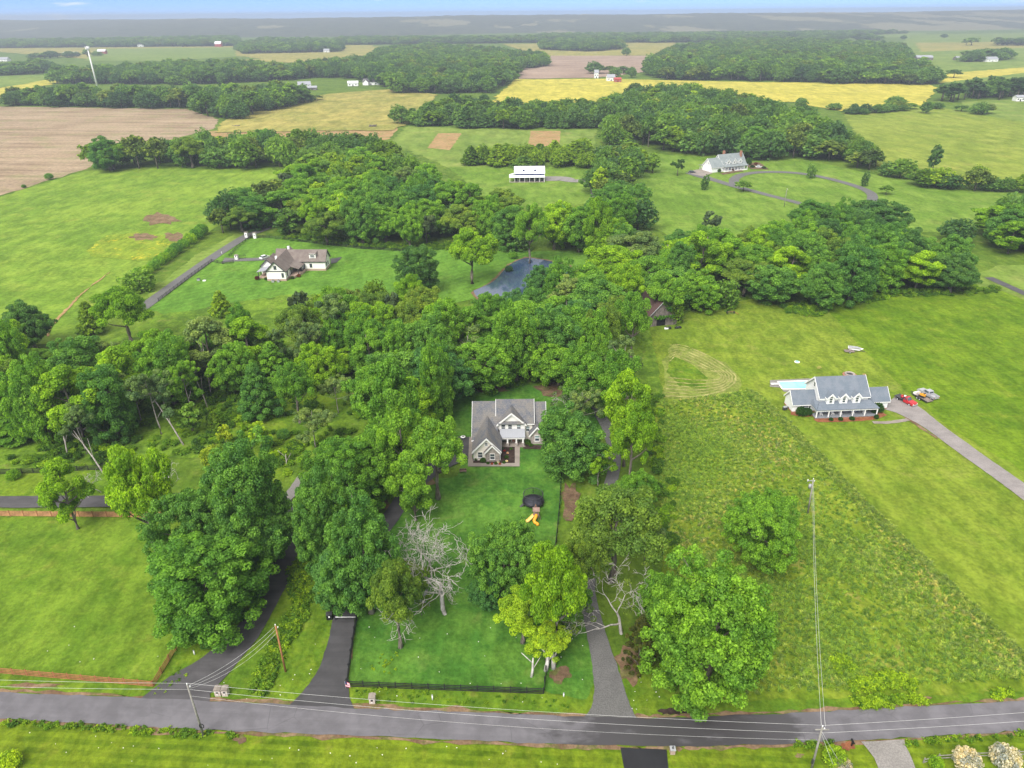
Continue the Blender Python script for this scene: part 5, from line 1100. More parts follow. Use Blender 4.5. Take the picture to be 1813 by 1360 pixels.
sheet('mulch_bed', [fl(h, x, y) for x, y in [(-.6, -.1), (0, -1.5), (5, -1.9), (11, -1.8), (15.5, -1.2), (18.8, .5), (18, 3.6), (16.1, 3.5), (15.95, -.05)]], .215, G['red_mulch'], .12); sheet('mulch_bed', [fl(h, x, y) for x, y in [(-5.2, 2.6), (-2, 1.2), (.0, 1.4), (-.1, 3.6), (-4.6, 3.65)]], .215, G['red_mulch'], .12)
for i, (x, y, r, s, lab) in enumerate([(-2.6, 2.3, 1.45, .75, 'large round shrub left of the porch'), (-1.0, 2.4, 1.2, .75, 'round shrub between porch and left wing window'), (17.2, 2.4, 1.5, .8, 'large round shrub right of the porch'), (15.9, 1.6, .8, 1., 'upright shrub at the right porch corner'), (15.2, -.9, .6, 1., 'small shrub below the right porch corner'), (3.6, -.9, .55, .8, 'low shrub before the second porch bay'), (6.0, -1.0, .6, .8, 'low shrub left of the porch steps'), (8.9, -1.0, .7, .7, 'low shrub right of the porch steps')]):
    ball_bush('shrub', lab + ' of the white farmhouse', 'shrub', fl(h, x, y), r, (0.05, 0.13, 0.02), 'shrubs around the white farmhouse', s)
pdeck = px([(1363, 674.5), (1430, 671.5), (1452, 672), (1452, 692), (1388, 695), (1381, 687.5), (1363, 686)])
sheet('pool_deck', pdeck, .24, M['pale_gravel']); t = thing('swimming_pool', 'rectangular turquoise swimming pool behind the left wing of the white farmhouse', 'pool', P(1410, 683)); o_ = t.location
pc = px([(1376, 677.5), (1450, 675.5), (1450, 690), (1385, 690.5)]); ins = [c - o_ for c in pc]
part('water', 'pool', t, lambda b: b.prism([(p.x, p.y) for p in ins], 'z', .2, .262)); part('coping', 'white', t, lambda b: [b.tube([ins[i] + Vector((0, 0, .27)), ins[(i + 1) % 4] + Vector((0, 0, .27))], .17, 4) for i in range(4)]); part('diving_board', 'white', t, lambda b: b.hexa([(q - o_) + Vector((0, 0, .5)) for q in px([(1365, 684), (1380, 683.6), (1380, 681.5), (1364, 681.5)])], [(q - o_) + Vector((0, 0, .6)) for q in px([(1365, 684), (1380, 683.6), (1380, 681.5), (1364, 681.5)])]))
t = thing('gas_grill', 'dark covered grill on the left side of the white farmhouse', 'grill', fl(h, -5.6, 5.2), R_(20))
part('body', 'dark_metal', t, lambda b: b.box(-.55, .55, -.3, .3, .2, .9)); part('lid', 'grey', t, lambda b: b.prism([(-.28, .92), (.28, .92), (.2, 1.2), (-.2, 1.2)], 'x', -.5, .5)); part('shelf', 'black', t, lambda b: b.box(.57, 1.0, -.25, .25, .82, .88))

# ------------------------------------------------------------------ brown-roofed white house
h = thing('brown_roof_house', 'white house with brown roof and brick base beside the long fenced lane', 'house', (-93.79, 259.94, 0), R_(-1.5))
W_, RF = M['board'], M['brown_shingle']; DK = M['dark_metal']
gable(h, 'y', 0, 19.5, 0, 7.3, 0.9, 4.1, 7.7, W_, RF, trim=DK); part('foundation', 'brick', h, lambda b: b.box(-.05, 7.35, -.05, 19.55, 0, .9))
gable(h, 'x', 3.7, 19.4, 12.5, 19.4, 0.9, 4.1, 7.6, W_, RF, trim=DK, ends=(0, 1)); part('wing_foundation', 'brick', h, lambda b: b.box(7.4, 19.45, 12.45, 19.45, 0, .9))
gable(h, 'y', 8.5, 16.5, -5.0, .5, 0, 3.3, 5.9, W_, RF, trim=DK, ends=(1, 1)); gable(h, 'x', -1.0, 4.0, 15.0, 22.0, 0, 3.6, 7.2, W_, RF, trim=DK)
part('porch_roof', RF, h, lambda b: slab(b, [(7.32, 5.4, 4.1), (10.9, 5.4, 3.0), (11.3, 13.6, 3.0), (7.32, 15.2, 4.6)], .15)); part('porch_floor', 'brick', h, lambda b: b.prism([(7.4, 3.4), (9.6, 3.4), (11.3, 8.0), (11.6, 12.4), (7.4, 12.4)], 'z', 0, .95))
for x, y in ((10.4, 5.7), (10.8, 9.0), (11.1, 12.2), (7.7, 5.7)): part('post', 'dark_metal', h, lambda b: b.box(x - .12, x + .12, y - .12, y + .12, .95, 3.05))
part('porch_screen', 'glass', h, lambda b: b.hexa([(10.75, 9.2, .96), (10.85, 9.2, .96), (11.1, 12.1, .96), (11.0, 12.1, .96)], [(10.75, 9.2, 3.0), (10.85, 9.2, 3.0), (11.1, 12.1, 3.0), (11.0, 12.1, 3.0)]))
part('side_porch_roof', 'metal_roof', h, lambda b: slab(b, [(-4.8, 2.6, 2.7), (-.4, 2.6, 3.5), (-.4, 8.4, 3.5), (-4.8, 8.4, 2.7)], .1)); part('side_porch_floor', 'brick', h, lambda b: b.box(-4.4, -.1, 3, 8.4, 0, .6))
for y in (3.1, 5.7, 8.0): part('post', 'dark_metal', h, lambda b: b.box(-4.5, -4.25, y - .12, y + .12, .6, 2.72))
for x, z in ((3.65, 5.4),): window(h, x, 0, z, .9, 1.2, frame='dark_metal')
window(h, 6.2, 0, 2.4, .7, 1.5, frame='dark_metal'); window(h, 13.6, 12.5, 2.2, .8, 1.3, frame='dark_metal')
for y in (14.4, 16.6): window(h, 19.4, y, 2.3, .8, 1.3, math.pi / 2, frame='dark_metal')
window(h, 19.4, 15.9, 5.6, .7, 1.1, math.pi / 2, frame='dark_metal'); window(h, 7.3, 2.2, 2.3, .8, 1.6, math.pi / 2, frame='dark_metal')
part('eave_band', 'dark_metal', h, lambda b: b.box(-.2, 7.5, -.12, -.02, 3.8, 4.1))
part('dormer', W_, h, lambda b: b.prism([(13.1, 5.0), (16.0, 5.0), (16.0, 6.6), (13.1, 7.0)][::1], 'x', 13.2, 15.8)); part('dormer_roof', RF, h, lambda b: slab(b, [(12.9, 12.8, 6.75), (16.1, 12.8, 6.75), (16.1, 16.2, 7.55), (12.9, 16.2, 7.55)], .12)); window(h, 14.5, 13.1, 5.8, 1.6, .9, frame='white')
for x, y, z in ((4.3, 16.5, 8.0), (.2, 12.4, 5.2)): part('chimney', 'white', h, lambda b: b.box(x - .4, x + .4, y - .4, y + .4, z - 3, z + .9))
for x, y, lab in ((2.5, -1.2, 'grey heat pump under the front gable'), (4.6, -1.1, 'grey heat pump right one under the front gable')):
    q = thing('heat_pump', lab + ' of the brown-roofed house', 'air conditioner', fl(h, x, y), 0, 'heat pumps at the brown-roofed house'); part('case', 'grey', q, lambda b: b.box(-.45, .45, -.45, .45, 0, .9)); part('fan', 'dark', q, lambda b: b.tube([(0, 0, .9), (0, 0, .93)], .36, 12))
for x, y, r, c, lab in ((-4.6, 1.6, .9, (.16, .035, .04), 'dark red shrub at the side porch'), (10.8, 4.6, .8, (.30, .11, .05), 'reddish shrub at the screened porch'), (9.0, 2.4, .7, (.06, .13, .02), 'green shrub at the screened porch steps'), (-1.0, 1.2, .7, (.06, .13, .02), 'green shrub left of the front gable')):
    ball_bush('shrub', lab + ' of the brown-roofed house', 'shrub', fl(h, x, y), r, c, 'shrubs around the brown-roofed house')
field('parking_pad', M['drive'], [(585, 459), (606, 456), (596, 466), (586, 468)], 0.1, z=.23)

# ------------------------------------------------------------------ chimney house on the upper lawn
h = thing('chimney_house', 'white house with slate roof and two brick chimneys on the upper lawn', 'house', (124.83, 470.94, 0), R_(-67.6))
gable(h, 'y', 0, 8.5, 0, 10.0, 0, 3.2, 8.0, M['white_siding'], M['green_shingle'], trim=M['white'], ur=5.0); gable(h, 'y', 8.52, 27, -1.0, 9.0, 0, 3.6, 9.6, M['white_siding'], M['green_shingle'], trim=M['white'], ur=4)
part('porch_roof', 'green_shingle', h, lambda b: slab(b, [(9.0, 8.8, 4.0), (11.8, 8.8, 2.9), (11.8, 27.2, 2.9), (9.0, 27.2, 4.0)], .15)); part('porch_floor', 'white', h, lambda b: b.box(9.02, 11.5, 8.8, 27, 0, .5))
for i in range(8): part('column', 'white', h, lambda b: b.box(11.2, 11.5, 9.0 + i * 2.5, 9.3 + i * 2.5, .5, 2.9))
for y in (11, 13.5, 16, 18.5, 21, 23.5): window(h, 9.0, y, 1.9, 1.1, 1.8, math.pi / 2)
for y in (13.0, 17.5, 22.0):
    gable(h, 'x', 5.0, 9.4 if y != 17.5 else 9.8, y - 1.3, y + 1.3, 4.2, 5.6, 7.4 if y == 17.5 else 6.9, M['white_siding'], M['green_shingle'], ov=.3, oe=.3, trim=M['white'], name='dormer', roofname='dormer_roof', ends=(0, 1)); window(h, 9.4 if y != 17.5 else 9.8, y, 5.2, .8, 1.0, math.pi / 2)
for x, y in ((1.0, 15.0), (5.5, 25.0)): part('chimney', 'red_brick', h, lambda b: b.box(x - .7, x + .7, y - .5, y + .5, 6.5, 11.2))
for x in (2.3, 7.3): part('garage_door', 'white', h, lambda b: b.box(x - 1.6, x + 1.6, -.08, -.02, 0.1, 2.6))
for x in (4.2, 5.8): window(h, x, 0, 5.2, .5, 1.0)
part('side_porch', 'white', h, lambda b: (b.box(-3.2, -3.0, .3, .5, 0, 2.7), b.box(-.6, -.4, -.6, -.4, 0, 2.7), b.box(-3.2, -3.0, 3.3, 3.5, 0, 2.7))); part('side_porch_roof', 'green_shingle', h, lambda b: slab(b, [(-3.6, -.8, 2.7), (-.05, -.8, 3.1), (-.05, 4, 3.1), (-3.6, 4, 2.7)], .15))
for x, y, r, s, c, lab in ((1265.5, 303, 1.6, 1.4, (.045, .12, .02), 'tall egg-shaped shrub beside the garage doors'), (1273, 305, 1.3, .8, (.06, .14, .02), 'round shrub at the porch end'), (1316, 295, 1.8, 1.2, (.04, .10, .02), 'dark tall shrub at the right porch end'), (1325, 293, 2.0, 1.2, (.06, .15, .02), 'green tall shrub in the back bed'), (1332, 297, 1.5, .5, (.04, .1, .02), 'low hedge shrub beside the back bed'), (1352, 299, 1.5, .5, (.05, .11, .02), 'low shrub at the right of the back bed'), (1338, 292, 1.3, .6, (.2, .06, .05), 'reddish shrub in the back bed'), (1297, 303, 1.0, .6, (.16, .05, .04), 'reddish low shrub before the porch')):
    ball_bush('shrub', lab + ' of the chimney house', 'shrub', P(x, y), r, c, 'shrubs around the chimney house', s)
field('paved_pad', M['concrete'], [(1218, 304), (1240, 300), (1262, 307), (1246, 313), (1226, 309)], .1, z=.23)
field('bed', G['dirt_red'], [(1275, 307), (1312, 301), (1316, 304), (1280, 310)], .3, z=.23); field('bed', G['dirt_red'], [(1316, 290), (1345, 288), (1362, 301), (1330, 300)], .4, z=.23)

# ------------------------------------------------------------------ white metal barn, old barn, small far buildings
h = thing('metal_barn', 'long white metal barn with wraparound porch beside the gravel drive', 'barn', (0.0, 437.7, 0), R_(-.14))
gable(h, 'x', 2.7, 20.9, 1.6, 11.6, 0, 4.9, 8.2, M['white_wall_metal'], M['white_metal'], ov=.3, oe=.2)
part('porch_roof', 'white_metal', h, lambda b: slab(b, [(-.6, -.9, 3.0), (21, -.9, 3.0), (20.9, 1.55, 3.8), (1.6, 1.55, 3.8)], .12)); part('porch_side_roof', 'white_metal', h, lambda b: slab(b, [(-.6, -.9, 3.02), (1.6, 1.55, 3.82), (2.65, 9, 3.82), (-.6, 9, 3.02)], .12)); part('band', 'navy', h, lambda b: b.box(2.9, 20.6, 1.48, 1.58, 3.95, 4.75))
part('front_wall', 'dark_metal', h, lambda b: b.box(2.9, 20.3, 1.5, 1.59, .3, 3.0)); part('porch_floor', 'concrete', h, lambda b: b.box(-.3, 21, -.7, 1.48, 0, .3))
for i in range(8): part('post', 'white', h, lambda b: b.box(-.3 + i * 3.0, -.1 + i * 3.0, -.6, -.4, .3, 2.98))
for x in (8.2, 15.2):
    f = part('roof_vent', 'navy', h, lambda b: b.tube([(x, 3.6, 5.7), (x, 3.6, 6.6), (x, 3.6, 7.0)], [.75, .75, .2], 12))
for x in (5, 10, 15, 18): window(h, x, 1.5, 1.7, 1.1, 1.2)
h = thing('old_barn', 'old brown barn with rusty roof half covered by green vines', 'barn', (48.6, 212.5, 0), R_(10))
gable(h, 'y', 0, 13, -4.4, 4.4, 0, 3.4, 8.2, M['old_wood'], M['rust_roof'], ov=.5, oe=.5); part('doorway', 'dark', h, lambda b: b.box(-1.6, 1.4, -.06, -.01, 0, 2.7)); part('trim', 'grey', h, lambda b: b.tube([(-5.0, -.55, 2.9), (0, -.55, 8.35)], .12, 4))  # black panel paints the shaded inside of the doorway; the wall is solid
part('lean_to', 'rust_roof', h, lambda b: slab(b, [(4.6, 1, 2.8), (8.2, 1, .5), (8.2, 8, .5), (4.6, 8, 2.8)], .12)); part('side_wall', 'old_wood', h, lambda b: b.box(4.5, 5.4, -.02, .1, 0, 2.3))
for i in range(12): part('plank', 'old_wood', h, lambda b: b.box(-4.4 + i * .73, -3.75 + i * .73, -.12 - .02 * (i % 2), -.02, 2.9 if 3 < i < 8 else .05, 3.6 + min(i, 11 - i) * .62 * .8))
vb = [(rng.uniform(.4, 5), rng.uniform(-.6, 9), 0, rng.uniform(.5, .9), rng.random()) for _ in range(60)]; vb = [(x, y, 8.4 - x * 1.08 - (0 if x < 4.4 else .6), r, tn) for x, y, _, r, tn in vb] + [(rng.uniform(-3, 4.6), rng.uniform(-.9, -.3), rng.uniform(2.8, 3.6), .45, rng.random()) for _ in range(16)]
o = link('vines', leaf_mesh('vines', vb, 5000, .5, 4, [M['leaf']]), h); o.color = (.10, .26, .03, 1)
for x, y, lab, c in ((1181, 583, 'white and dark scrap heap by the old barn doorway', 'white'), (1199, 582, 'black tractor parts beside the old barn lean-to', 'black')):
    q = thing('scrap_heap', lab, 'scrap', P(x, y)); part('frame', 'dark_metal', q, lambda b: (b.tube([(-.8, 0, .2), (.8, .2, .9)], .12, 5), b.tube([(-.6, .4, .9), (.7, -.3, .3)], .12, 5))); part('sheet', c, q, lambda b: b.hexa([(-.9, -.4, .1), (.3, -.5, .2), (.4, .4, .3), (-.8, .5, .2)], [(-.9, -.4, .3), (.3, -.5, .5), (.4, .4, .6), (-.8, .5, .4)])); part('wheel', 'rubber', q, lambda b: b.tube([(.9, -.2, .45), (.9, .05, .45)], .45, 10))
h = thing('metal_shed', 'white metal shed glimpsed between trees in the belt right of the pond', 'shed', P(1213, 492) + Vector((0, 0, 0)), R_(8))
gable(h, 'x', -6, 6, -3, 3, 0, 3.4, 5.2, M['white_wall_metal'], M['white_metal']); part('door', 'grey', h, lambda b: b.box(-1.5, 1.5, -3.08, -3.02, 0, 2.8))
def small_house(name, label, x, y, w, d, he, hr, wall, roof, rz=0, wing=None, cat='house'):
    p = P(x, y); k = depth(p) / FPX; L = w * k; o = thing(name, label, cat, (p.x, p.y, 0.3), R_(rz), None)
    gable(o, 'x', -L / 2, L / 2, 0, d, 0, he, hr, M[wall], M[roof], t=.3)
    part('door', 'dark_metal', o, lambda b: b.box(-.8, .8, -.12, -.02, 0, 2.3))
    for s in (-.3, .3): window(o, L * s, 0, he * .55, 1.6, 1.5, panes=1)
    if wing: gable(o, 'y', -5, d * .6, L * wing[0], L * wing[1], 0, he, hr * .95, M[wall], M[roof], t=.3, name='wing', roofname='wing_roof')
    return o
for a in [('far_house', 'white house with dark roof at the edge of the large far wood', 657, 151, 30, 12, 4, 8, 'white_siding', 'grey_shingle', -6, (-.4, -.1)), ('far_garage', 'white garage left of the dark-roofed white house', 625, 153, 18, 9, 4, 6.5, 'white_siding', 'white_metal', 4, None), ('far_house', 'grey-roofed house in the gap of the far wood', 540, 156, 22, 12, 4, 8, 'white_siding', 'metal_roof', 20, None), ('far_shed', 'low grey shed beside the gap of the far wood', 553, 160, 16, 9, 3, 5, 'old_wood', 'metal_roof', 10, None),
          ('far_barn', 'red barn with white roof far left behind the tower', 180, 96, 13, 20, 7, 12, 'red_metal', 'white_metal', 10, None), ('far_house', 'white farmhouse far left in front of the red barn', 124, 99, 24, 14, 5, 9, 'white_siding', 'white_metal', 0, None), ('far_house', 'white house at the left edge of the far fields', 4, 109, 18, 16, 4, 9, 'white_siding', 'metal_roof', 0, None), ('far_house', 'white house far away left of a red one, along the far treeline', 249, 83, 11, 16, 8, 14, 'white_siding', 'metal_roof', 0, None), ('far_house', 'tiny white house in the middle of the far left treeline', 308, 82, 7, 14, 9, 15, 'white_siding', 'metal_roof', 0, None), ('far_barn', 'red and white barn on the far left treeline', 386, 83, 11, 18, 9, 17, 'red_metal', 'white_metal', 0, None), ('far_barn', 'small white barn in the tan field by the oval wood', 578, 93, 10, 12, 5, 9, 'white_wall_metal', 'metal_roof', 0, None), ('far_house', 'white house between ploughed field and yellow crop', 1082, 144, 14, 10, 5, 9, 'white_siding', 'metal_roof', 5, None), ('far_shed', 'low red-roofed shed right of the white house by the yellow crop', 1094, 146, 12, 10, 4, 6, 'red_metal', 'red_metal', 0, None), ('far_shed', 'white tall shed left of the white house by the yellow crop', 1056, 139, 7, 8, 8, 12, 'white_siding', 'metal_roof', 0, None), ('far_barn', 'dark barn in the far right fields', 1637, 107, 28, 16, 5, 9, 'old_wood', 'metal_roof', -4, None), ('far_shed', 'small shed right of the dark barn in the far right fields', 1700, 107, 14, 12, 4, 7, 'old_wood', 'metal_roof', 12, None), ('far_house', 'white house under trees at the far right', 1757, 110, 22, 14, 5, 9, 'white_siding', 'metal_roof', 10, None), ('far_shed', 'white shed before the woods right of the ploughed field', 1178, 138, 12, 8, 5, 8, 'white_siding', 'metal_roof', 0, None), ('far_shed', 'tiny white shed roof above the right far wood', 1440, 112, 6, 8, 14, 18, 'white_siding', 'white_metal', 0, None), ('far_shed', 'grey shed at the right edge beside the dark pines', 1806, 180, 14, 8, 4, 6, 'white_siding', 'metal_roof', 0, None)]:
    small_house(*a, cat='barn' if 'barn' in a[0] else 'shed' if 'shed' in a[0] else 'house')
t = thing('cell_tower', 'tall white monopole tower with antenna platform above the far left wood', 'tower', P(174, 160))
part('mast', 'white', t, lambda b: b.tube([(0, 0, 0), (0, 0, 57)], [1.3, .7], 10)); part('platform', 'steel', t, lambda b: ring(b, .8, 2.6, 54, 54.4, 16))
for k in range(9): a = k * .698; part('antenna', 'white', t, lambda b: b.box(2.6 * math.cos(a) - .25, 2.6 * math.cos(a) + .25, 2.6 * math.sin(a) - .25, 2.6 * math.sin(a) + .25, 53, 56.5))
# ------------------------------------------------------------------ fences
def rail_fence(name, label, pts, mat, hgt=1.3, gap=2.4, rails=4, rh=.15, posts=.13):
    line = [Vector((p.x, p.y, 0)) for p in pts]; o = thing(name, label, 'fence', line[0])
    pm = MB().box(-posts / 2, posts / 2, -posts / 2, posts / 2, 0, hgt + .08).mesh('post', M[mat]); cache = {}; first = True
    for a, b in zip(line[:-1], line[1:]):
        L = (b - a).length; n = max(1, round(L / gap)); d = (b - a) / n; rz = math.atan2(d.y, d.x); s = d.length
        rm = MB().box(0.0, s, -posts / 2 - .05, -posts / 2 - .005, -rh / 2, rh / 2).mesh('rail', M[mat])
        for i in range(n + 1):
            if i > 0 or first: link('post', pm, o, a + d * i - line[0], rz)
        for i in range(n):
            for k in range(rails): link('rail', rm, o, a + d * i - line[0] + Vector((0, 0, hgt * (k + .75) / rails)), rz)
        first = False
    return o
rail_fence('rail_fence', 'black four-rail fence along the road in front of the paddock', px([(615, 1216), (962, 1229), (966, 1190), (970, 1150)]), 'black_wood', 1.35, 2.45)
rail_fence('rail_fence', 'black rail fence along the right side of the black driveway', px([(614, 1213), (621, 1160), (627, 1120), (632, 1092), (650, 1060)]), 'black_wood', 1.3, 2.4)
rail_fence('rail_fence', 'black rail fence along the right side of the front lawn', px([(994, 845), (991, 900), (985, 960), (978, 1020)]), 'black_wood', 1.2, 2.4, 3)
rail_fence('rail_fence', 'black rail fence left of the driveway behind the entry box', px([(586, 1088), (594, 1068), (602, 1045), (612, 1020)]), 'black_wood', 1.2, 2.0, 3)
rail_fence('rail_fence', 'red-brown rail fence along the road and up beside the lane', px([(-40, 1190), (0, 1192), (272, 1216), (300, 1170), (322, 1133)]), 'red_wood', 1.3, 2.2)
rail_fence('rail_fence', 'black rail fence on the left before the left wood', px([(-40, 841), (60, 838), (176, 832), (210, 820)]), 'black_wood', 1.3, 2.4)
rail_fence('rail_fence', 'black rail fence along the long pale lane', px([(281, 534), (340, 489), (375, 464), (395, 468), (414, 466)]), 'black_wood', 1.3, 3.2, 3)
rail_fence('rail_fence', 'black rail fence from the lane to the white gate pillars', px([(406, 455), (420, 440), (445, 421)]), 'black_wood', 1.3, 3.2, 3)
rail_fence('rail_fence', 'dark rail fence from the gate pillars along the wood edge', px([(455, 420), (500, 424), (560, 432), (640, 441), (720, 446)]), 'black_wood', 1.2, 3.6, 3)
rail_fence('rail_fence', 'dark rail fence running up through the left wood', px([(372, 682), (392, 662), (410, 640), (430, 620)]), 'black_wood', 1.2, 3.0, 3)
rail_fence('rail_fence', 'grey rail fence beside the white flowering shrubs', px([(1634, 1352), (1660, 1345), (1720, 1341), (1800, 1338), (1860, 1336)]), 'pole_wood', 1.1, 2.6, 2)
line = px([(-30, 914), (215, 916), (360, 918)]); o = thing('panel_fence', 'tan wooden panel fence along the left pasture beside the lane', 'fence', line[0]); o_ = line[0]
pts_ = []
for a, b in zip(line[:-1], line[1:]):
    n = round((b - a).length / 2.9); pts_ += [a.lerp(b, i / n) for i in range(n)]
pts_.append(line[-1]); pan = MB()
for i in range(10): pan.box(.06 + i * .28, .32 + i * .28, -.02 - .012 * (i % 2), .01, .12, 1.42)
pan.box(.02, 2.88, .012, .06, .35, .45); pan.box(.02, 2.88, .012, .06, 1.1, 1.2); pam = pan.mesh('panel', M['tan_wood']); pom = MB().box(-.07, .07, -.07, .07, 0, 1.55).mesh('post', M['red_wood'])
for a, b in zip(pts_[:-1], pts_[1:]):
    rz = math.atan2(b.y - a.y, b.x - a.x); link('panel', pam, o, a - o_, rz); link('post', pom, o, a - o_, rz)

# ------------------------------------------------------------------ poles and wires
def utility_pole(label, foot, hgt, mat, lean=(0, 0), arm=None, extras=()):
    o = thing('utility_pole', label, 'utility pole', (foot.x, foot.y, 0)); tp = Vector((lean[0], lean[1], hgt))
    part('pole', mat, o, lambda b: b.tube([(0, 0, -.3), tp * .5, tp], [.17, .145, .115], 9)); part('insulator', 'white', o, lambda b: (b.tube([tp, tp + Vector((0, 0, .3))], [.09, .06], 8), b.tube([tp + Vector((.28, 0, -.5)), tp + Vector((.34, 0, -.2))], .07, 8)))
    if 'cross' in extras: part('crossarm', 'pole_wood', o, lambda b: b.box(tp.x - .9, tp.x + .9, tp.y - .16, tp.y - .05, hgt - .45, hgt - .33))
    if 'can' in extras:
        part('transformer', 'grey', o, lambda b: (b.tube([tp + Vector((-.38, -.05, -2.0)), tp + Vector((-.38, -.05, -1.1))], .27, 12))); part('bracket', 'steel', o, lambda b: b.box(tp.x - 1.1, tp.x, tp.y - .05, tp.y + .05, hgt - .35, hgt - .25)); part('cutout', 'white', o, lambda b: b.tube([tp + Vector((-1.05, 0, -.5)), tp + Vector((-1.0, 0, .05))], .08, 6))
    if 'coil' in extras: part('cable_coil', 'black', o, lambda b: b.tube([(.3 + .3 * math.cos(a), -.2, 2.6 + .42 * math.sin(a)) for a in np.linspace(0, 6.283, 15)], .06, 5, cap=False))
    if 'box' in extras: part('meter_box', 'dark_metal', o, lambda b: b.box(-.3, -.12, -.2, .05, 1.6, 2.4))
    return o, Vector((foot.x, foot.y, 0)) + tp
pA, tA = utility_pole('leaning grey utility pole between the lane mouth and the road, leftmost', P(361, 1305), 10.7, 'pole_wood', extras=('coil',))
pB, tB = utility_pole('orange-brown utility pole on the verge between lane and driveway', P(506, 1190), 9.9, 'orange_wood', extras=())
pC, tC = utility_pole('grey utility pole at the bottom edge beside the pale gravel drive', P(1436, 1364), 8.8, 'pole_wood', extras=('box', 'cross'), lean=(-.2, .0))
pD, tD = utility_pole('grey utility pole with a transformer in the hay field', P(1430, 911), 8.6, 'pole_wood', extras=('can',), lean=(-.5, 0))
pE, tE = utility_pole('thin grey pole on the upper lawn below the loop drive', P(1388, 367), 9.5, 'pole_wood')
def wire(label, a, b, sag, r=.013, name='wire'):
    pts = [a.lerp(b, i / 16) - Vector((0, 0, sag * 4 * (i / 16) * (1 - i / 16))) for i in range(17)]
    return tag(MB().tube(pts, r, 5).build(name, M['wire']), label, 'wire', 'overhead power lines')
Z = lambda dz, dx=0, dy=0: Vector((dx, dy, dz))
wire('upper overhead wire spanning between the two roadside poles', tA + Z(.3), tC + Z(.3, .25), 1.0)
wire('lower overhead wire spanning between the two roadside poles', tA + Z(-.9), tC + Z(-1.2, -.2), 1.2)
wire('thin third wire low over the road between the roadside poles', tA + Z(-2.2), tC + Z(-2.6, -.1), 1.6, .01)
wire('upper wire leaving the leftmost pole to the left edge', tA + Z(.3), Vector((-120, 70.5, 10.4)), 1.0); wire('lower wire leaving the leftmost pole to the left edge', tA + Z(-.9), Vector((-120, 70.5, 8.8)), 1.0)
wire('upper wire leaving the bottom right pole to the right edge', tC + Z(.3, .25), Vector((120, 66, 9.6)), .9); wire('lower wire leaving the bottom right pole to the right edge', tC + Z(-1.2), Vector((120, 65.5, 8)), .9)
wire('left wire running up the hay field to the transformer pole', tC + Z(.3, -.2), tD + Z(.0, -.1), 1.4, .017); wire('right wire running up the hay field to the transformer pole', tC + Z(.1, .35), tD + Z(-.3, .12), 1.5, .017)
for i, (dz, lab) in enumerate([(0, 'topmost'), (-.7, 'middle'), (-1.4, 'lowest')]): wire(lab + ' service wire from the leftmost pole to the orange-brown pole', tA + Z(-.2 - .3 * i), tB + Z(dz), 1.0 + .3 * i, .015)
wire('left guy wire sloping down from the bottom right pole', tC + Z(-1.0), P(1480, 1366), .1, .018); wire('right guy wire sloping down from the bottom right pole', tC + Z(-.9, .1), P(1492, 1358), .1, .018)
wire('guy wire beside the transformer pole in the hay field', tD + Z(-.5), P(1436, 908), .05, .016)

# ------------------------------------------------------------------ mailboxes, markers, gate, flag
for x, y, lab in ((388, 1230, 'left one of a pair of pale stone mailbox pillars at the lane mouth'), (400.5, 1230, 'right one of a pair of pale stone mailbox pillars at the lane mouth'), (660, 1244, 'single pale stone mailbox pillar beside the road before the paddock')):
    o = thing('mailbox_pillar', lab, 'mailbox', P(x, y), R_(2), 'stone mailbox pillars beside the road'); part('pillar', 'pale_stone', o, lambda b: b.box(-.42, .42, -.42, .42, 0, 1.35)); part('cap', 'concrete', o, lambda b: b.prism([(-.5, 1.36), (.5, 1.36), (.5, 1.46), (0, 1.6), (-.5, 1.46)], 'y', -.5, .5)); part('mailbox', 'black', o, lambda b: b.box(-.15, .15, -.5, -.3, .85, 1.12)); part('number_plate', 'white', o, lambda b: b.box(-.1, .1, -.515, -.505, .55, .7))
o = thing('mailbox_pillar', 'small brick pillar beside the fresh black driveway', 'mailbox', P(1190, 1334), 0, 'stone mailbox pillars beside the road'); part('pillar', 'brick', o, lambda b: b.box(-.32, .32, -.32, .32, 0, 1.0)); part('cap', 'grey', o, lambda b: b.box(-.38, .38, -.38, .38, 1.0, 1.1)); part('lantern', 'dark_metal', o, lambda b: b.tube([(0, 0, 1.1), (0, 0, 1.5)], [.12, .06], 6))
o = thing('post_mailbox', 'black mailbox on a post beside the pale gravel drive', 'mailbox', P(1507, 1322)); part('post', 'black', o, lambda b: b.box(-.08, .08, -.08, .08, 0, 1.0)); part('box', 'black', o, lambda b: (b.prism([(-.13, 1.0), (.13, 1.0), (.13, 1.16), (0, 1.28), (-.13, 1.16)], 'y', -.35, .35))); part('arm', 'black', o, lambda b: b.box(-.05, .05, -.3, .3, .9, .99))
for x, y, hh, lab in ((766, 1240, 1.1, 'thin white marker post on the verge before the paddock'), (345, 1160, 1.0, 'white marker post on the grass left of the lane'), (998, 1234, .8, 'short white marker post left of the gravel lane'), (1128, 450, 1.0, None), (393, 451, 1.4, 'small white post beside the long pale lane')):
    if lab: o = thing('marker_post', lab, 'post', P(x, y), 0, 'white marker posts'); part('post', 'white', o, lambda b: b.tube([(0, 0, 0), (0, 0, hh)], .1, 8)); part('cap', 'grey', o, lambda b: b.tube([(0, 0, hh), (0, 0, hh + .06)], .12, 8))
o = thing('entry_box', 'black gate entry box left of the driveway barrier', 'gate box', P(584, 1096), R_(8)); part('cabinet', 'black', o, lambda b: b.box(-.45, .45, -.4, .4, 0, 1.2)); part('keypad', 'white', o, lambda b: b.box(-.12, .15, -.43, -.405, .7, 1.0)); part('lid', 'dark_metal', o, lambda b: b.box(-.5, .5, -.45, .45, 1.2, 1.28))
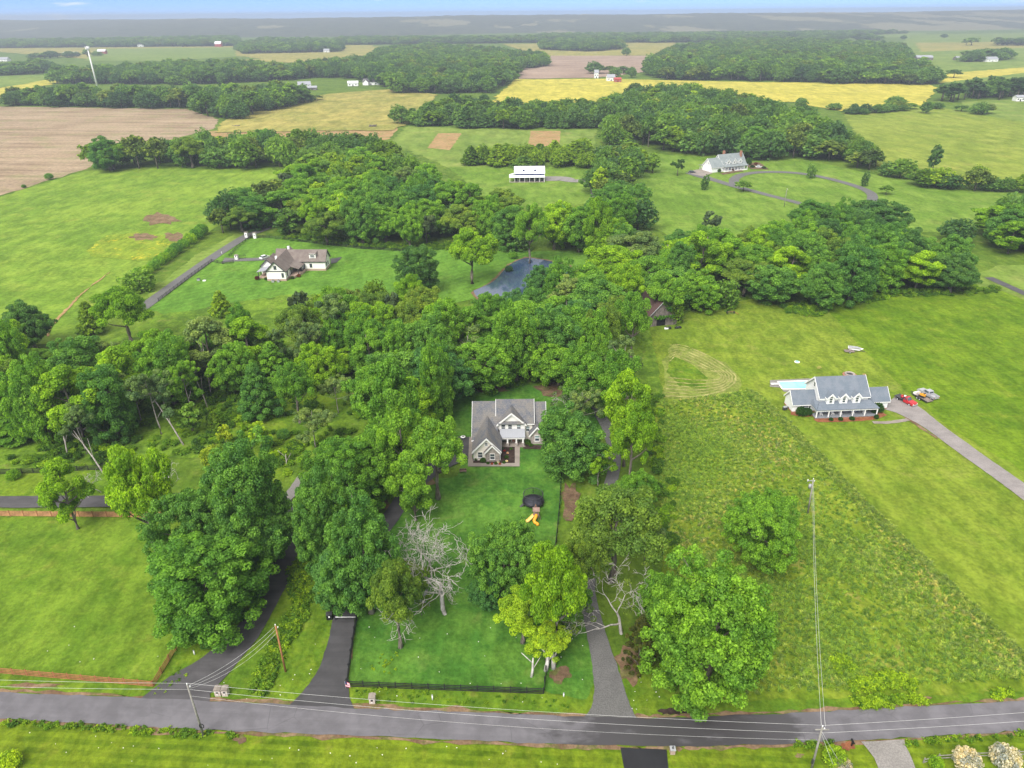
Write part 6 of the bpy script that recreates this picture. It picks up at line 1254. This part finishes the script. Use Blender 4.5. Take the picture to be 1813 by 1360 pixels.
o = thing('barrier_gate', 'thin pale barrier bar across the black driveway', 'gate', P(594, 1100)); gB = P(632, 1100) - P(594, 1100)
part('bar', 'white', o, lambda b: b.tube([(0, 0, .95), (gB.x, gB.y, .95)], .06, 6)); part('post', 'dark_metal', o, lambda b: b.box(-.08, .08, -.08, .08, 0, 1.1)); part('catch_post', 'black', o, lambda b: b.box(gB.x - .08, gB.x + .08, gB.y - .08, gB.y + .08, 0, 1.15))
o = thing('flag', 'small striped flag on a short pole at the driveway fence corner', 'flag', P(613, 1222)); part('pole', 'steel', o, lambda b: b.tube([(0, 0, 0), (0, 0, 1.9)], .03, 6))
fl_ = part('canton', 'navy', o, lambda b: b.hexa([(.02, -.05, 1.45), (.3, -.12, 1.4), (.3, -.10, 1.4), (.02, -.03, 1.45)], [(.02, -.05, 1.9), (.3, -.12, 1.85), (.3, -.10, 1.85), (.02, -.03, 1.9)]))
for k in range(7): part('stripe', 'pink' if k % 2 == 0 else 'white', o, lambda b: b.hexa([(.02 if k > 3 else .3, -.08, 1.72 - k * .14), (.75, -.22, 1.62 - k * .14), (.75, -.2, 1.62 - k * .14), (.02 if k > 3 else .3, -.06, 1.72 - k * .14)], [(.02 if k > 3 else .3, -.08, 1.85 - k * .14), (.75, -.22, 1.75 - k * .14), (.75, -.2, 1.75 - k * .14), (.02 if k > 3 else .3, -.06, 1.85 - k * .14)]))
for x, y, lab in ((437, 421, 'left one of two white gate pillars across the long lane'), (452, 422, 'right one of two white gate pillars across the long lane'), (419.5, 460, 'white gate pillar at the driveway of the brown-roofed house')):
    o = thing('gate_pillar', lab, 'gate pillar', P(x, y), R_(-10), 'white gate pillars'); part('shaft', 'white', o, lambda b: b.box(-.65, .65, -.5, .5, 0, 2.5 if x > 430 else 2.0)); part('cap', 'concrete', o, lambda b: b.box(-.75, .75, -.6, .6, 2.5 if x > 430 else 2.0, 2.68 if x > 430 else 2.15)); part('plaque', 'dark_metal', o, lambda b: b.box(-.2, .2, -.53, -.505, 1.2, 1.8))
o = thing('iron_gate', 'black iron gate leaf beside the single white gate pillar', 'gate', P(423, 460), R_(35)); part('frame', 'black', o, lambda b: (b.box(0, 3, -.04, .04, .2, .3), b.box(0, 3, -.04, .04, 1.6, 1.7), b.box(2.92, 3, -.04, .04, .3, 1.6), b.box(0, .08, -.04, .04, .3, 1.6)))
for k in range(9): part('bar', 'black', o, lambda b: b.box(.3 + k * .29, .36 + k * .29, -.03, .03, .3, 1.6))
o = thing('iron_gate', 'black iron gate between the two white gate pillars', 'gate', P(440, 421.5), R_(-3)); part('frame', 'black', o, lambda b: (b.box(0, 3, -.04, .04, .2, .3), b.box(0, 3, -.04, .04, 1.6, 1.7)))
for k in range(9): part('bar', 'black', o, lambda b: b.box(.2 + k * .3, .26 + k * .3, -.03, .03, .3, 1.6))

# ------------------------------------------------------------------ vehicles and yard things
def wheel(par, x, y, r=.38, w=.26):
    s = 1 if y > 0 else -1
    t_ = part('wheel', 'rubber', par, lambda b: b.tube([(x, y - w / 2, r), (x, y + w / 2, r)], r, 16)); part('rim', 'steel', t_, lambda b: b.tube([(x, y + s * w / 2, r), (x, y + s * (w / 2 + .02), r)], r * .6, 12))
def pickup(name, label, a, b, paint, flat=False):
    """from the tail a to the nose b, as seen in the photograph"""
    d = b - a; o = thing(name, label, 'truck', (a + b) / 2, math.atan2(d.y, d.x)); L = 5.5; w = .95
    def body(m_):
        m_.prism([(-2.75 if not flat else -.1, .5), (2.7, .5), (2.75, .8), (2.6, 1.05), (1.15, 1.18), (-.1, 1.18), (-.1, 1.18), (-.1, 1.15)] if flat else [(-.2, .5), (2.7, .5), (2.75, .8), (2.6, 1.05), (1.15, 1.18), (-.2, 1.18)], 'y', -w, w)
    part('body', paint, o, body)
    cab0 = -.1 if flat else -.9
    cab = part('cab', paint, o, lambda m_: m_.hexa([(cab0, -.88, 1.185), (1.15, -.88, 1.185), (1.15, .88, 1.185), (cab0, .88, 1.185)], [(cab0 + .12, -.74, 1.85), (.5, -.74, 1.85), (.5, .74, 1.85), (cab0 + .12, .74, 1.85)]))
    part('windscreen', 'glass', o, lambda m_: m_.hexa([(1.12, -.76, 1.24), (1.18, -.76, 1.22), (1.18, .76, 1.22), (1.12, .76, 1.24)], [(.56, -.66, 1.8), (.62, -.66, 1.8), (.62, .66, 1.8), (.56, .66, 1.8)]))
    for s in (-1, 1):
        part('side_window', 'glass', o, lambda m_: m_.hexa([(cab0 + .15, s * .86 - .03, 1.27), (.85, s * .86 - .03, 1.27), (.85, s * .86 + .03, 1.27), (cab0 + .15, s * .86 + .03, 1.27)], [(cab0 + .25, s * .77 - .03, 1.75), (.45, s * .77 - .03, 1.75), (.45, s * .77 + .03, 1.75), (cab0 + .25, s * .77 + .03, 1.75)]))
        part('headlight', 'lamp', o, lambda m_: m_.box(2.7, 2.78, s * .72 - .16, s * .72 + .16, .72, .92)); part('tail_light', 'tail', o, lambda m_: m_.box(-2.8, -2.74, s * .82 - .08, s * .82 + .08, .75, 1.0))
        for x in (1.75, -1.75): wheel(o, x, s * .84)
    part('bumper', 'steel', o, lambda m_: m_.box(2.72, 2.86, -.9, .9, .45, .65)); part('rear_window', 'glass', o, lambda m_: m_.box(cab0 - .0, cab0 + .05, -.6, .6, 1.32, 1.7))
    if flat:
        part('flatbed', 'dark_metal', o, lambda m_: (m_.box(-2.75, -.15, -1.05, 1.05, .95, 1.07), m_.box(-.25, -.15, -1.0, 1.0, 1.07, 1.75), m_.box(-2.7, -.15, -.4, .4, .5, .94)))
        q = part('load', 'red', o, lambda m_: (m_.tube([(-.9, -.4, 1.08), (-.9, -.4, 1.6)], .28, 10), m_.box(-1.6, -1.2, -.1, .5, 1.08, 1.5))); q['label'] = 'red and white drums on the bed'; part('drum', 'white', o, lambda m_: m_.tube([(-.7, .35, 1.08), (-.7, .35, 1.7)], .26, 10))
    else:
        part('bed', paint, o, lambda m_: (m_.box(-2.72, -.92, -.95, -.82, .55, 1.2), m_.box(-2.72, -.92, .82, .95, .55, 1.2), m_.box(-2.76, -2.66, -.81, .81, .55, 1.2), m_.box(-2.65, -.92, -.81, .81, .55, .72), m_.box(-.9, -.2, -.94, .94, .5, 1.18)))
    return o
pickup('flatbed_truck', 'old red flatbed truck parked at the end of the farmhouse drive', P(*(1360 + 1310 / 5.666, 640 + 380 / 5.666)), P(*(1360 + 1440 / 5.666, 640 + 445 / 5.666)), 'red', True)
pickup('pickup_truck', 'silver pickup truck parked on grass right of the trailer', P(1655.5, 709), P(1629, 694), 'silver')
a, b = P(1645, 714.5), P(1618, 699); d = b - a; o = thing('flatbed_trailer', 'low flatbed trailer with yellow machine between red and silver trucks', 'trailer', (a + b) / 2, math.atan2(d.y, d.x))
part('deck', 'trailer_wood', o, lambda m_: m_.box(-2.6, 2.2, -1.05, 1.05, .55, .68)); part('side_rail', 'dark_metal', o, lambda m_: (m_.box(-2.6, 2.2, -1.12, -1.06, .55, .85), m_.box(-2.6, 2.2, 1.06, 1.12, .55, .85))); part('drawbar', 'dark_metal', o, lambda m_: (m_.tube([(2.2, -.9, .6), (3.6, 0, .55)], .07, 5), m_.tube([(2.2, .9, .6), (3.6, 0, .55)], .07, 5))); part('front_box', 'white', o, lambda m_: m_.box(1.5, 2.15, -.9, .9, .69, 1.2))
for s in (-1, 1):
    for x in (-.5, .35): wheel(o, x, s * 1.22, .34, .2)
q = thing('mini_loader', 'small yellow machine standing on the flatbed trailer', 'machine', (a + b) / 2 + Vector((0, 0, .68)), math.atan2(d.y, d.x) + .3)
part('body', 'yellow', q, lambda m_: m_.prism([(-.7, .25), (.6, .25), (.6, .7), (0, 1.0), (-.7, .9)], 'y', -.35, .35)); part('boom', 'yellow', q, lambda m_: m_.tube([(.5, 0, .7), (1.1, 0, 1.1), (1.5, 0, .4)], .09, 6))
for s in (-1, 1): part('track', 'rubber', q, lambda m_: m_.prism([(-.75, .05), (.7, .05), (.8, .25), (.6, .45), (-.6, .45), (-.85, .25)], 'y', s * .5 - .13, s * .5 + .13))
part('seat', 'black', q, lambda m_: (m_.box(-.5, -.1, -.2, .2, .92, 1.02), m_.box(-.55, -.45, -.2, .2, 1.02, 1.4)))
def car(name, label, p, rz, paint, cat='car'):
    o = thing(name, label, cat, p, rz)
    part('body', paint, o, lambda m_: m_.prism([(-2.2, .4), (2.2, .4), (2.25, .75), (1.2, .98), (-2.1, 1.0), (-2.25, .7)], 'y', -.88, .88)); part('cabin', 'glass', o, lambda m_: m_.hexa([(-1.9, -.82, .99), (1.2, -.82, .99), (1.2, .82, .99), (-1.9, .82, .99)], [(-1.4, -.66, 1.5), (.4, -.66, 1.5), (.4, .66, 1.5), (-1.4, .66, 1.5)])); part('roof', paint, o, lambda m_: m_.box(-1.42, .42, -.67, .67, 1.5, 1.56))
    for s in (-1, 1):
        for x in (-1.35, 1.35): wheel(o, x, s * .8, .33, .22)
        part('headlight', 'lamp', o, lambda m_: m_.box(2.2, 2.27, s * .6 - .16, s * .6 + .16, .62, .78))
    return o
car('parked_car', 'dark car parked on the pad left of the chimney house', P(1225, 306.5), R_(-20), 'dark_car'); car('parked_car', 'white car parked on the driveway end of the brown-roofed house', P(469, 458), R_(60), 'white_car')
car('parked_car', 'white car parked beside the back bed of the chimney house', P(1344, 297), R_(10), 'white_car')
o = thing('boat_trailer', 'small white boat on a trailer on the lawn above the farmhouse', 'boat', P(1513, 622), R_(-25)); part('hull', 'white', o, lambda m_: m_.hexa([(-1.8, -.5, .6), (1.2, -.4, .6), (1.2, .4, .6), (-1.8, .5, .6)], [(-2.0, -.85, 1.15), (2.2, -.15, 1.2), (2.2, .15, 1.2), (-2.0, .85, 1.15)])); part('cover', 'grey', o, lambda m_: m_.prism([(-1.9, 1.16), (1.6, 1.16), (.6, 1.4), (-1.7, 1.35)], 'y', -.6, .6)); part('frame', 'dark_metal', o, lambda m_: (m_.box(-1.6, 2.8, -.08, .08, .42, .54), m_.box(-1.0, -.8, -.8, .8, .4, .5)))
for s in (-1, 1): wheel(o, -.9, s * .9, .3, .18)
o = thing('utility_trailer', 'low dark trailer frame beside the small white boat', 'trailer', P(1503, 624), R_(-10)); part('deck', 'trailer_wood', o, lambda m_: m_.box(-1.4, 1.4, -.8, .8, .45, .55)); part('drawbar', 'dark_metal', o, lambda m_: m_.tube([(1.4, 0, .5), (2.4, 0, .45)], .06, 5))
for s in (-1, 1): wheel(o, 0, s * .92, .3, .18)
o = thing('fire_pit', 'round stone fire pit behind the farmhouse roof', 'fire pit', P(1504, 665)); part('ring', 'stone', o, lambda b: ring(b, .9, 1.4, .25, .65, 14)); part('ash', 'mat', o, lambda b: b.tube([(0, 0, .2), (0, 0, .4)], .88, 14)); part('base', 'red_brick', o, lambda b: ring(b, 1.42, 1.9, .2, .3, 14))
o = thing('tank_cover', 'small turquoise dome on the lawn above the farmhouse', 'cover', P(1411, 642)); part('dome', 'pool', o, lambda b: b.ball((0, 0, .25), (.5, .5, .35), 12, 6)); part('rim', 'white', o, lambda b: ring(b, .5, .75, .15, .28, 14))
o = thing('hay_rake', 'rusty brown farm implement on the lawn near the barn wood', 'farm implement', P(1294, 556)); part('frame', 'red_wood', o, lambda b: (b.tube([(-1.4, 0, .8), (1.2, .4, .7)], .12, 5), b.tube([(1.2, .4, .7), (2.2, -1.2, .4)], .08, 5))); part('tines', 'old_wood', o, lambda b: [b.tube([(-1.2 + k * .35, .1, .8), (-1.2 + k * .35, -.5, 1.1), (-1.2 + k * .35, -.7, .1)], .04, 4) for k in range(7)])
for s in (-1.3, 1.1): part('wheel', 'rubber', o, lambda b: b.tube([(s - .1, .2, .5), (s + .1, .2, .5)], .5, 12))
for x, y, lab in ((352, 497, 'grey utility box on the striped lawn'), (362, 498, 'small white cover on the striped lawn beside the grey box')):
    o = thing('utility_box', lab, 'utility box', P(x, y)); part('case', 'grey' if 'grey' in lab[:5] else 'white', o, lambda b: b.box(-.5, .5, -.45, .45, 0, .8 if 'grey' in lab[:5] else .3)); part('lid', 'dark_metal' if 'grey' in lab[:5] else 'white', o, lambda b: b.box(-.55, .55, -.5, .5, .8 if 'grey' in lab[:5] else .3, .88 if 'grey' in lab[:5] else .38))
o = thing('brush_pile', 'dark pile of cut brush in the ripe field above the plots', 'brush pile', P(660, 225)); part('branches', 'old_wood', o, lambda b: [b.tube([(random.uniform(-3, 3), random.uniform(-1.5, 1.5), random.uniform(0, 1)), (random.uniform(-4, 4), random.uniform(-2, 2), random.uniform(.3, 2.2))], .18, 4) for _ in range(60)])
o = thing('brush_pile', 'low brown heap at the corner of the ploughed field', 'brush pile', P(418, 224)); part('branches', 'old_wood', o, lambda b: [b.tube([(random.uniform(-3, 3), random.uniform(-1, 1), random.uniform(0, .6)), (random.uniform(-4, 4), random.uniform(-1, 1), random.uniform(.2, 1.2))], .18, 4) for _ in range(40)])

# ------------------------------------------------------------------ bare trees
def bare_tree(name, label, foot, hgt, seed, spread=.55, levels=5, mat='dead_bark', r0=.34, tint=None, droop=0.0):
    rr = random.Random(seed); o = thing(name, label, 'tree', foot); tb = MB(); bb = MB(); tw = []
    def grow(p, d, L, r, lv):
        pts = [p]; n = 4; q = Vector(p); dd = d.copy(); rad = [r]
        for i in range(n):
            dd = (dd + Vector((rr.gauss(0, .2), rr.gauss(0, .2), rr.gauss(.03, .12) - droop * .25 * (lv < levels - 1)))).normalized(); q = q + dd * (L / n); pts.append(q.copy()); rad.append(r * (1 - .42 * (i + 1) / n))
        (tb if lv >= levels - 1 else bb).tube(pts, rad, 6 if lv > 2 else 4, cap=False)
        if lv <= 1: tw.append(q.copy())
        if lv == 0: return
        k = 3 if lv >= levels - 1 else rr.choice((2, 3, 3) if lv > 2 else (2, 2, 3))
        for j in range(k):
            a = rr.uniform(0, 6.283); s = spread * rr.uniform(.6, 1.5); ax = dd.cross(Vector((math.cos(a), math.sin(a), .3))).normalized()
            nd = (dd + ax * s * 1.5).normalized(); i = rr.choice((2, 3, 4)) if j else 4
            grow(pts[i], nd, L * rr.uniform(.6, .86), max(.03, rad[i] * rr.uniform(.5, .72)), lv - 1)
    grow(Vector((0, 0, -.2)), Vector((rr.uniform(-.12, .12), rr.uniform(-.1, .1), 1)), hgt * .36, r0, levels)
    tb.build('trunk', M[mat], o); bb.build('branches', M[mat], o)
    if tint is not None:
        bl = [(p.x, p.y, max(p.z, .5), rr.uniform(.4, .8), rr.random()) for p in rr.sample(tw, min(len(tw), 26))]
        c = link('foliage', leaf_mesh('foliage', bl, 1800, .4, seed, [M['leaf']]), o); c.color = tuple(tint) + (1,)
    return o
bare_tree('bare_tree', 'dead tree with bare white branches at the top of the paddock, right one', P(788, 1088), 17, 4, .8, levels=6, r0=.34).scale = (1.4, 1.3, 1.0); bare_tree('bare_tree', 'dead tree with bare white branches at the top of the paddock, left one', P(748, 1072), 17, 9, .8, levels=6, r0=.28).scale = (1.3, 1.3, 1.0)
bare_tree('bare_tree', 'gnarled grey bare tree standing between gravel lane and big roadside tree', P(1100, 1122), 13.5, 18, .7, levels=6, r0=.32, droop=.05, tint=(.17, .26, .04))
bare_tree('bare_tree', 'grey leafless tree behind the right end of the stone house', P(1005, 735), 10, 21, .6, r0=.2, tint=(.15, .22, .09)); bare_tree('bare_tree', 'small pale dead tree left of the huge round tree', P(305, 862), 7.5, 31, .7, r0=.14, levels=5)
bare_tree('bare_tree', 'pale leaning snag beside the panel fence behind the bright tree', P(180, 872), 6.5, 37, .7, r0=.12, levels=5)
def snag(label, pts, r):
    bark = 'grey_bark' if pts[0].y > 105 else 'pale_bark'; r = r * (.8 if pts[0].y > 105 else 1)
    o = thing('tree_trunk', label, 'tree trunk', pts[0]); part('trunk', bark, o, lambda b: b.tube([p - pts[0] for p in pts], [r * (1 - .6 * i / (len(pts) - 1)) for i in range(len(pts))], 8))
    part('limb', bark, o, lambda b: (b.tube([pts[-2] - pts[0], pts[-1] - pts[0] + Vector((-1.8, .3, .8))], [r * .4, .05], 5), b.tube([pts[1] - pts[0], pts[2] - pts[0] + Vector((1.2, .4, .9))], [r * .35, .05], 5)))
def tr(x0, y0, x1, y1, hgt):
    a = P(x0, y0); b = P(x1, y1, hgt); return [a, a.lerp(b, .35) + Vector((.1, 0, .2)), a.lerp(b, .7) + Vector((0, 0, .15)), b]
for a, r, lab in (((185, 841, 130, 762, 6.5), .24, 'pale leaning trunk rising from the black fence on the left'), ((120, 808, 107, 748, 7), .24, 'bare trunk left of the leaning trunk at the black fence'), ((325, 788, 262, 690, 10), .26, 'long pale trunk leaning left above the huge round tree'), ((374, 702, 357, 600, 13), .24, 'tall straight pale trunk at the top of the left wood'), ((368, 722, 340, 655, 8), .2, 'thin pale trunk leaning beside the tall straight trunk'), ((84, 760, 48, 675, 11), .27, 'thick bare trunk leaning left at the left edge wood'), ((218, 782, 208, 730, 6), .2, 'short dark trunk in the shade of the left wood'), ((966, 1188, 972, 1150, 4), .38, 'left pale trunk of the yellow-green tree at the paddock corner'), ((980, 1184, 976, 1140, 4.6), .42, 'right thick pale trunk at the paddock fence corner'), ((941, 1199, 944, 1165, 3.4), .24, 'thin pale trunk inside the paddock corner'), ((507, 826, 506, 804, 2.6), .2, 'short grey stump standing in the clearing right of the huge trees')):
    snag(lab, tr(*a), r)

# ------------------------------------------------------------------ hedges and single shrubs
HG = [(248, 492, 2.6, 'mid'), (262, 486, 2.2, 'bright'), (274, 478, 2.4, 'mid'), (283, 470, 2.4, 'mid'), (293, 464, 2.6, 'bright'), (304, 456, 2.6, 'mid'), (314, 448, 2.8, 'dark'), (326, 440, 2.6, 'mid'), (338, 432, 3.0, 'bright'), (350, 424, 3.2, 'mid'), (358, 416, 3.2, 'mid')]
for i, (x, y, r, tn) in enumerate(HG): ball_bush('hedge_shrub', f'{TWORD[tn]} shrub in the hedge left of the long lane, {ORD[i]} from below', 'shrub', P(x, y), r, TINT[tn], 'shrubs of the field hedge', .75)
for i, (x, y, r, c, lab) in enumerate([(26, 848, 1.5, TINT['bright'], 'bright shrub in front of the black fence on the left'), (88, 318, 2.6, TINT['dark'], 'dark shrub at the corner of bright and ploughed fields'), (43, 333, 1.4, TINT['deep'], 'small dark shrub on the ploughed field edge'), (908, 458, 2.0, TINT['mid'], 'green shrub on the far shore of the pond'), (901, 481, 1.6, (.08, .2, .06), 'bright green shrub in the pond shallows'), (503, 776, 1.6, TINT['dark'], 'round dark shrub in the clearing'), (1475, 1350, 1.6, TINT['lime'], 'yellow-green shrub at the foot of the bottom right pole'), (1490, 1362, 1.2, (.5, .48, .42), 'white flowering shrub at the bottom right pole'), (1708, 1356, 1.8, (.62, .60, .55), 'pale pink flowering shrub at the fence, left one'), (1775, 1353, 1.95, (.62, .60, .55), 'pale pink flowering shrub at the fence, right one'), (1300, 500, 3.6, (.4, .42, .27), 'white blossoming bush at the wood edge beside the old barn lawn'), (20, 1358, 1.6, TINT['lime'], 'yellow-green shrub at the bottom left corner'), (1655, 1356, 1.0, TINT['bright'], 'low green shrub at the end of the grey fence')]):
    ball_bush('shrub', lab, 'shrub', P(x, y), r, c, None, .7)

# ------------------------------------------------------------------ stuff: tall hay, weeds, undergrowth, litter
def tuft_mesh(name, n, hgt, seed, lean, wid=.034):
    r = np.random.default_rng(seed); vs = []; fs = []
    for i in range(n):
        a = r.uniform(0, 6.283); q = r.uniform(0, .35); x, y = q * math.cos(a), q * math.sin(a); L = hgt * r.uniform(.6, 1.2); w = wid * r.uniform(.7, 1.4)
        dx, dy = lean[0] + r.normal(0, .3), lean[1] + r.normal(0, .3); px_, py_ = -math.sin(a) * w, math.cos(a) * w
        m1 = (x + dx * L * .25, y + dy * L * .25, L * .6); m2 = (x + dx * L * .75, y + dy * L * .75, L * (.95 - .25 * min(1, math.hypot(dx, dy))))
        k = len(vs); vs += [(x - px_, y - py_, 0), (x + px_, y + py_, 0), (m1[0] + px_, m1[1] + py_, m1[2]), (m1[0] - px_, m1[1] - py_, m1[2]), (m2[0] + px_ * .6, m2[1] + py_ * .6, m2[2]), (m2[0] - px_ * .6, m2[1] - py_ * .6, m2[2])]
        fs += [(k, k + 1, k + 2, k + 3), (k + 3, k + 2, k + 4, k + 5)]
    me = bpy.data.meshes.new(name); me.from_pydata(vs, [], fs); me.materials.append(M['leaf_far']); at = me.attributes.new('tone', 'FLOAT', 'POINT'); at.data.foreach_set('value', np.repeat(r.random(n), 6).astype(np.float32)); return me
def spread(poly, D, avoid=(), dens=None):
    q = np.array([(p.x, p.y) for p in px(poly)]); lo, hi = q.min(0), q.max(0); n = int((hi - lo).prod() / (D * D))
    X = rng.uniform(lo[0], hi[0], n); Y = rng.uniform(lo[1], hi[1], n); k = inpoly(X, Y, q)
    if dens is not None: k &= rng.random(n) < dens(X, Y)
    return X[k], Y[k]
def wavy(X, Y, s, a, b): return .5 + .5 * np.sin(X / s * a + 1.7 * np.sin(Y / s * .6) + Y / s * b + 2 * np.sin(X / s * .33 + Y / s * .21))
tufts = [tuft_mesh('hay_tuft', 40, .8, 1, (.5, .3)), tuft_mesh('hay_tuft', 40, .85, 2, (-.3, .5)), tuft_mesh('hay_tuft', 40, .7, 3, (.6, -.2)), tuft_mesh('hay_tuft', 40, .9, 4, (.1, .2))]
hay_t = [(.26, .42, .06), (.35, .47, .10), (.20, .36, .05), (.42, .45, .15)]
X, Y = spread([(1164, 715), (1330, 692), (1350, 705), (1405, 762), (1520, 890), (1800, 1165), (1835, 1200), (1600, 1215), (1235, 1235), (1185, 1180), (1170, 900)], .38, dens=lambda x, y: .25 + .75 * wavy(x, y, 5.0, .9, .7))
vi = np.clip((wavy(X, Y, 7.5, .7, -.5) * 2.4 + rng.normal(0, .7, len(X))), 0, 3).astype(int)
scatter('tall_hay', np.stack([X, Y, np.full(len(X), .1), rng.uniform(.5, 1.1, len(X)), rng.uniform(.3, .75, len(X)), vi], 1), tufts, hay_t, 'tall uncut hay grass in the field right of the woods')
X, Y = spread([(1322, 690), (1345, 700), (1410, 760), (1530, 885), (1815, 1160), (1830, 1178), (1800, 1165), (1520, 898), (1400, 770), (1340, 710)], .34)
scatter('hay_edge', np.stack([X, Y, np.full(len(X), .1), rng.uniform(.7, 1.2, len(X)), rng.uniform(.35, .85, len(X)), rng.integers(0, 3, len(X))], 1), tufts, [(.25, .37, .065), (.32, .42, .1), (.2, .33, .05)] + hay_t[3:], 'taller grass along the edge of the hay field')
def weed_mesh():
    r = np.random.default_rng(8); return leaf_mesh('weed', [(r.uniform(-.4, .4), r.uniform(-.4, .4), r.uniform(.15, .5), .25, r.random()) for _ in range(9)], 90, .26, 8, [M['leaf_far']])
weed = weed_mesh(); wt4 = [(.14, .28, .02), (.19, .33, .02), (.10, .22, .02), (.27, .43, .02)]
wx = []
for poly, D, big, lime in [([(508, 1010), (545, 975), (575, 985), (545, 1090), (500, 1170), (470, 1232), (440, 1228), (470, 1160), (515, 1075)], .62, 1.0, 0), ([(1500, 1212), (1560, 1190), (1620, 1205), (1625, 1222), (1500, 1228)], .5, 1.1, 1), ([(1508, 1238), (1640, 1234), (1642, 1250), (1515, 1258)], .5, 1.1, 1), ([(1465, 1165), (1500, 1165), (1520, 1195), (1490, 1200)], .5, 1.0, 1), ([(0, 1278), (80, 1281), (290, 1292), (420, 1298), (425, 1308), (280, 1304), (60, 1286), (0, 1286)], .6, .8, 0), ([(1590, 1315), (1813, 1299), (1813, 1306), (1595, 1322)], .6, .8, 0), ([(1410, 1318), (1500, 1315), (1495, 1324), (1400, 1326)], .6, .8, 0), ([(650, 1165), (705, 1155), (705, 1195), (650, 1190)], .9, .4, 1), ([(1755, 1225), (1790, 1222), (1790, 1238), (1760, 1240)], .5, 1., 1), ([(1390, 555), (1470, 545), (1455, 562), (1440, 562), (1420, 557)], 1., 1.2, 0), ([(620, 1215), (1040, 1245), (1030, 1256), (620, 1246)], 1.1, .45, 0), ([(240, 1240), (300, 1200), (320, 1180), (330, 1200), (280, 1236)], 1., .5, 0)]:
    X, Y = spread(poly, D); v_ = np.where(rng.random(len(X)) < (.85 if lime else .12), 3, rng.integers(0, 3, len(X))); wx.append(np.stack([X, Y, np.full(len(X), .1), big * rng.uniform(.7, 1.4, len(X)), big * rng.uniform(.6, 1.3, len(X)), v_], 1))
scatter('weeds', np.concatenate(wx), [weed] * 4, wt4, 'bright leafy weeds along ditches, verges and field corners')
us = leaf_mesh('undergrowth_shrub', [(.8 * math.cos(k * 2.4) * (k / 14) ** .5, .8 * math.sin(k * 2.4) * (k / 14) ** .5, .35 + .4 * ((k * 7) % 5) / 5, .42, (k * .37) % 1) for k in range(14)], 420, .34, 6, [M['leaf_far']])
X, Y = spread([(-30, 640), (120, 680), (300, 640), (420, 640), (560, 640), (660, 650), (640, 760), (520, 860), (500, 830), (340, 800), (330, 830), (-30, 828)], 1.6, dens=lambda x, y: .18 + .82 * (wavy(x, y, 9, .9, .8) > .42))
cl = np.array([(p.x, p.y) for p in px([(380, 790), (430, 748), (520, 720), (620, 680), (650, 690), (600, 735), (520, 790), (450, 830)])]); keep = ~inpoly(X, Y, cl) | (rng.random(len(X)) < .3); X, Y = X[keep], Y[keep]
ua = np.stack([X, Y, np.zeros(len(X)), rng.uniform(.5, 1.5, len(X)), rng.uniform(.5, 1.6, len(X)), rng.integers(0, 4, len(X))], 1)
for poly in ([(1180, 560), (1230, 548), (1340, 535), (1420, 556), (1470, 545), (1600, 528), (1768, 520), (1768, 508), (1600, 515), (1470, 530), (1400, 540), (1220, 535)], [(500, 425), (700, 445), (880, 440), (880, 430), (700, 432), (500, 410)], [(640, 965), (760, 1000), (960, 1015), (1040, 1030), (1040, 1045), (760, 1020), (640, 985)] if False else [(1150, 1190), (1200, 1180), (1180, 1120), (1140, 1130)], [(1150, 700), (1170, 700), (1172, 900), (1150, 860)], [(1165, 850), (1200, 850), (1195, 990), (1175, 980)], [(985, 690), (1060, 715), (1150, 700), (1150, 690), (1000, 680)], [(790, 712), (850, 693), (930, 683), (930, 676), (780, 695)], [(1380, 552), (1470, 545), (1470, 555), (1430, 562)]):
    X, Y = spread(poly, 1.7); ua = np.concatenate([ua, np.stack([X, Y, np.zeros(len(X)), rng.uniform(.6, 1.5, len(X)), rng.uniform(.6, 1.8, len(X)), rng.integers(0, 4, len(X))], 1)])
scatter('undergrowth', ua, [us] * 4, [(.12, .25, .02), (.16, .32, .022), (.09, .2, .025), (.22, .38, .02)], 'leafy undergrowth on the floor of the woods and along their edges')
pt = MB().hexa([(-.12, -.08, 0), (.12, -.06, 0), (.1, .09, 0), (-.1, .08, 0)], [(-.1, -.06, .1), (.1, -.05, .07), (.08, .07, .12), (-.08, .06, .06)]).mesh('stone', M['white']); lx = []
for poly, n in (([(100, 1090), (440, 1080), (400, 1200), (60, 1180)], 6), ([(400, 1150), (620, 1120), (610, 1240), (390, 1240)], 10), ([(630, 1110), (1040, 1110), (1040, 1250), (630, 1240)], 16), ([(40, 1290), (1100, 1330), (1100, 1358), (40, 1358)], 26), ([(1050, 1170), (1200, 1180), (1200, 1260), (1120, 1260)], 14)):
    q = np.array([(p.x, p.y) for p in px(poly)]); lo, hi = q.min(0), q.max(0); X = rng.uniform(lo[0], hi[0], n * 2); Y = rng.uniform(lo[1], hi[1], n * 2); k = inpoly(X, Y, q); X, Y = X[k], Y[k]; lx.append(np.stack([X, Y, np.full(len(X), .15), rng.uniform(.35, .8, len(X)), rng.uniform(.3, .7, len(X)), np.zeros(len(X))], 1))
scatter('litter', np.concatenate(lx), [pt], [(.7, .7, .7)], 'small pale scraps and stones scattered on the verges')
# ------------------------------------------------------------------ the air
hz = MB().box(-9300, 9300, -300, 8640, -1.5, 128); ho = hz.build('haze', [])
ht = NT('haze_air'); pv = ht.n('VolumePrincipled'); pv.inputs['Density'].default_value = HAZE; pv.inputs['Color'].default_value = (0.60, 0.67, 0.77, 1)
pv.inputs['Anisotropy'].default_value = 0.2
ht.t.links.new(pv.outputs[0], ht.out.inputs['Volume']); ho.data.materials.append(ht.mat)
tag(ho, 'pale blue haze over the farmland', None, None, 'stuff')
